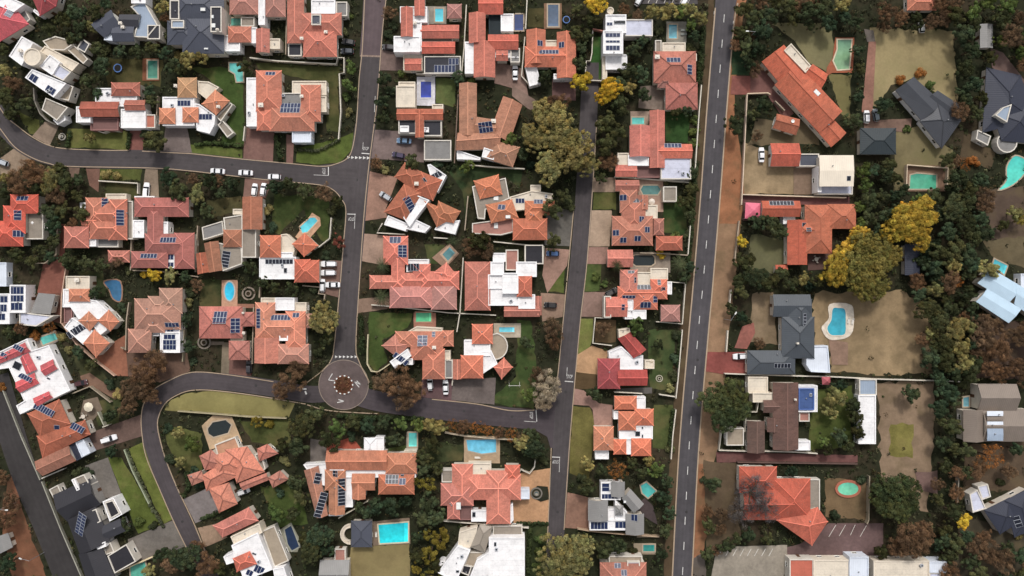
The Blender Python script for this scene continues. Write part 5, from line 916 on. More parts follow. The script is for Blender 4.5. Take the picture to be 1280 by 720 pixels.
# ------------------------------------------------------------------ boundary walls
def wall(label, pts, c=(214, 206, 192), hgt=1.8, w=.26):
    s = [P(x, y, hgt) for x, y in pts]; b = P(pts[0][0], pts[0][1], 0)
    mb = MB(); line_wall(mb, [(p.x, p.y) for p in s], w, 0, hgt)
    cp = MB(); line_wall(cp, [(p.x, p.y) for p in s], w + .1, hgt, hgt + .08)
    r = thing('boundary_wall', label, 'wall', b, auto=None if label else ('boundary wall', pts[len(pts) // 2][0], pts[len(pts) // 2][1]))
    mb.build('wall_body', M['wall'], r, color=lin(c)); cp.build('coping', M['wall'], r, color=lin(shade(c, 1.06)))
    return r
WH, TN = (200, 192, 178), (160, 145, 127)
for lb, pts, c in [
    ('long pale wall above the corner terracotta house, stepping down its right side', [(312, 72), (345, 76), (420, 80), (422, 72), (430, 72), (430, 91), (424, 92), (426, 140), (423, 174)], WH),
    ('left wall of the corner terracotta house plot', [(304, 176), (306, 158)], WH),
    ('pale wall between the front pergola wings with a curved middle', [(113, 157), (118, 158), (123, 164), (129, 166), (136, 163), (149, 164), (149, 148)], WH),
    ('white garden wall with corner turn above the yellow-ridged house', [(123, 226), (172, 229), (172, 242)], WH),
    ('plot wall left of the brick drive by the red-orange house', [(72, 281), (70, 318), (56, 329), (44, 329)], TN),
    ('plot wall between yellow-ridged and pink h-plan houses', [(164, 300), (163, 338)], TN),
    ('pale wall under the pink h-plan house by the yellow tree', [(166, 338), (200, 339), (248, 346)], TN),
    ('dark-sided plot wall left of the fanned house', [(247, 282), (244, 340)], TN),
    ('curved white wall around the tilted pool garden corner', [(414, 272), (412, 298), (398, 309)], WH),
    ('front wall under the pool house beside the parked white cars', [(378, 357), (400, 359), (398, 367), (406, 368), (405, 376)], TN),
    ('long left plot wall of the pool house', [(325, 352), (324, 372)], TN),
    ('white wall right of the white and terracotta strip house', [(583, 6), (580, 60), (577, 92)], WH),
    ('white wall below the white and terracotta strip house', [(520, 92), (560, 93), (576, 93)], WH),
    ('long dark wall left of the brown courtyard house', [(573, 112), (571, 150), (568, 204)], (122, 104, 92)),
    ('white wall below the brown courtyard house', [(586, 206), (620, 209), (656, 211)], WH),
    ('white wall along the drive of the u-shaped house', [(656, 46), (652, 95), (664, 108), (674, 106)], WH),
    ('cream wall around the artificial lawn strip', [(741, 38), (740, 66), (738, 76), (733, 76), (731, 100), (753, 101)], WH),
    ('wall stub linking the townhouse to its left pier', [(741, 36), (756, 39)], (190, 130, 116)),
    ('white wall along the avenue hedge by the stacked hip house', [(877, 106), (874, 140), (869, 212)], WH),
    ('pale wall between cross-roofed and rambling pool house', [(768, 221), (800, 223), (862, 228)], WH),
    ('white avenue wall of the rambling pool house', [(863, 282), (860, 318)], WH),
    ('pale wall between the rambling house and patchwork house', [(800, 316), (830, 317), (860, 319)], TN),
    ('white walled yard frame right of the patchwork house', [(834, 352), (857, 354), (853, 405), (820, 402)], WH),
    ('white wall framing the bare court left of crimson roofs', [(763, 398), (744, 397), (741, 429), (765, 432)], WH),
    ('avenue wall right of the crimson roofed house', [(853, 412), (848, 470), (845, 498)], WH),
    ('white wall below the crimson roofed house', [(768, 490), (790, 491), (803, 492)], WH),
    ('short white wall at lower right of the crimson house garden', [(824, 493), (844, 496)], WH),
    ('avenue wall of the block house', [(845, 512), (841, 545), (839, 574)], WH),
    ('long white wall between sprawling salmon house and curved lawn house', [(464, 381), (500, 384), (560, 391), (620, 394)], WH),
    ('upright white wall between sprawling salmon and pink white-topped houses', [(579, 322), (575, 390), (571, 415)], WH),
    ('white wall around the service court of the orange pavilions house', [(617, 302), (656, 306), (680, 308), (679, 330), (656, 328), (656, 306)], WH),
    ('white wall under the sawtooth white roof edge', [(478, 279), (471, 291), (506, 293)], WH),
    ('white wall stub right of the sawtooth roof', [(542, 297), (560, 298)], WH),
    ('wall left of the orange pavilions terrace', [(585, 245), (581, 288)], TN),
    ('curved cream garden wall by the roundabout', [(460, 418), (459, 440), (459, 455), (464, 464), (472, 465), (480, 460), (487, 455)], (190, 180, 150)),
    ('white gate wall between the two parked white cars', [(566, 474), (565, 482)], WH),
    ('tall white wall left of the long right-hand white house drive', [(934, 118), (930, 200), (927, 256)], (196, 176, 156)),
    ('cream wall above the ranch house yard', [(934, 117), (960, 116), (963, 118)], (208, 186, 160)),
    ('wall under the gravel yard of red garage', [(928, 243), (990, 245), (1058, 247)], (206, 186, 164)),
    ('diagonal wall stub beside the ranch house drive', [(969, 126), (981, 138)], TN),
    ('thin avenue wall left of the hot orange house garden', [(924, 276), (918, 330)], TN),
    ('white avenue wall left of the steel grey house', [(914, 362), (912, 382)], WH),
    ('second white avenue wall above the brick drive', [(910, 413), (908, 440)], WH),
    ('long white wall below the steel grey house and sandy lawn', [(906, 467), (960, 469), (1040, 471), (1100, 474), (1176, 476), (1200, 477)], WH),
    ('white framed wall around the mauve house front court', [(902, 538), (899, 563), (935, 564)], WH),
    ('short white wall right of the mauve house garage', [(953, 564), (994, 565), (1022, 567)], WH),
    ('white l-shaped wall joining the mauve house to its garage', [(948, 503), (946, 515), (933, 515), (931, 540)], WH),
    ('white wall strip along the right side of mauve house', [(998, 515), (996, 552)], WH),
    ('old pale wall right of the mint pool yard', [(1087, 595), (1086, 650), (1084, 655)], (150, 138, 118)),
    ('wall below the dark drive above the burnt orange house', [(922, 578), (1000, 579), (1072, 580)], (96, 76, 70)),
    ('grey wall left of the navy roofed corner house', [(1199, 586), (1197, 628)], (140, 134, 122)),
    ('white wall framing the sunken pool terrace', [(1133, 238), (1134, 206), (1185, 210), (1184, 238)], (208, 188, 164)),
    ('long pale wall along the bottom-left road, upper part', [(3, 487), (26, 545), (50, 600)], (150, 148, 136)),
    ('long pale wall along the bottom-left road, lower part beside the black roof', [(52, 602), (76, 662), (102, 722)], (150, 148, 136)),
    ('white wall between the orange and black roofed houses', [(52, 598), (80, 586)], (196, 190, 180)),
    ('white plot wall below the black roofed house drive', [(138, 720), (170, 705), (208, 689)], (214, 196, 160)),
    ('tan wall diagonally below the diamond roofs house', [(77, 404), (95, 430), (120, 452), (143, 470)], (190, 158, 138)),
    ('tan wall left of the diamond roofs house', [(82, 335), (77, 370), (76, 404)], (190, 158, 138)),
    ('tan wall between diamond roofs house and faded villa', [(161, 378), (158, 400), (157, 438), (151, 434)], TN),
    ('angled wall by the orange house garden', [(90, 492), (112, 483), (138, 503)], (150, 138, 120)),
    ('low white wall pair beside the small octagon parasol', [(122, 515), (130, 532)], (166, 164, 146)),
    ('white gate wall by the white bakkie drive', [(128, 534), (136, 531)], (186, 180, 164)),
    ('stone verge wall across the long dry verge', [(222, 514), (262, 517), (310, 521), (358, 523)], (160, 150, 122)),
    ('crumbling white hedge wall between the two bright lawns', [(155, 562), (165, 588), (176, 610), (186, 630)], (150, 156, 132)),
    ('white diagonal wall right of the red-brown u-plan house', [(423, 648), (460, 626)], (200, 190, 170)),
    ('pale wall below the grand salmon villa', [(552, 651), (600, 655), (661, 660)], WH),
    ('curved white gate wall of the grand salmon villa', [(648, 594), (651, 587), (662, 592), (668, 584), (669, 576)], WH),
    ('pale wall above the wide sky-blue pool', [(556, 541), (580, 545), (625, 549), (655, 550)], (196, 180, 156)),
    ('tan wall below the grey solar house', [(722, 661), (738, 664), (780, 668), (824, 671)], (176, 152, 128)),
    ('thin wall right of the faded villa garden', [(230, 412), (228, 452)], (150, 140, 118)),
    ('plot wall between pink ring-garden house and roundabout street house', [(317, 384), (315, 455)], TN),
    ('plot wall of the split salmon house, left side', [(283, -4), (282, 45)], TN),
    ('plot wall between the split salmon house and white annexe house', [(359, -4), (357, 68)], TN),
    ('top wall between the cluster house and u-shaped house', [(659, -4), (657, 36)], WH),
    ('left plot wall of the low white house', [(197, 120), (195, 160)], TN),
    ('wall behind the mauve house upper court', [(936, 470), (960, 472)], WH),
    ('curved wall around the turreted house drive', [(42, 110), (43, 126), (50, 142), (58, 150), (70, 156)], (140, 134, 124)),
]: wall(lb, pts, c, 1.1 if 'bottom-left road' in lb else 1.7, .22)

# ------------------------------------------------------------------ cars
def car_mesh(kind):
    """body as one lofted hull, nose towards +x"""
    body, glass = MB(), MB()
    if kind == 'hatch': L_, W_ = 4.1, 1.78; prof = [(-2.02, .45, .78), (-1.98, .3, .98), (-1.75, .28, 1.02), (-1.0, .26, 1.0), (0, .26, .98), (.75, .26, .97), (1.35, .26, .9), (1.85, .28, .78), (2.05, .4, .62)]; roof = [(-1.9, 1.0), (-1.55, 1.42), (-.9, 1.5), (0, 1.5), (.45, 1.42), (1.15, .95)]
    elif kind == 'sedan': L_, W_ = 4.6, 1.82; prof = [(-2.3, .45, .8), (-2.25, .3, .96), (-1.7, .27, 1.0), (-1.0, .25, .98), (0, .25, .96), (.8, .25, .95), (1.5, .25, .88), (2.1, .28, .76), (2.32, .4, .6)]; roof = [(-1.65, .98), (-1.0, 1.38), (-.5, 1.44), (.1, 1.44), (.45, 1.36), (1.2, .93)]
    else: L_, W_ = 5.0, 1.86; prof = [(-2.5, .5, .95), (-2.45, .4, 1.08), (-1.6, .36, 1.1), (-.4, .34, 1.08), (.4, .34, 1.06), (.9, .34, 1.06), (1.6, .34, 1.0), (2.2, .36, .9), (2.45, .48, .74)]; roof = [(-2.42, 1.08), (-2.3, 1.66), (-.8, 1.72), (.1, 1.72), (.5, 1.62), (1.1, 1.04)]
    S_ = []
    for i, (x, z0, z1) in enumerate(prof):
        t = abs(x) / (L_ / 2); w = W_ / 2 * (1 - .22 * max(0, t - .62) / .38)
        S_.append([(x, -w, z0 + .1), (x, -w * 1.0, (z0 + z1) / 2), (x, -w * .94, z1 - .06), (x, -w * .8, z1), (x, w * .8, z1), (x, w * .94, z1 - .06), (x, w, (z0 + z1) / 2), (x, w, z0 + .1), (x, w * .85, z0), (x, -w * .85, z0)])
    n = len(S_[0])
    for a, b in zip(S_, S_[1:]):
        for j in range(n): body.add([a[j], b[j], b[(j + 1) % n], a[(j + 1) % n]][::-1])
    body.add(S_[0]); body.add(S_[-1][::-1])
    # cabin: glass all round, painted roof panel
    G_ = []
    for i, (x, z) in enumerate(roof):
        w = W_ / 2 * (.86 if i in (0, len(roof) - 1) else .68); G_.append([(x, -w, z), (x, w, z)])
    for i, (a, b) in enumerate(zip(G_, G_[1:])):
        tgt = body if 1 <= i <= len(G_) - 3 else glass
        tgt.add([a[0], b[0], b[1], a[1]])
        for s in (0, 1):
            lowa = (a[s][0], (W_ / 2 * .88) * (-1 if s == 0 else 1), .95 if kind != 'bakkie' else 1.05); lowb = (b[s][0], lowa[1], lowa[2])
            q = [lowa, lowb, b[s], a[s]]; glass.add(q if s == 0 else q[::-1])
        if kind == 'bakkie' and i == 1: pass
    bits = []
    wr = .32 if kind != 'bakkie' else .37
    for wx in (-L_ * .29, L_ * .31):
        for s in (-1, 1):
            y = s * (W_ / 2 - .1); m = MB(); m.tube((wx, y - .1, wr), (wx, y + .1, wr), wr, wr, 14); r = MB(); r.tube((wx, y + s * .09, wr), (wx, y + s * .115, wr), wr * .6, wr * .55, 10); bits.append(('wheel', m, 'tyre', ('rim', r, 'metal')))
    for s in (-1, 1):
        m = MB(); zz = prof[-2][2] - .1; m.box((L_ / 2 - .16, s * W_ * .3, zz - .06), .16, .36, .13); bits.append(('headlight', m, 'lampw', None))
        m = MB(); m.box((-L_ / 2 + .05, s * W_ * .36, prof[0][2] - .12), .1, .3, .16); bits.append(('tail_light', m, 'lampr', None))
        m = MB(); m.box((L_ * .16, s * (W_ / 2 + .05), .95 if kind != 'bakkie' else 1.1), .12, .18, .12); bits.append(('mirror', m, 'tyre', None))
    return body, glass, bits
CARP = {}
def build_car(kind):
    b, g, bits = car_mesh(kind); o3 = Vector((0, 0, 0)); root = bpy.data.objects.new('car', None); root['org'] = (0, 0, 0)
    bo = b.build('body', M['car'], root); g.build('windows', M['glass'], root)
    for p in (bo,):
        md = p.modifiers.new('soften', 'BEVEL'); md.width = .06; md.segments = 2; md.limit_method = 'ANGLE'
    for nm, m, mt, sub in bits:
        w = m.build(nm, M[mt], root)
        if sub: sub[1].build(sub[0], M[sub[2]], w, Vector((0, 0, 0)))
    return root
def copy_tree(o, parent=None):
    c = o.copy(); col.objects.link(c); c.parent = parent
    for ch in list(o.children): copy_tree(ch, c)
    return c
def car(label, kind, x, y, ang, c, z=None):
    if kind not in CARP:
        r = build_car(kind); col.objects.link(r); CARP[kind] = (r, list(r.children)); first = True
    else: first = False
    r = CARP[kind][0] if first else copy_tree(CARP[kind][0])
    r.name = {'hatch': 'hatchback_car', 'sedan': 'sedan_car', 'bakkie': 'pickup_truck'}[kind]
    zz = ZS[0] if z is None else z
    r.location = P(x, y, 1.0); r.location.z = zz; r.rotation_euler = (0, 0, R(ang)); r['org'] = tuple(r.location)
    for ch in r.children:
        if ch.name.startswith('body'): ch.color = lin(c)
    tag(r, label, 'pickup truck' if kind == 'bakkie' else 'car')
    if 'kerb' in label: r['group'] = 'white cars parked along the kerb'
    elif c[0] > 200: r['group'] = 'white cars on driveways'
    else: r['group'] = 'dark and coloured parked cars'
    mark(rect((x - 8, y - 8, x + 8, y + 8)), 2)
WC, SV = (232, 232, 234), (178, 182, 188)
for a in [
    ('white car parked by the kerb, leftmost of three on the upper curve street', 'sedan', 272, 214, 176, WC), ('white car parked by the kerb, middle one of three on the upper curve street', 'sedan', 307, 216, 177, WC), ('white car parked by the kerb, rightmost of three on the upper curve street', 'hatch', 343, 221, 178, WC),
    ('white car on drive above the fanned house, left of a pair', 'hatch', 318, 237.5, 84, WC), ('white car on drive above the fanned house, right of a pair', 'hatch', 329, 237, 82, WC), ('white long car on tan drive above the pink h-plan house', 'bakkie', 183, 238, 86, WC),
    ('silver car at the left edge by the curve drive', 'hatch', 3, 203, 160, SV), ('white bakkie top of the stack beside the pool house', 'bakkie', 411, 330, 180, WC), ('white bakkie second in the stack beside the pool house', 'bakkie', 410, 341, 180, WC), ('white car lowest right in the stack beside the pool house', 'sedan', 416, 356, 180, WC), ('white car tucked upright left of the lowest stacked car', 'hatch', 403, 357, 90, WC),
    ('blue car in front of the cream house with navy pool', 'sedan', 505, 176, 176, (104, 134, 164)), ('dark purple car below the blue car on brick drive', 'hatch', 498, 194, 168, (62, 52, 78)), ('silver car angled on drive of the orange angled house', 'hatch', 482, 245.5, 148, SV), ('white car on pale drive between cluster and u-shaped houses', 'sedan', 644, 91, 90, WC),
    ('white car left of a pair before the curved lawn villa', 'hatch', 537.5, 480, 94, WC), ('white sedan right of a pair before the twin pyramids', 'sedan', 557, 484, 92, WC), ('cream car half hidden under brown bare tree near roundabout', 'hatch', 500, 487, 94, (186, 174, 152)), ('white car beside the red garage on gravel', 'sedan', 952, 193.5, 90, WC),
    ('white car on pink drive near the teal roof', 'hatch', 1083.5, 146, 90, WC), ('white pickup on brick drive of the steel grey house', 'bakkie', 926, 445.5, 182, WC), ('white pickup on brown drive by the orange panel-row house', 'bakkie', 136.5, 548.5, 18, WC), ('black car in the side court right of white annexe house', 'hatch', 435.5, 52.5, 170, (54, 52, 54)), ('dark car with pale roof below the black car in side court', 'hatch', 434, 64, 178, (58, 62, 70)),
    ('dark grey car beside the white strip house entrance', 'hatch', 486, 59, 176, (66, 64, 66)), ('blue car under tree by the grey garage court', 'hatch', 691, 317, 178, (60, 92, 138)), ('black car with shiny roof by the white-topped pink house', 'hatch', 688, 381.5, 176, (44, 42, 42)), ('dark car angled by the patchwork house door', 'hatch', 764, 365.5, 28, (70, 68, 66)), ('dark burgundy car on the walled drive by crimson strip block', 'hatch', 101, 479, 12, (74, 40, 44)),
    ('grey car under trees by the brick drive, near the pink drive', 'hatch', 1095, 144, 100, (112, 122, 126)), ('silver car right of the zigzag slate house', 'hatch', 1196, 145, 70, (156, 158, 162)), ('white vehicle in the dark side yard of the star villa', 'hatch', 304, 614.5, 20, (206, 206, 206)), ('white car at the parking strip on the top edge', 'hatch', 856, 1, 60, WC), ('white car left in the parking strip on the top edge', 'hatch', 799, 0, 60, (214, 214, 214)),
    ('dark car by the street-side yard of the ring garden house', 'hatch', 311, 459, 90, (58, 56, 60)), ('white car alone on the dry lawn edge at top right', 'hatch', 1152, 33, 96, (196, 196, 192)),
]: car(*a)

# ------------------------------------------------------------------ garden things
def ringbed(label, x, y, r, c=(142, 128, 116), fountain=False):
    p = P(x, y, .1); z = ZS[0]; t = thing('fountain' if fountain else 'ring_garden', label, 'fountain' if fountain else 'ring garden', (p.x, p.y, 0)); r *= SC
    n = 28
    for (nm_, ra, rb, h_) in (('outer_ring', r, r * .78, .12), ('inner_ring', r * .46, r * .3, .4)):
        mb = MB()
        for i in range(n):
            a0, a1 = 2 * math.pi * i / n, 2 * math.pi * (i + 1) / n; q = [(p.x + rr * math.cos(a), p.y + rr * math.sin(a)) for rr, a in ((ra, a0), (ra, a1), (rb, a1), (rb, a0))]
            mb.add([(v[0], v[1], z + h_) for v in q]); mb.add([(q[0][0], q[0][1], 0), (q[1][0], q[1][1], 0), (q[1][0], q[1][1], z + h_), (q[0][0], q[0][1], z + h_)]); mb.add([(q[2][0], q[2][1], 0), (q[3][0], q[3][1], 0), (q[3][0], q[3][1], z + h_), (q[2][0], q[2][1], z + h_)])
        mb.build(nm_, M['wall'], t, color=lin(c))
    mb = MB(); mb.add([(p.x + r * .3 * math.cos(2 * math.pi * i / n), p.y + r * .3 * math.sin(2 * math.pi * i / n), z + .2) for i in range(n)])
    mb.build('basin' if fountain else 'soil', M['water' if fountain else 'soil'], t, color=lin((104, 120, 120) if fountain else (52, 44, 34)))
    if fountain:
        mb = MB(); mb.tube((p.x, p.y, z), (p.x, p.y, z + 1.1), .16, .12, 8); mb.tube((p.x, p.y, z + 1.0), (p.x, p.y, z + 1.2), .2, .45, 12); mb.build('spout', M['wall'], t, color=lin((160, 152, 140)))
sheet('planting_bed', [(663, 615), (672, 607), (685, 608), (686, 624), (676, 627), (666, 622)], (46, 46, 36), 'soil', .3, 2)
ringbed('stone fountain rings in an oval bed before the grand salmon villa', 670.5, 616.5, 7.5, (120, 114, 106), True)
ringbed('circular paved ring garden right of the blue oval pool', 311, 367, 8.5); ringbed('round paved circle left of the pink hip house path', 255.5, 428, 8.5, (128, 118, 108))
ringbed('small white ring fountain on the corner verge of the turreted house', 78, 171, 4.5, (190, 184, 172), True); ringbed('white stone ring bed in the lawn of the crimson roofed house', 824, 473, 4.4, (180, 174, 156))
def tramp(label, x, y, r):
    p = P(x, y, .8); t = thing('trampoline', label, 'trampoline', (p.x, p.y, 0)); r *= SC; z = .8; mb = MB(); n = 22
    A = [(p.x + r * math.cos(2 * math.pi * i / n), p.y + r * math.sin(2 * math.pi * i / n)) for i in range(n)]; B = [(p.x + r * .78 * math.cos(2 * math.pi * i / n), p.y + r * .78 * math.sin(2 * math.pi * i / n)) for i in range(n)]
    for i in range(n): j = (i + 1) % n; mb.add([(*A[i], z), (*A[j], z), (*B[j], z + .03), (*B[i], z + .03)])
    mb.build('safety_pad', M['oc'], t, color=lin((84, 118, 176)))
    mb = MB(); mb.add([(*b, z) for b in B]); mb.build('jump_mat', M['tyre'], t)
    for i in range(0, n, 4):
        mb = MB(); mb.tube((*A[i], 0), (*A[i], z), .04, .04, 6); mb.build('leg', M['metal'], t)
tramp('round blue-rimmed trampoline above the u-shaped house', 708, 24.5, 4.6); tramp('blue trampoline on shaded lawn below the slate gabled house', 147, 85, 5.4)
def parasol(label, x, y, r, c, n=8):
    p = P(x, y, 2.4); t = thing('parasol', label, 'parasol', (p.x, p.y, 0)); r *= SC; mb = MB()
    A = [(p.x + r * math.cos(2 * math.pi * i / n), p.y + r * math.sin(2 * math.pi * i / n), 2.2) for i in range(n)]
    for i in range(n): mb.add([A[i], A[(i + 1) % n], (p.x, p.y, 2.75)])
    mb.build('canopy', M['oc'], t, color=lin(c)); mb = MB(); mb.tube((p.x, p.y, 0), (p.x, p.y, 2.74), .04, .03, 6); mb.tube((p.x, p.y, 0), (p.x, p.y, .1), .3, .3, 10); mb.build('pole', M['metal'], t)
parasol('white parasol on the grey deck of the red-orange house', 40.5, 278.5, 4.2, (236, 234, 232)); parasol('cream octagonal parasol in the stone garden right of the orange house', 110, 509, 6, (216, 206, 184)); parasol('cream parasol on the mint pool terrace of crimson house', 814, 452, 3.2, (210, 196, 170))
parasol('white parasol beside the teal plunge terrace above patchwork house', 815, 252, 4, (214, 202, 190))
def sail(label, q, c):
    W = [P(x, y, 3.0) for x, y in q]; ctr = sum(W, Vector()) / 4; t = thing('shade_sail', label, 'shade sail', (ctr.x, ctr.y, 0)); mb = MB(); ctr = ctr + Vector((0, 0, 1.0))
    for i in range(4): mb.add([W[i], W[(i + 1) % 4], ctr] if area(W) > 0 else [W[(i + 1) % 4], W[i], ctr])
    mb.build('canvas', M['oc'], t, color=lin(c))
    for p in W: mb = MB(); mb.tube((p.x, p.y, 0), p, .06, .06, 6); mb.build('pole', M['metal'], t)
sail('pink canvas shade sail left of the hot orange house', [(932, 253), (951, 254), (950, 274), (931, 273)], (216, 112, 132)); sail('small rose shade sail on wall right of mauve house', [(1027, 471), (1038, 471), (1038, 481), (1028, 481)], (172, 92, 98))
def lamp(label, x, y, ang):
    b = P(x, y, .1); t = thing('street_lamp', label, 'street lamp', (b.x, b.y, 0)); d = Vector((math.cos(R(ang)), math.sin(R(ang)), 0))
    mb = MB(); mb.tube((b.x, b.y, 0), (b.x, b.y, 8), .1, .07, 8); mb.build('pole', M['metal'], t)
    mb = MB(); e = Vector((b.x, b.y, 8)) + d * 2.2; mb.tube((b.x, b.y, 7.9), e + Vector((0, 0, .4)), .06, .05, 6); mb.build('arm', M['metal'], t)
    mb = MB(); mb.box((e.x + d.x * .3, e.y + d.y * .3, 8.32), .9, .34, .16, R(ang)); mb.build('lamp_head', M['lampw'], t)
for a in [('grey street lamp on the dark lawn right of the avenue top', 934, 50, 180), ('grey street lamp on the avenue verge left of the steel grey house', 905, 399, 60), ('street lamp on the bottom-left road verge', 56, 690, 160), ('street lamp on the left road beside the orange soil', 20, 628, 0)]: lamp(*a)
def climbframe(label, x, y):
    p = P(x, y, 0); t = thing('swing_frame', label, 'swing frame', (p.x, p.y, 0))
    for dx in (-1.6, 1.6):
        for dy in (-.9, .9):
            mb = MB(); mb.tube((p.x + dx, p.y + dy, 0), (p.x + dx, p.y, 2.2), .06, .06, 6); mb.build('leg', M['oc'], t, color=lin((214, 210, 204)))
    mb = MB(); mb.tube((p.x - 1.9, p.y, 2.2), (p.x + 1.9, p.y, 2.2), .07, .07, 6); mb.build('top_bar', M['oc'], t, color=lin((214, 210, 204)))
    for dx in (-.6, .6):
        mb = MB(); mb.tube((p.x + dx, p.y, 2.2), (p.x + dx, p.y, .5), .02, .02, 4); mb.box((p.x + dx, p.y, .45), .45, .2, .05); mb.build('swing', M['tyre'], t)
climbframe('white swing frame on the lawn right of twin pyramids', 643, 481)
def dish(label, x, y, z):
    p = P(x, y, z); t = thing('satellite_dish', label, 'satellite dish', (p.x, p.y, z)); mb = MB(); n = 12
    for i in range(n):
        a0, a1 = 2 * math.pi * i / n, 2 * math.pi * (i + 1) / n; mb.add([(p.x + .55 * math.cos(a0), p.y + .55 * math.sin(a0), z + .75), (p.x + .55 * math.cos(a1), p.y + .55 * math.sin(a1), z + .75), (p.x, p.y, z + .55)])
    mb.build('bowl', M['lampw'], t); mb = MB(); mb.tube((p.x, p.y, z - .5), (p.x, p.y, z + .56), .04, .04, 6); mb.build('mast', M['metal'], t)
dish('white satellite dish on the small red outbuilding', 990, 152, 3.5)
def lounger_set(label, x, y, ang, n=2, c=(210, 204, 194)):
    p = P(x, y, 0)
    for i in range(n):
        off = Vector((-math.sin(R(ang)), math.cos(R(ang)), 0)) * (i - (n - 1) / 2) * 1.3; t = thing('sun_lounger', '%s sun lounger of the pair %s' % (['first', 'second'][i], label), 'sun lounger', (p.x + off.x, p.y + off.y, ZS[0]), 'sun loungers beside pools')
        mb = MB(); b = p + off; ca, sa = math.cos(R(ang)), math.sin(R(ang)); mb.box((b.x, b.y, ZS[0] + .3), 1.3, .65, .1, R(ang)); mb.build('mattress', M['oc'], t, color=lin(c))
        mb = MB(); q = [(b.x + ca * u - sa * v, b.y + sa * u + ca * v) for u, v in ((.65, -.32), (.65, .32), (1.15, .32), (1.15, -.32))]; mb.add([(*q[0], ZS[0] + .4), (*q[1], ZS[0] + .4), (*q[2], ZS[0] + .75), (*q[3], ZS[0] + .75)][::-1]); mb.build('backrest', M['oc'], t, color=lin(c))
        for u in (-.55, .55):
            for v in (-.25, .25): mb = MB(); mb.box((b.x + ca * u - sa * v, b.y + sa * u + ca * v, 0), .06, .06, ZS[0] + .3, R(ang)); mb.build('leg', M['metal'], t)
lounger_set('on the deck right of the pale blue lap pool', 853, 41, 0, 2, (120, 124, 120)); lounger_set('on the white kidney pool deck', 1062, 402, 80); lounger_set('on the tan deck under the wide sky-blue pool', 596, 574, 0); lounger_set('between pavilion and the vivid cyan pool', 468, 668, 90)
def table(label, x, y):
    p = P(x, y, 0); t = thing('patio_table', label, 'patio table', (p.x, p.y, ZS[0])); mb = MB(); mb.tube((p.x, p.y, ZS[0] + .7), (p.x, p.y, ZS[0] + .75), .65, .65, 14); mb.build('tabletop', M['oc'], t, color=lin((200, 192, 180)))
    mb = MB(); mb.tube((p.x, p.y, 0), (p.x, p.y, ZS[0] + .7), .06, .06, 6); mb.build('pedestal', M['metal'], t)
    for k in range(4):
        a = k * math.pi / 2 + .4; c = thing('patio_chair', 'pale chair at the %s' % label.split('patio table ')[-1], 'chair', (p.x + math.cos(a), p.y + math.sin(a), ZS[0]), 'chairs at ' + label)
        mb = MB(); mb.box((p.x + math.cos(a), p.y + math.sin(a), ZS[0] + .42), .45, .45, .05, a); mb.build('seat', M['oc'], c, color=lin((190, 180, 166))); mb = MB(); mb.box((p.x + 1.22 * math.cos(a), p.y + 1.22 * math.sin(a), ZS[0] + .45), .05, .45, .4, a); mb.build('backrest', M['oc'], c, color=lin((190, 180, 166)))
        mb = MB(); mb.box((p.x + math.cos(a), p.y + math.sin(a), 0), .3, .3, ZS[0] + .42, a); mb.build('pedestal', M['metal'], c)
        c['label'] = 'pale patio chair around the table %s' % label.split('patio table ')[-1]
table('round patio table by the burnt orange steps of hot orange house', 1019, 324); table('round patio table on brown terrace right of orange panel-row house', 106, 520)

# ------------------------------------------------------------------ trees
def leaf_mesh(name, clumps, size, seed, thin=0):
    rnd = random.Random(seed); v = []; f = []; cols = []
    for (c, r, n, sh) in clumps:
        for _ in range(n):
            d = Vector((rnd.gauss(0, 1), rnd.gauss(0, 1), rnd.gauss(.35, 1))); d.normalize(); p = Vector(c) + d * r * rnd.uniform(.62, 1.05)
            nn = (d + Vector((rnd.gauss(0, .3), rnd.gauss(0, .3), rnd.gauss(.2, .3)))).normalized(); u = nn.orthogonal().normalized(); w = nn.cross(u); a = rnd.uniform(0, 6.28); u, w = u * math.cos(a) + w * math.sin(a), w * math.cos(a) - u * math.sin(a)
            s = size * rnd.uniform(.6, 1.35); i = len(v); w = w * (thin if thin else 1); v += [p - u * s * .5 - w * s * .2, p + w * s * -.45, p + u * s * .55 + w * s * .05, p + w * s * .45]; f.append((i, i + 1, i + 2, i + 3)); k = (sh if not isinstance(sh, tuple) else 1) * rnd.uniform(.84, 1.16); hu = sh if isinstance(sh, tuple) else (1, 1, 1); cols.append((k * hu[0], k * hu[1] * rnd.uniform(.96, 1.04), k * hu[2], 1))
    me = bpy.data.meshes.new(name); me.from_pydata([tuple(p) for p in v], [], f); me.materials.append(M['leaf'])
    at = me.attributes.new('shade', 'FLOAT_COLOR', 'FACE'); at.data.foreach_set('color', [x for c in cols for x in c]); me.update(); return me
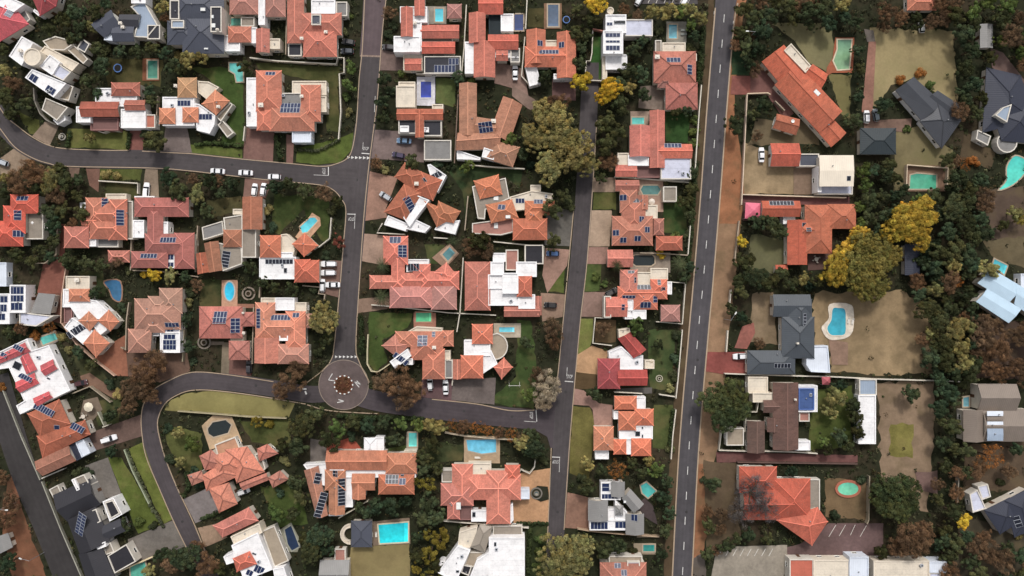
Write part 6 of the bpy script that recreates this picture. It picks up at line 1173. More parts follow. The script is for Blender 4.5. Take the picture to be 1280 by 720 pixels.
def crown(seed, kind):
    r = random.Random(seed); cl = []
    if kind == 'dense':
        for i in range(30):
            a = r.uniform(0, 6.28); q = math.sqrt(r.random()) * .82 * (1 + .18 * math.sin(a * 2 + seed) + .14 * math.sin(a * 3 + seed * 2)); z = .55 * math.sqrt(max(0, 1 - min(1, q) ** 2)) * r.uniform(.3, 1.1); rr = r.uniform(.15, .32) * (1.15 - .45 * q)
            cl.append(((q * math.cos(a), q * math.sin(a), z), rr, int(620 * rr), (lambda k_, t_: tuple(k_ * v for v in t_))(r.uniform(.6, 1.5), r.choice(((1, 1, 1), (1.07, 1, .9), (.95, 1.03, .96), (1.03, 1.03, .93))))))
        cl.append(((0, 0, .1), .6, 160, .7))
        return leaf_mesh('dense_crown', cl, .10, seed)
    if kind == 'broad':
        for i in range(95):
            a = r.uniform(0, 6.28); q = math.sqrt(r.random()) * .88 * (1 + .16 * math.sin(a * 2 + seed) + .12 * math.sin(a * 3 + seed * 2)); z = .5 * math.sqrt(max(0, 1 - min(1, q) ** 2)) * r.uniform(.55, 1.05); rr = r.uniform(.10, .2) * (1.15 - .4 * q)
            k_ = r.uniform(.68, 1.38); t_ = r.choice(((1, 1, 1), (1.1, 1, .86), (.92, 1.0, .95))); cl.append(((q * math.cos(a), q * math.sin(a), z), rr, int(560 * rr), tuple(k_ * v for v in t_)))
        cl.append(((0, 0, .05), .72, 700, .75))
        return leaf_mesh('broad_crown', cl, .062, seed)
    if kind == 'open':
        for i in range(22):
            a = r.uniform(0, 6.28); q = math.sqrt(r.random()) * .86 * (1 + .22 * math.sin(a * 2 + seed)); z = .5 * math.sqrt(max(0, 1 - min(1, q) ** 2)) * r.uniform(.2, 1.1); rr = r.uniform(.13, .28); cl.append(((q * math.cos(a), q * math.sin(a), z), rr, int(430 * rr), r.uniform(.6, 1.45)))
        return leaf_mesh('open_crown', cl, .08, seed)
    if kind == 'sparse':
        for i in range(60):
            a = r.uniform(0, 6.28); q = math.sqrt(r.random()) * .9 * (1 + .18 * math.sin(a * 2 + seed) + .1 * math.sin(a * 5)); z = .5 * math.sqrt(max(0, 1 - min(1, q) ** 2)) * r.uniform(.1, 1.1); rr = r.uniform(.09, .2); cl.append(((q * math.cos(a), q * math.sin(a), z), rr, int(190 * rr), r.uniform(.6, 1.4)))
        return leaf_mesh('sparse_crown', cl, .055, seed)
    if kind in ('twig', 'veil'):
        for i in range(46 if kind == 'twig' else 30):
            a = r.uniform(0, 6.28); q = math.sqrt(r.random()) * .88 * (1 + .16 * math.sin(a * 3 + seed)); z = .45 * math.sqrt(max(0, 1 - min(1, q) ** 2)) * r.uniform(.1, 1.1); rr = r.uniform(.12, .25); cl.append(((q * math.cos(a), q * math.sin(a), z), rr, int((360 if kind == 'twig' else 190) * rr), r.uniform(.6, 1.45)))
        return leaf_mesh('twig_crown', cl, .17, seed, .16 if kind == 'twig' else .11)
    if kind == 'shrub':
        for i in range(9):
            a = r.uniform(0, 6.28); q = math.sqrt(r.random()) * .6; rr = r.uniform(.3, .5); cl.append(((q * math.cos(a), q * math.sin(a), r.uniform(.1, .45)), rr, int(110 * rr / .3), r.uniform(.65, 1.35)))
        return leaf_mesh('shrub_leaves', cl, .17, seed)
def branches(mb, r, p, d, ln, rad, depth, spread):
    e = p + d * ln; mb.tube(p, e, rad, rad * .6, 5 if rad > .012 else 3, cap=False)
    if depth == 0: return
    for i in range(r.choice((2, 3, 3)) if depth > 1 else 4):
        nd = (d + Vector((r.gauss(0, spread), r.gauss(0, spread), r.gauss(.02, spread * .45)))).normalized(); branches(mb, r, p + (e - p) * r.uniform(.55, 1), nd, ln * r.uniform(.58, .85), rad * .58, depth - 1, spread)
def bare(seed):
    r = random.Random(seed); mb = MB()
    for i in range(7):
        a = i * 6.28 / 7 + r.uniform(-.3, .3); d = Vector((math.cos(a), math.sin(a), r.uniform(.5, 1.1))).normalized(); branches(mb, r, Vector((0, 0, -.35)), d, r.uniform(.36, .5), .024, 5 if seed % 2 else 4, .5)
    me = bpy.data.meshes.new('bare_branches'); xs = max(math.hypot(v[0], v[1]) for v in mb.v)
    me.from_pydata([(x / xs, y / xs, z / xs * .8) for x, y, z in mb.v], [], mb.f); me.materials.append(M['oc']); me.update(); return me
def trunk_mesh():
    mb = MB(); mb.tube((0, 0, -1.4), (0, 0, -.2), .085, .06, 7, cap=False); r = random.Random(3)
    for i in range(6):
        a = i * 1.05 + r.uniform(-.2, .2); m = Vector((.3 * math.cos(a), .3 * math.sin(a), r.uniform(.0, .15))); mb.tube((0, 0, -.3), m, .05, .032, 5, cap=False); mb.tube(m, Vector((.62 * math.cos(a + .2), .62 * math.sin(a + .2), r.uniform(.1, .4))), .032, .012, 5, cap=False)
    me = bpy.data.meshes.new('trunk'); me.from_pydata([tuple(p) for p in mb.v], [], mb.f); me.materials.append(M['bark']); me.update(); return me
def palm_mesh():
    r = random.Random(9); v = []; f = []; cols = []
    for k in range(26):
        a = k * 2.4; ln = r.uniform(.8, 1.05); up = r.uniform(.1, .6); prev = Vector((0, 0, 0))
        for s in range(1, 8):
            t = s / 7; p = Vector((math.cos(a) * ln * t, math.sin(a) * ln * t, up * t - .75 * t * t)); side = Vector((-math.sin(a), math.cos(a), 0))
            for sg in (-1, 1):
                for q in (0, .5):
                    b = prev.lerp(p, q); tip = b + side * sg * .19 * (1 - .55 * t) + (p - prev) * .9 + Vector((0, 0, -.05)); i = len(v); v += [b, b + (p - prev) * .3, tip]; f.append((i, i + 1, i + 2)); kk = r.uniform(.6, 1.5); cols.append((kk, kk, kk, 1))
            prev = p
    me = bpy.data.meshes.new('palm_fronds'); me.from_pydata([tuple(p) for p in v], [], f); me.materials.append(M['leaf']); at = me.attributes.new('shade', 'FLOAT_COLOR', 'FACE'); at.data.foreach_set('color', [x for c in cols for x in c]); me.update(); return me
CRN = {k: [crown(s, k) for s in range(10, 10 + n)] for k, n in (('dense', 6), ('open', 5), ('sparse', 4), ('shrub', 4), ('twig', 4), ('veil', 2), ('broad', 4))}
BARE = [bare(s) for s in (1, 2, 3)]; TRK = trunk_mesh(); PALM = palm_mesh()
KIND = dict(dk=('dense', (.050, .060, .034), 'dark green tree', 'evergreen_tree'), dg=('dense', (.068, .082, .040), 'deep green broad tree', 'evergreen_tree'), gr=('dense', (.095, .125, .045), 'mid green tree', 'green_tree'), ol=('dense', (.235, .208, .095), 'olive green tree', 'olive_green_tree'), oy=('open', (.200, .160, .036), 'mustard olive tree', 'olive_green_tree'),
            ye=('dense', (.50, .345, .05), 'bright yellow autumn tree', 'autumn_tree'), yg=('dense', (.43, .295, .058), 'golden olive autumn tree', 'autumn_tree'), yb=('dense', (.215, .180, .060), 'yellow-brown autumn tree', 'autumn_tree'), oc=('sparse', (.290, .120, .04), 'rusty orange tree', 'autumn_tree'), br=('twig', (.165, .100, .062), 'brown autumn tree', 'autumn_tree'), re=('open', (.20, .065, .05), 'reddish tree', 'autumn_tree'),
            ba=('twig', (.36, .28, .205), 'pale bare-branched tree', 'bare_tree'), bd=('veil', (.095, .088, .092), 'dark bare tree', 'bare_tree'), pa=('palm', (.075, .085, .045), 'green palm', 'palm_tree'))
TI = [0]
def tree(k, x, y, r, label=None):
    TI[0] += 1; rnd = random.Random(TI[0] * 17); sh, c, ph, nm = KIND[k]; rm = r * SC * rnd.uniform(1.04, 1.18); small = r < 8 and sh not in ('twig', 'veil', 'palm')
    if small: sh, nm, ph, hc = 'shrub', 'shrub', ph.replace('tree', 'shrub').replace(' broad', ''), .0
    else: hc = {'palm': 5.5, 'bare': rm * 1.0 + .4}.get(sh, min(rm * 1.15 + .6, 6.2))
    p = P(x, y, hc + rm * .3); base = (p.x, p.y, 0); size = 'small' if r < 8.5 else ('medium' if r < 13 else 'large')
    if sh == 'palm': size = 'spreading'
    t = thing(nm, label, 'shrub' if small else ('palm tree' if sh == 'palm' else 'tree'), base, {'shrub': 'garden shrubs', 'palm_tree': 'palms in gardens'}.get(nm, nm.replace('_', ' ') + 's in gardens'), None if label else (size + ' ' + ph, x, y))
    if sh == 'dense' and r >= 13.5: sh = 'broad'
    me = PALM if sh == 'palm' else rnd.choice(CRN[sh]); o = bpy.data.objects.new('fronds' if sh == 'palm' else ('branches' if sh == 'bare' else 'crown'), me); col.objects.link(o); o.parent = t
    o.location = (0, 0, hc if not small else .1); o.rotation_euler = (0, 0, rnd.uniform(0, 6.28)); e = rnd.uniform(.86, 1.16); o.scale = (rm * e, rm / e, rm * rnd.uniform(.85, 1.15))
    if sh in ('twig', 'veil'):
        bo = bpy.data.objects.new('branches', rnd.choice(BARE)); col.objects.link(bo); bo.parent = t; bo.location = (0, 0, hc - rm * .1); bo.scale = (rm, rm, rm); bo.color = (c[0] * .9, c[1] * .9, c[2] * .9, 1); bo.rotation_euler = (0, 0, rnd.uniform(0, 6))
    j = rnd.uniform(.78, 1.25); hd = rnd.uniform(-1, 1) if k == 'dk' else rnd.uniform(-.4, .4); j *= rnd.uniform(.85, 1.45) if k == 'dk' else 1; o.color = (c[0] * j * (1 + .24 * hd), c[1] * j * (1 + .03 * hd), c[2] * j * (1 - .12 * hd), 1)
    if not small:
        q = bpy.data.objects.new('trunk', TRK); col.objects.link(q); q.parent = t; s = max(hc / 1.4, .1)
        if sh == 'palm':
            q.scale = (1.6, 1.6, hc / 1.2); q.location = (0, 0, hc * 1.4 / 1.2); q.data = PTRK
        else: q.location = (0, 0, hc); q.scale = (rm, rm, s)
    return t
ptm = MB(); ptm.tube((0, 0, -1.4), (0, 0, -.2), .14, .09, 7); PTRK = bpy.data.meshes.new('palm_trunk'); PTRK.from_pydata([tuple(p) for p in ptm.v], [], ptm.f); PTRK.materials.append(M['bark'])
TREES = """
dk 62 35 9 dk 78 25 11 dk 95 14 12 dk 98 38 11 dk 88 48 8 ol 115 33 8 dk 118 15 10 dk 131 6 8 dk 122 62 10 dk 128 82 11 dk 112 100 11 dk 121 117 8 br 14 105 11 dk 6 122 12 dk 14 142 9 dk 30 128 10 ol 8 88 9 dk 3 62 8
ol 203 8 8 br 206 22 6 dk 204 44 7 dk 190 60 9 dk 205 66 8 dk 170 64 9 dk 150 64 8 dk 134 62 7 dk 215 82 9 ol 235 74 11 ol 250 70 9 ol 222 70 7 dk 226 88 8 dk 186 112 8 dk 189 126 8 dk 305 82 9 dk 312 93 7
dk 193 176 13 ol 112 172 8 dk 180 167 7 br 40 216 16 br 20 228 13 ol 62 226 15 dk 80 226 12 br 68 240 13 dk 58 264 11 dk 78 262 11 dk 95 245 9 dk 66 282 10 dk 97 224 8 dk 66 302 9 ol 8 222 8 dk 4 240 8
ol 132 218 7 ol 147 220 7 dk 210 222 11 dk 222 238 12 ol 246 243 12 dk 262 226 10 br 240 224 7 br 272 226 8 dk 290 229 9 dk 258 264 10 dk 276 241 8 dk 345 233 11 dk 362 229 9 dk 380 239 10 br 405 240 11 dk 421 252 8 ol 335 262 7 dk 340 284 7 dk 415 264 7 re 423 301 9 dk 407 320 7
dk 86 326 11 dk 106 330 11 dk 125 332 9 br 147 326 8 dk 160 338 7 ye 193 344 9 ye 181 343 5 ol 213 344 9 dk 232 346 8 br 246 356 8 dk 312 334 9 dk 328 352 8 dk 342 359 9 dk 365 361 9 dk 392 362 7 dk 20 318 10 dk 40 325 9 dk 52 312 8
dk 118 366 8 dk 152 384 7 oc 45 419 7 oc 62 411 8 ol 76 421 7 ol 85 438 6 dk 10 415 8 br 26 410 8 dk 97 440 8 dk 112 456 8 dk 233 400 8 dk 235 432 9 dk 241 452 7 ol 236 378 6 dk 240 366 7 ol 404 402 16 ol 401 386 10 dk 408 426 10 dk 398 441 7 oc 4 484 6
br 361 478 16 br 350 490 10 br 372 462 11 br 180 463 19 br 166 486 16 br 196 449 12 br 160 508 11 br 186 494 13 br 497 479 18 br 480 476 15 br 514 488 15 br 504 500 13
dk 378 532 17 dk 370 556 13 dk 392 517 12 dk 412 552 12 gr 422 536 11 dk 441 528 11 dk 460 532 10 dk 480 528 9 gr 500 530 9 dk 494 550 9 gr 522 532 9 ol 538 532 11 dk 440 545 7 ol 549 534 10
oc 565 532 8 br 580 534 9 oc 595 535 8 oc 610 538 8 br 625 541 8 oc 640 543 8 br 654 546 8
dk 541 556 11 dk 530 572 11 dk 546 586 9 oy 531 606 12 dk 530 588 9 dk 536 630 13 dk 545 646 11 dk 529 650 11 oy 548 678 13 oy 538 692 12 oy 556 668 9 dk 525 694 11 dk 521 672 9 dk 470 632 12 dk 490 634 12 dk 456 640 9 dk 448 633 8 dk 506 628 9
dk 400 670 15 dk 388 690 15 dk 408 688 9 dk 381 672 10 dk 370 602 11 dk 376 622 11 gr 346 642 11 dk 366 642 9 dk 350 616 7 ol 355 577 7 dk 352 556 9 gr 240 556 11 dk 210 535 7 ol 222 541 8 oy 321 528 8 oy 336 530 7 dk 212 575 7 ol 226 578 8 dk 243 588 7 dk 251 606 6
dk 230 697 17 br 255 706 15 br 214 706 13 dk 273 710 10 br 246 684 9 dk 202 694 10 ol 186 714 8 br 4 650 13 br 12 628 11 dk 10 704 11 br 2 598 9 dk 155 657 8 gr 175 652 7 dk 191 657 7 dk 111 590 7 dk 96 590 7 dk 139 564 8 dk 138 518 9 ol 148 492 7 dk 138 480 7
br 487 15 9 dk 492 32 7 dk 485 45 7 dk 480 100 11 dk 478 125 10 dk 478 149 9 gr 502 92 6 dk 489 114 7 dk 572 97 9 dk 580 116 8 gr 590 105 7 gr 436 20 6 gr 438 84 8 gr 436 106 8 dk 432 40 6 gr 433 122 7 ol 436 140 6
br 470 203 8 ol 481 212 7 dk 515 203 10 dk 546 207 7 dk 565 208 7 gr 584 208 8 gr 637 173 9 dk 652 192 9 dk 660 178 8
ol 690 148 26 ol 670 172 17 ol 714 190 25 ol 688 207 20 ol 732 204 17 ol 700 170 22 br 696 130 15 ol 678 138 14 dk 664 206 7
dk 757 152 13 dk 772 164 12 dk 776 132 12 dk 758 182 13 br 760 202 12 dk 751 222 8 dk 770 107 13 dk 786 88 12 dk 801 92 10 dk 806 118 9 dk 792 62 9 dk 802 52 8 ol 787 108 10 ye 728 101 13 ye 761 113 16 ye 744 1 15 dk 720 42 10 dk 725 60 9 dk 741 25 10 dk 734 43 8 dk 723 78 9 dk 680 96 9 dk 721 12 8
br 780 12 8 br 798 20 8 ol 815 15 10 ol 835 14 11 gr 850 14 9 ol 862 12 10 ol 876 22 9 dk 822 38 7 dk 862 62 7 dk 870 46 8 dk 876 82 7 gr 865 30 8 gr 868 150 7 gr 867 165 7 gr 867 180 7 dk 845 140 8 dk 858 138 8 dk 866 216 8 dk 864 236 9 dk 858 252 10 dk 862 268 8 dk 860 294 7 gr 845 294 6 ye 826 318 6 dk 864 334 8 dk 856 346 8 ol 838 486 7
dk 690 262 12 dk 704 247 11 dk 712 258 7 dk 692 302 10 gr 755 355 5 gr 745 346 7 gr 795 408 10 br 754 411 9 br 690 410 12 br 693 426 11 dk 742 492 10 dk 822 432 8 dk 846 420 7 dk 845 446 7 dk 842 470 7 ba 683 485 19 br 672 470 10 ba 679 501 13 gr 662 494 9 dk 658 428 8
dk 668 562 14 dk 664 546 11 ol 654 553 11 dk 680 576 7 ol 735 580 8 dk 734 608 11 dk 727 598 7 oc 772 588 12 gr 820 588 10 ol 811 576 8 dk 803 592 9 dk 790 578 8 dk 834 602 9 dk 831 622 10 dk 837 642 9 dk 752 588 8 dk 832 664 9 dk 838 560 7
ol 700 690 24 ol 716 702 22 ol 726 682 17 dk 754 686 13 dk 772 684 12 ol 690 716 18 dk 792 690 7 dk 828 692 9 gr 675 672 7 gr 674 690 7 gr 673 708 7
dk 930 10 12 dk 942 24 12 dk 926 42 11 dk 952 40 13 dk 947 60 11 dk 936 78 9 dk 960 18 11 dk 985 8 12 dk 1010 14 13 br 1000 3 11 dk 1030 10 12 dk 1034 28 11 dk 1014 32 8 dk 1070 26 10 dk 1073 62 8 dk 1074 86 8 dk 1073 120 8 dk 1066 150 10 ol 1054 5 11 br 1110 14 12 br 1128 22 9 br 1180 24 10 dk 1196 20 11 gr 1235 2 11 gr 1262 6 12 br 1277 22 11 dk 1252 26 12 dk 1206 42 12 dk 1215 62 11 dk 1206 86 12 dk 1216 106 11 dk 1228 122 8 dk 1208 126 9 br 1266 44 13 dk 1240 72 9
oc 1126 101 7 oc 1150 93 7 dk 1104 131 11 gr 1163 106 6 dk 918 156 12 br 947 170 7 dk 955 130 11 dk 942 142 8 gr 1080 212 10 gr 1082 230 10 dk 1087 250 12 dk 1102 246 10 dk 1118 222 9 dk 1110 266 11 dk 1088 272 11 dk 1097 288 9 gr 1134 161 6 oc 1206 206 8 oc 1215 203 7 br 1197 201 7
dk 1196 225 13 dk 1211 237 12 dk 1226 226 11 dk 1192 260 15 dk 1207 277 14 dk 1187 290 13 dk 1216 296 13 dk 1226 274 10 br 1232 258 11 dk 1170 246 11 dk 1196 312 13 dk 1177 318 13 ol 1270 266 10 oy 1276 276 8 dk 1254 282 8 br 1188 352 13 oc 1197 352 8 dk 1166 334 12 dk 1174 350 10 dk 1212 344 9 dk 1210 366 11 dk 1160 386 15 dk 1150 370 10 dk 1175 402 14 dk 1190 386 12 ol 1196 411 15 ol 1201 432 13 dk 1181 428 15 dk 1164 446 13 br 1154 424 9 ol 1205 452 12 dk 1184 452 13 dk 1195 467 10 dk 1171 466 9 br 1232 422 14 br 1252 436 15 br 1272 420 13 br 1240 462 12 br 1268 458 12 dk 1140 492 12 dk 1185 492 13 dk 1176 512 13 dk 1190 532 13 dk 1180 552 11 dk 1195 562 9 dk 1182 582 9 dk 1202 478 7
yg 1152 270 22 yg 1128 280 22 yg 1146 292 19 yg 1140 262 14 yg 1110 278 9 yg 1074 298 16 yg 1060 310 13 yb 1084 308 20 yb 1100 312 18 yb 1074 330 20 yb 1070 350 15 yb 1092 332 25 yb 1082 352 19 yg 1047 334 19 yg 1040 348 13 yg 1050 318 12 yb 1112 322 15 yb 1060 322 14 yb 1098 360 14
dk 966 282 13 dk 947 277 10 dk 977 292 8 ye 928 302 8 dk 932 326 13 dk 946 346 14 dk 926 352 11 dk 961 352 13 dk 976 342 9 dk 990 354 10 ol 1004 348 8 dk 1024 350 9 dk 1012 358 7 dk 914 386 8 dk 926 396 8 dk 926 366 9 br 950 429 7
dg 894 500 21 dg 915 493 20 dg 906 520 20 dg 927 512 14 ol 1045 497 13 dk 1050 545 10 gr 1030 552 8 ol 1038 515 9 dk 1050 481 9 dk 1066 506 10 dk 1071 522 10 dk 1072 540 9 dk 1060 556 8 dk 1035 561 8 dk 893 606 10 dk 880 600 6 bd 942 618 24 bd 960 634 20 bd 928 640 18 dk 935 670 9 dk 960 673 8 br 885 642 9 br 901 662 8 dk 990 590 8 dk 1076 600 7 dk 1044 644 7 dk 885 692 9 br 897 688 7
dg 1115 610 21 dg 1136 620 20 dg 1120 636 19 dg 1104 626 15 br 1142 677 20 br 1156 666 14 br 1125 682 14 dk 1101 690 9 ye 1205 652 10 oc 1240 571 15 br 1224 586 13 dk 1210 592 9 dk 1192 640 11 dk 1182 662 10 dk 1196 682 11 br 1236 692 14 br 1256 702 14 dk 1215 702 10 dk 1276 694 10 ol 1272 670 6 br 1232 672 9 dk 1270 562 9 br 1262 590 9 dk 1250 602 7
pa 477 332 9 pa 476 372 10 pa 566 302 8 pa 772 332 8 pa 851 330 11 pa 609 250 0 gr 603 644 6 dk 600 300 13 br 590 310 12 br 608 312 11
"""
tk = TREES.split(); TL = [(tk[i], float(tk[i + 1]), float(tk[i + 2]), float(tk[i + 3])) for i in range(0, len(tk), 4)]
for k, x, y, r in TL:
    if r > 0: tree(k, x, y, r)
# the thick plantings on the right-hand side: filled until the crowns close up
rz = random.Random(21); PL = [(x, y, r) for k, x, y, r in TL]
def thicket(zone, kinds, n, r0, r1):
    xs = [p[0] for p in zone]; ys = [p[1] for p in zone]; got = 0
    for _ in range(n * 60):
        x, y, r = rz.uniform(min(xs), max(xs)), rz.uniform(min(ys), max(ys)), rz.uniform(r0, r1)
        if not inpoly(x, y, zone) or any(math.hypot(x - a, y - b) < .62 * (r + s) for a, b, s in PL): continue
        if 0 <= x < 1280 and 0 <= y < 720 and MASK[int(y), int(x)] == 1: continue
        PL.append((x, y, r)); tree(rz.choice(kinds), x, y, r); got += 1
        if got >= n: break
thicket([(1158, 205), (1222, 190), (1236, 250), (1238, 330), (1222, 400), (1218, 480), (1170, 480), (1160, 420), (1140, 360), (1156, 300)], ['dk', 'dk', 'dk', 'br', 'dk', 'ol'], 26, 8, 12)
thicket([(1074, 196), (1130, 200), (1132, 244), (1150, 246), (1160, 262), (1120, 272), (1074, 300)], ['dk', 'gr', 'dk'], 8, 8, 10)
thicket([(1214, 402), (1290, 404), (1290, 474), (1214, 474)], ['br', 'br', 'dk'], 9, 9, 13)
thicket([(1172, 478), (1202, 482), (1202, 560), (1214, 560), (1212, 604), (1196, 660), (1212, 722), (1170, 722), (1168, 600)], ['dk', 'dk', 'br'], 10, 8, 12)
thicket([(1196, 0), (1290, 0), (1290, 86), (1262, 76), (1236, 60), (1222, 70), (1222, 150), (1198, 140)], ['dk', 'gr', 'dk', 'br'], 10, 8, 12)
thicket([(1210, 668), (1290, 684), (1290, 726), (1190, 726)], ['br', 'dk'], 7, 9, 12)
thicket([(924, 0), (1078, 0), (1078, 26), (1040, 28), (1012, 30), (966, 28), (954, 84), (940, 88), (938, 62), (918, 58)], ['dk', 'dk', 'br'], 9, 8, 11)
thicket([(1100, 0), (1196, 0), (1194, 34), (1098, 32)], ['br', 'dk', 'br'], 6, 8, 11)
thicket([(0, 205), (100, 212), (104, 244), (98, 316), (60, 328), (54, 250), (0, 240)], ['dk', 'br', 'dk'], 7, 8, 11)
thicket([(880, 640), (925, 640), (925, 684), (884, 690)], ['br', 'dk'], 4, 8, 11)
thicket([(525, 655), (548, 655), (556, 680), (540, 722), (516, 722)], ['dk', 'oy'], 4, 8, 11)
# clipped hedges
def hedge(label, pts, wd, hg, c=(.045, .062, .030)):
    s = [P(x, y, hg) for x, y in pts]; b = P(*pts[0]); t = thing('hedge', label, 'hedge', (b.x, b.y, 0)); cl = []; r = random.Random(len(label))
    for a, e in zip(s, s[1:]):
        n = max(1, int((e - a).length / .9))
        for i in range(n):
            p = a.lerp(e, (i + .5) / n); cl.append(((p.x - b.x + r.uniform(-.2, .2), p.y - b.y + r.uniform(-.2, .2), hg * .5), max(wd * .62, .6), 60, r.uniform(.65, 1.35)))
    me = leaf_mesh('hedge_leaves', cl, .42, len(label)); o = bpy.data.objects.new('foliage', me); col.objects.link(o); o.parent = t; o.color = (*c, 1)
for a in [('dark avenue hedge beside stacked hip house', [(880, 30), (876, 80), (873, 104)], 1.3, 2), ('dark avenue hedge from hedge trees to rambling house', [(872, 200), (868, 250), (864, 300), (860, 350)], 1.4, 2), ('avenue hedge along the crimson roofed garden', [(852, 415), (848, 460)], 1.2, 1.8), ('avenue hedge along the block house', [(842, 512), (838, 560)], 1.2, 1.8), ('front hedge of scalloped shrubs before the curved terrace house', [(242, 180), (268, 178), (302, 182)], 1.1, 1.4, (.06, .085, .035)), ('left hedge of the corner house grass strip', [(344, 168), (350, 200)], 1.6, 1.2), ('white-flowered hedge line below corner house turn', [(368, 187), (396, 188), (414, 180), (424, 174)], .9, 1.1, (.09, .10, .06)),
          ('hedge below the small fountain verge', [(86, 164), (82, 184)], 1.2, 1.5), ('hedge right of the pale verge before the low white house', [(160, 166), (159, 186)], 1.2, 1.6), ('hedge strip right of the large white flat house', [(663, 662), (660, 718)], 1.4, 1.8, (.05, .065, .03)), ('tall hedge row beside the artificial lawn', [(730, 40), (728, 90)], 1.6, 2.4), ('conifer hedge along the long white shed', [(1072, 500), (1072, 550)], 1.6, 2.6, (.035, .052, .036)), ('hedge before the grand villa drive', [(645, 655), (686, 655)], 1.0, 1.2), ('hedge around the star villa corner bed', [(232, 590), (236, 610), (228, 622)], 1.4, 1.2), ('hedge above the clipped pink garage', [(250, 650), (274, 640)], 1.3, 1.3), ('hedge line right of the roundabout street', [(450, 395), (452, 440)], 1.6, 2), ('hedge under the street south of the roundabout', [(420, 520), (470, 522), (530, 524)], 1.3, 1.8), ('ragged hedge along the bright lawn strip', [(157, 562), (188, 634), (204, 660)], .9, 1.2, (.10, .11, .07))]: hedge(*a)

# ------------------------------------------------------------------ undergrowth: the low garden planting nobody could count
r = random.Random(5); cl = []; cand = 0
for _ in range(26000):
    x, y = r.uniform(-14, 1294), r.uniform(-14, 734)
    inside = 0 <= x < 1280 and 0 <= y < 720
    m = MASK[int(y), int(x)] if inside else 0
    if m == 1 or (m == 2 and r.random() > .02): continue
    ok = True
    if inside:
        for dx, dy in ((2, 0), (-2, 0), (0, 2), (0, -2)):
            xx, yy = int(min(1279, max(0, x + dx))), int(min(719, max(0, y + dy)))
            if MASK[yy, xx] == 1: ok = False
    if not ok: continue
    s = r.uniform(.35, 1.0); p = P(x, y, s * .4); cl.append(((p.x, p.y, s * .35), s, int(9 + 10 * s), (lambda k_, t_: tuple(k_ * v for v in t_))(r.uniform(.5, 1.4), r.choice(((1, 1, 1), (1, 1, 1), (.88, 1.05, .85), (1.4, 1.3, 1.1), (1.5, 1.1, .95), (1.1, 1.4, 1.0), (1.9, 1.85, 1.7)))) if r.random() < .75 else r.uniform(.45, 1.6)))
    if len(cl) > 6500: break
me = leaf_mesh('garden_undergrowth', cl, .42, 77); o = bpy.data.objects.new('garden_undergrowth', me); col.objects.link(o); o.color = (.058, .060, .038, 1)
o['kind'] = 'stuff'; o['label'] = 'low dark shrubs and ground cover filling the garden beds'; o['category'] = 'ground cover'
mb = None
# small plants in the roundabout island
r = random.Random(8); cl = []
for i in range(34):
    a, q = r.uniform(0, 6.28), math.sqrt(r.random()) * 2.3; cl.append(((q * math.cos(a), q * math.sin(a), .35), r.uniform(.2, .42), 26, r.uniform(.5, 1.6)))
me = leaf_mesh('island_plants', cl, .2, 3); o = bpy.data.objects.new('plants', me); col.objects.link(o); o.parent = isl; o.color = (.16, .085, .05, 1)
SUN_E, SUN_A, SKY_S = 1.78, 8, 0.143
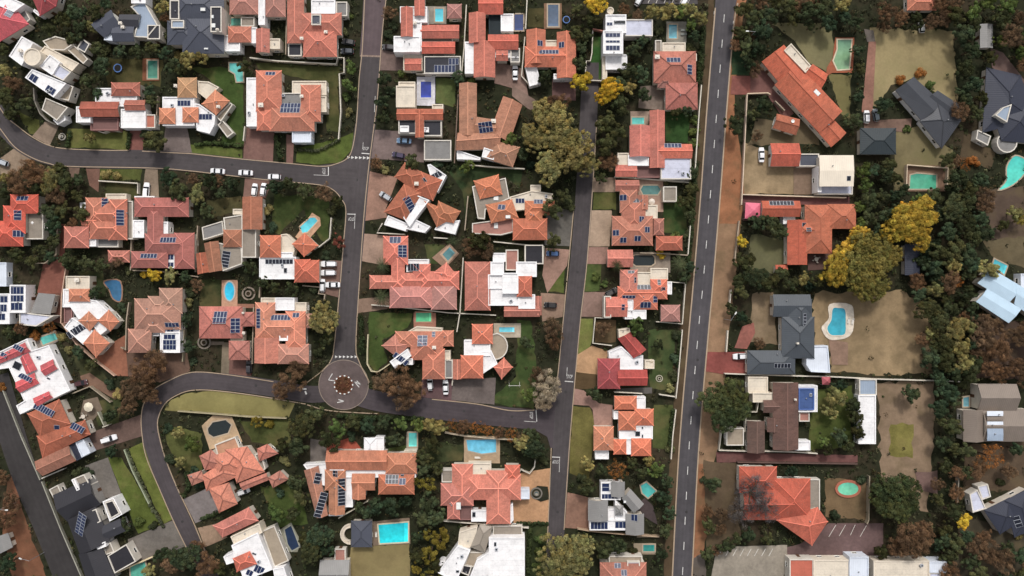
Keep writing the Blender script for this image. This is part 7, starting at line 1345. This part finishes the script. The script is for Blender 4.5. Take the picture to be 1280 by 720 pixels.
# ------------------------------------------------------------------ labels that tell one from another by what stands beside it
def direction(dx, dy):
    if abs(dx) > 1.8 * abs(dy): return 'right of' if dx > 0 else 'left of'
    if abs(dy) > 1.8 * abs(dx): return 'below' if dy > 0 else 'above'
    return ('below right of' if dx > 0 else 'below left of') if dy > 0 else ('above right of' if dx > 0 else 'above left of')
DD = {}
for o, ph, x, y in AUTO:
    s, hx, hy = min(HOMES, key=lambda h_: math.hypot(x - h_[1], (y - h_[2])))
    DD.setdefault('%s %s %s' % (ph, direction(x - hx, y - hy), s), []).append((math.hypot(x - hx, y - hy), o, x, y))
ORD = ['first', 'second', 'third', 'fourth', 'fifth', 'sixth', 'seventh', 'eighth', 'ninth', 'tenth', 'eleventh', 'twelfth', 'thirteenth', 'fourteenth', 'fifteenth', 'sixteenth', 'seventeenth', 'eighteenth']
for lb, l in DD.items():
    if len(l) == 1: l[0][1]['label'] = lb; continue
    l.sort(key=lambda t: t[0])
    for i, t in enumerate(l): t[1]['label'] = lb + (', nearest' if i == 0 else (', farthest' if i == len(l) - 1 else ', %s nearest' % ORD[min(i, 17)]))

# ------------------------------------------------------------------ camera, daylight
cam = bpy.data.cameras.new('survey_camera'); co = bpy.data.objects.new('survey_camera', cam); col.objects.link(co)
co.location = (0, 0, CAMZ); co.rotation_euler = (0, 0, 0); cam.sensor_width = 36; cam.lens = 18 * CAMZ / (640 * SC); cam.clip_end = 10000; cam.clip_start = 1
scene.camera = co
ELEV = 52
sun = bpy.data.lights.new('sun', 'SUN'); so = bpy.data.objects.new('sun', sun); col.objects.link(so); sun.energy = SUN_E; sun.angle = R(SUN_A); sun.color = (1, .955, .90)
AZ = 4
so.rotation_euler = (R(-(90 - ELEV)), 0, R(-AZ)); so.location = (0, 60, 120)
w = bpy.data.worlds.new('World'); scene.world = w; w.use_nodes = True; nt = w.node_tree; nt.nodes.clear()
sk = nt.nodes.new('ShaderNodeTexSky'); sk.sky_type = 'NISHITA'; sk.sun_disc = False; sk.sun_elevation = R(ELEV); sk.sun_rotation = R(AZ); sk.air_density = 1.0; sk.dust_density = 4.0; sk.ozone_density = 1.0
hs = nt.nodes.new('ShaderNodeHueSaturation'); hs.inputs['Saturation'].default_value = .22
bg = nt.nodes.new('ShaderNodeBackground'); bg.inputs[1].default_value = SKY_S; ou = nt.nodes.new('ShaderNodeOutputWorld')
nt.links.new(sk.outputs[0], hs.inputs['Color']); nt.links.new(hs.outputs[0], bg.inputs[0]); nt.links.new(bg.outputs[0], ou.inputs[0])
scene.render.engine = 'CYCLES'
scene.view_settings.view_transform = 'Standard'; scene.view_settings.look = 'None'; scene.view_settings.exposure = 0; scene.view_settings.gamma = 1
scene.render.resolution_x = 1024; scene.render.resolution_y = 576
